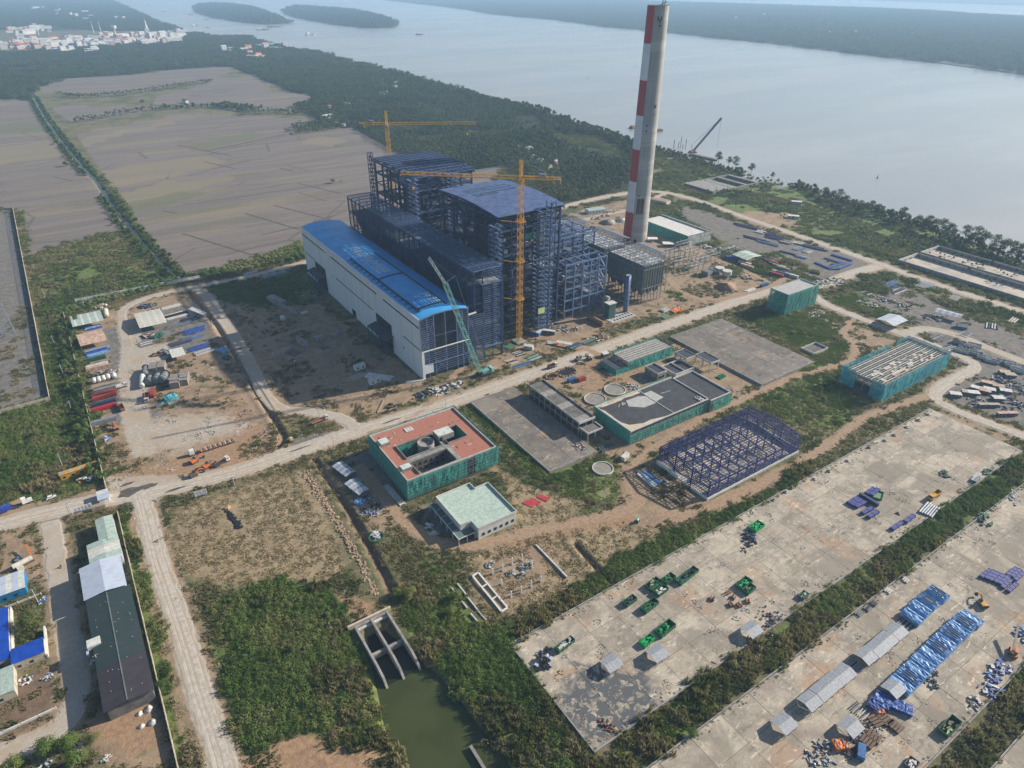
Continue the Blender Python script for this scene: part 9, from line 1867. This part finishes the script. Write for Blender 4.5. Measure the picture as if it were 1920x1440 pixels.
# the nearest palms stand as things of their own
order =np.argsort(dist);own =np.zeros(len(TX),bool);pick=[i for i in order if palmy[i] and dist[i] < 1100][:150];own[pick]=True
def plant_thing(name,label,cat,x,y,z,s,source,group):
 me=source.data;key_=source.name
 if key_ not in _SPL:
  out =[]
  for mi in (0,1):
   nm='trunk' if mi==0 else 'crown';m2=bpy.data.meshes.new(nm);ps=[p for p in me.polygons if p.material_index==mi];used =sorted({v for p in ps for v in p.vertices});rm_={v: i for i,v in enumerate(used)}
   m2.from_pydata([me.vertices[v].co[:] for v in used],[],[[rm_[v] for v in p.vertices] for p in ps]);m2.materials.append(me.materials[mi]);out.append((nm,m2))
  _SPL[key_]=out
 r_=thing(name,label,cat,(x,y,z),random.uniform(0,6.28),group);r_.scale=(s,s,s)
 for nm,m2 in _SPL[key_]: link(bpy.data.objects.new(nm,m2),r_)
 return r_
_SPL={}
for i in pick: plant_thing('palm_tree','coconut palm in the nearest part of the grove behind the boilers','palm',TX[i],TY[i],Z[cover(TX[i:i+1],TY[i:i+1])[0]],TS[i],S_palm[i % 2],'nearest palms of the grove')
r1=palmy & ~own;spread_('palm_grove',TX[r1],TY[r1],TS[r1],S_palm);r1=~palmy;spread_('mixed_wood',TX[r1],TY[r1],TS[r1],S_tree)
# far canopy
def farfn(X,Y):
 d =np.hypot(X,Y);k_=(sdf_poly(X,Y,W1) > 10) & (d > 1720) & ((sdf_poly(X,Y,TOWNP) < 0) | (rng.random(len(X)) < .22));k_ |=sdf_poly(X,Y,W2) > 10;return k_ & (fbm(X,Y,260,15) < .74)
FX,FY=wood(-600,3200,1400,12000,36,farfn);spread_('far_woods',FX,FY,rng.uniform(.85,1.3,len(FX)),S_can)
for nm,P in (('island_trees',I1),('island_trees',I2)):
 Q=np.array(P);FX,FY=wood(Q[:,0].min(),Q[:,0].max(),Q[:,1].min(),Q[:,1].max(),24,lambda X,Y: sdf_poly(X,Y,P) > -4);scatter(nm,FX,FY,np.full(len(FX),0.0),rng.uniform(.8,1.9,len(FX)),S_can[0]);FX,FY=wood(Q[:,0].min(),Q[:,0].max(),Q[:,1].min(),Q[:,1].max(),22,lambda X,Y: sdf_poly(X,Y,P) > 0);scatter(nm,FX,FY,np.full(len(FX),2.0),rng.uniform(1.6,3.6,len(FX)),S_tree[0])
FS=FAR1+FAR2;FX,FY=wood(1500,16000,200,12000,46,lambda X,Y: (sdf_poly(X,Y,FS) > 0) & (np.hypot(X,Y) < 11000) & (fbm(X,Y,300,5) < .80));scatter('far_shore_trees',FX,FY,np.full(len(FX),.2),rng.uniform(1.1,1.7,len(FX)),S_can[1])
# canal hedges
cl=np.array(CANAL);hx,hy=[],[]
for i in range(len(cl)-1):
 a,b=cl[i],cl[i+1];L=np.hypot(*(b-a));n =int(L/2.2);nn =np.array([-(b-a)[1],(b-a)[0]])/max(L,1e-6)
 for k_ in range(n):
  p=a+(b-a)*(k_/n)
  if 440 < 0: pass
  for s in (-1,1):
   q=p+nn*(s*rng.uniform(3.6,9));hx.append(q[0]);hy.append(q[1])
hx,hy=np.array(hx),np.array(hy);gap=GP((176,330),(200,362));dg=sdf_line(hx,hy,gap,26) > 0;hx,hy=hx[~dg],hy[~dg];big=rng.random(len(hx)) < .42;spread_('canal_hedge',hx[big],hy[big],rng.uniform(.35,.75,big.sum()),S_tree);spread_('canal_hedge',hx[~big],hy[~big],rng.uniform(.9,1.9,(~big).sum()),S_sg)
# banana belt and hedge along the northern wall
def belt(P,step): return wood(*(lambda Q: (Q[:,0].min(),Q[:,0].max(),Q[:,1].min(),Q[:,1].max()))(np.array(GP(*P))),step,lambda X,Y: sdf_poly(X,Y,GP(*P)) > 0)
BX,BY=belt([(372,516),(470,492),(566,452),(574,484),(480,503),(400,522)],2.6);spread_('banana_belt',BX,BY,rng.uniform(.8,1.5,len(BX)),S_ban)
BX,BY=belt([(100,600),(135,585),(300,540),(340,524),(340,512),(290,528),(150,570),(95,585)],2.8);spread_('banana_belt',BX,BY,rng.uniform(.7,1.3,len(BX)),S_ban)
BX,BY=belt([(105,610),(130,600),(178,800),(195,905),(165,890),(120,700)],3.6);spread_('hedge_trees',BX,BY,rng.uniform(.32,.7,len(BX)),[src('hedge_tree',tree_fn(8.5,4.8,6,40,.7),[bark,L_grass],33),S_tree[0]])
BX,BY=wood(500,900,120,900,5.0,lambda X,Y: (sdf_line(X,Y,SHORE,34) > 0) & (RIVER_D[cover(X,Y)] < 3));m_=rng.random(len(BX)) < .6;spread_('bank_thicket',BX[m_],BY[m_],rng.uniform(.4,.85,m_.sum()),S_tree)
BX,BY=wood(500,1100,150,900,9,lambda X,Y: (sdf_poly(X,Y,GP((1210,290),(1300,300),(1420,345),(1600,390),(1920,490),(1920,560),(1730,480),(1560,450),(1400,380),(1240,340))) > 0) & (fbm(X,Y,40,61) > .52) & (RIVER_D[cover(X,Y)] < 0));spread_('riverside_thicket',BX,BY,rng.uniform(.25,.6,len(BX)),S_tree)
# ---- trees that stand out one by one
S_bank=[src('bank_tree',tree_fn(16,6.4,9,34,.75,trunk=.28),[bark,L_bank],20),src('bank_tree',tree_fn(18,6.2,9,32,.75,trunk=.3),[bark,L_bank],21),src('bank_tree',tree_fn(14,6,8,44,.7,trunk=.35),[bark,L_tree],22)]
bt_=[(1347,306,1.0,2),(1366,311,.8,2),(1378,318,.9,1),(1408,325,.85,2),(1448,335,.55,2),(1497,352,.5,0),(1530,366,.55,2),(1546,372,.75,0),(1560,377,.7,0),(1572,380,.8,1),(1583,386,.7,0),(1598,391,.6,0),(1612,395,.6,1),(1632,400,.9,2),(1645,404,.8,2),(1668,412,.75,2),(1690,416,1.0,2),(1718,428,.8,0),(1736,434,.85,1),(1748,437,.85,0),(1763,442,.9,1),(1778,446,.85,0),(1806,455,.9,1),(1826,462,1.0,1),(1840,466,.95,0),(1862,472,.85,1),(1880,478,.9,0),(1895,482,.8,1),(1910,487,.9,0),(1925,492,.9,1)]
for i,(x,y,s,v) in enumerate(bt_):
 p=G(x,y);nm=['wispy grey-green tree','tall airy tree','dark bushy tree'][v]
 plant_thing('riverbank_tree',f'{nm}, the {ORD[i]} tree from the left along the river bank' if i else 'big dark tree beside the piling crane on the river bank','tree',p[0],p[1],-.5,s*1.25,S_bank[v],'trees along the river bank')
 if i > 4: plant_thing('riverbank_tree',f'smaller companion close behind the {ORD[i]} riverbank tree from the left','tree',p[0]+random.uniform(-9,-3),p[1]+random.uniform(-9,9),-.3,s*.95,S_bank[(v+1) % 3],'smaller trees along the river bank')
S_round =[src('round_tree',tree_fn(7.5,5.6,10,120,.34,trunk=.3),[bark,L_scrub],24),src('round_tree',tree_fn(6.5,5.0,10,120,.34,trunk=.3),[bark,L_grass],25)]
for (x,y,s,v,lb) in ((57,1176,1.0,0,'big round leafy tree between the cobalt blue roofs'),(96,1408,.95,1,'left of the two dark green trees at the bottom left'),(130,1400,.85,1,'right of the two dark green trees at the bottom left'),(145,1432,.8,1,'bright tree touching the bottom edge at the left'),(30,1440,.8,1,'green tree at the bottom left corner'),(177,1390,.5,0,'small olive bush on the bare earth'),(765,1120,.75,1,'dark dense round bush at the end of the trench'),(745,1118,.6,1,'second dense bush beside the trench end'),(305,1289,.5,1,'small bush growing against the dark warehouse wall'),(1297,1378,.5,1,'bright bush in the shrub strip between the yards'),(625,343,.8,1,'lone bush in the middle of the ploughed field'),(125,312,.9,0,'round dark tree where the canal opens'),(167,308,.7,0,'dark tree at the head of the open canal'),(425,202,1.3,0,'tall tree on the field dyke'),(268,195,1.1,0,'dark tree group on the dyke between fields'),(1692,604,.6,1,'small tree beside the wide gabled shed'),(1580,543,.45,1,'small bush at the road corner'),(855,1120,.6,1,'dark bush left of the footing beams'),(845,1150,.55,1,'second dark bush left of the footing beams')):
 p=G(x,y);plant_thing('leafy_tree',lb,'tree',p[0],p[1],0,s,S_round[v],None)
# ---- litter of the building site
def litter(mat,seed,big):
 def f(mb,q):
  for i in range(9):
   x,y=q.uniform(-2.5,2.5),q.uniform(-2.5,2.5);t_=q.random()
   if t_ < .45: mb.cbox((x,y,0),q.uniform(.6,2.6)*big,q.uniform(.12,.3),.14,q.uniform(0,3.1))
   elif t_ < .75: mb.cbox((x,y,0),q.uniform(.3,.9)*big,q.uniform(.3,.8)*big,q.uniform(.1,.35),q.uniform(0,3.1))
   else: lump(mb,(x,y,0),q.uniform(.15,.45)*big,6,.3,.6,q)
 return src('litter',f,mat,seed)
LT=[litter(conc_w,51,1),litter(tan_c,52,1.1),litter(dgrey,53,1.1),litter(brown,54,.9),litter(conc,55,1.2)]
X,Y=np.meshgrid(np.arange(-25,560,3.6),np.arange(195,620,3.6),indexing='ij');X=X.ravel()+rng.uniform(-1.8,1.8,X.size);Y=Y.ravel()+rng.uniform(-1.8,1.8,Y.size)
K=cover(X,Y);s_=np.maximum.reduce([ATT['A'][K,0],ATT['C'][K,0]*.8,ATT['B'][K,1]*.5]);k_=in_view(X,Y) & ~occupied(X,Y) & ~on_road(X,Y,1) & (s_ > .5) & (fbm(X,Y,14,88) > .52) & (rng.random(len(X)) < .42);spread_('site_litter',X[k_],Y[k_],rng.uniform(.4,1.1,k_.sum()),LT,.02)
def on_slab(n,r_,z,nm,srcs): x=rng.uniform(r_[0],r_[2],n);y=rng.uniform(r_[1],r_[3],n);k_=fbm(x,y,12,44) > .5;x,y=x[k_],y[k_];v=rng.integers(0,len(srcs),len(x));[scatter(nm,x[v==i],y[v==i],np.full((v==i).sum(),z),rng.uniform(.3,.8,(v==i).sum()),s_) for i,s_ in enumerate(srcs)]
on_slab(150,(350,226,402,304),1.2,'lid_litter',[LT[0],LT[1],LT[3]]);on_slab(70,(180,229,208,306),1.2,'lid_litter',[LT[0],LT[1],LT[3]]);on_slab(260,(101,97,410,145),.56,'yard_litter',[LT[1],LT[3],LT[2]]);on_slab(160,(101,31,410,78),.56,'yard_litter',[LT[1],LT[3],LT[2]])
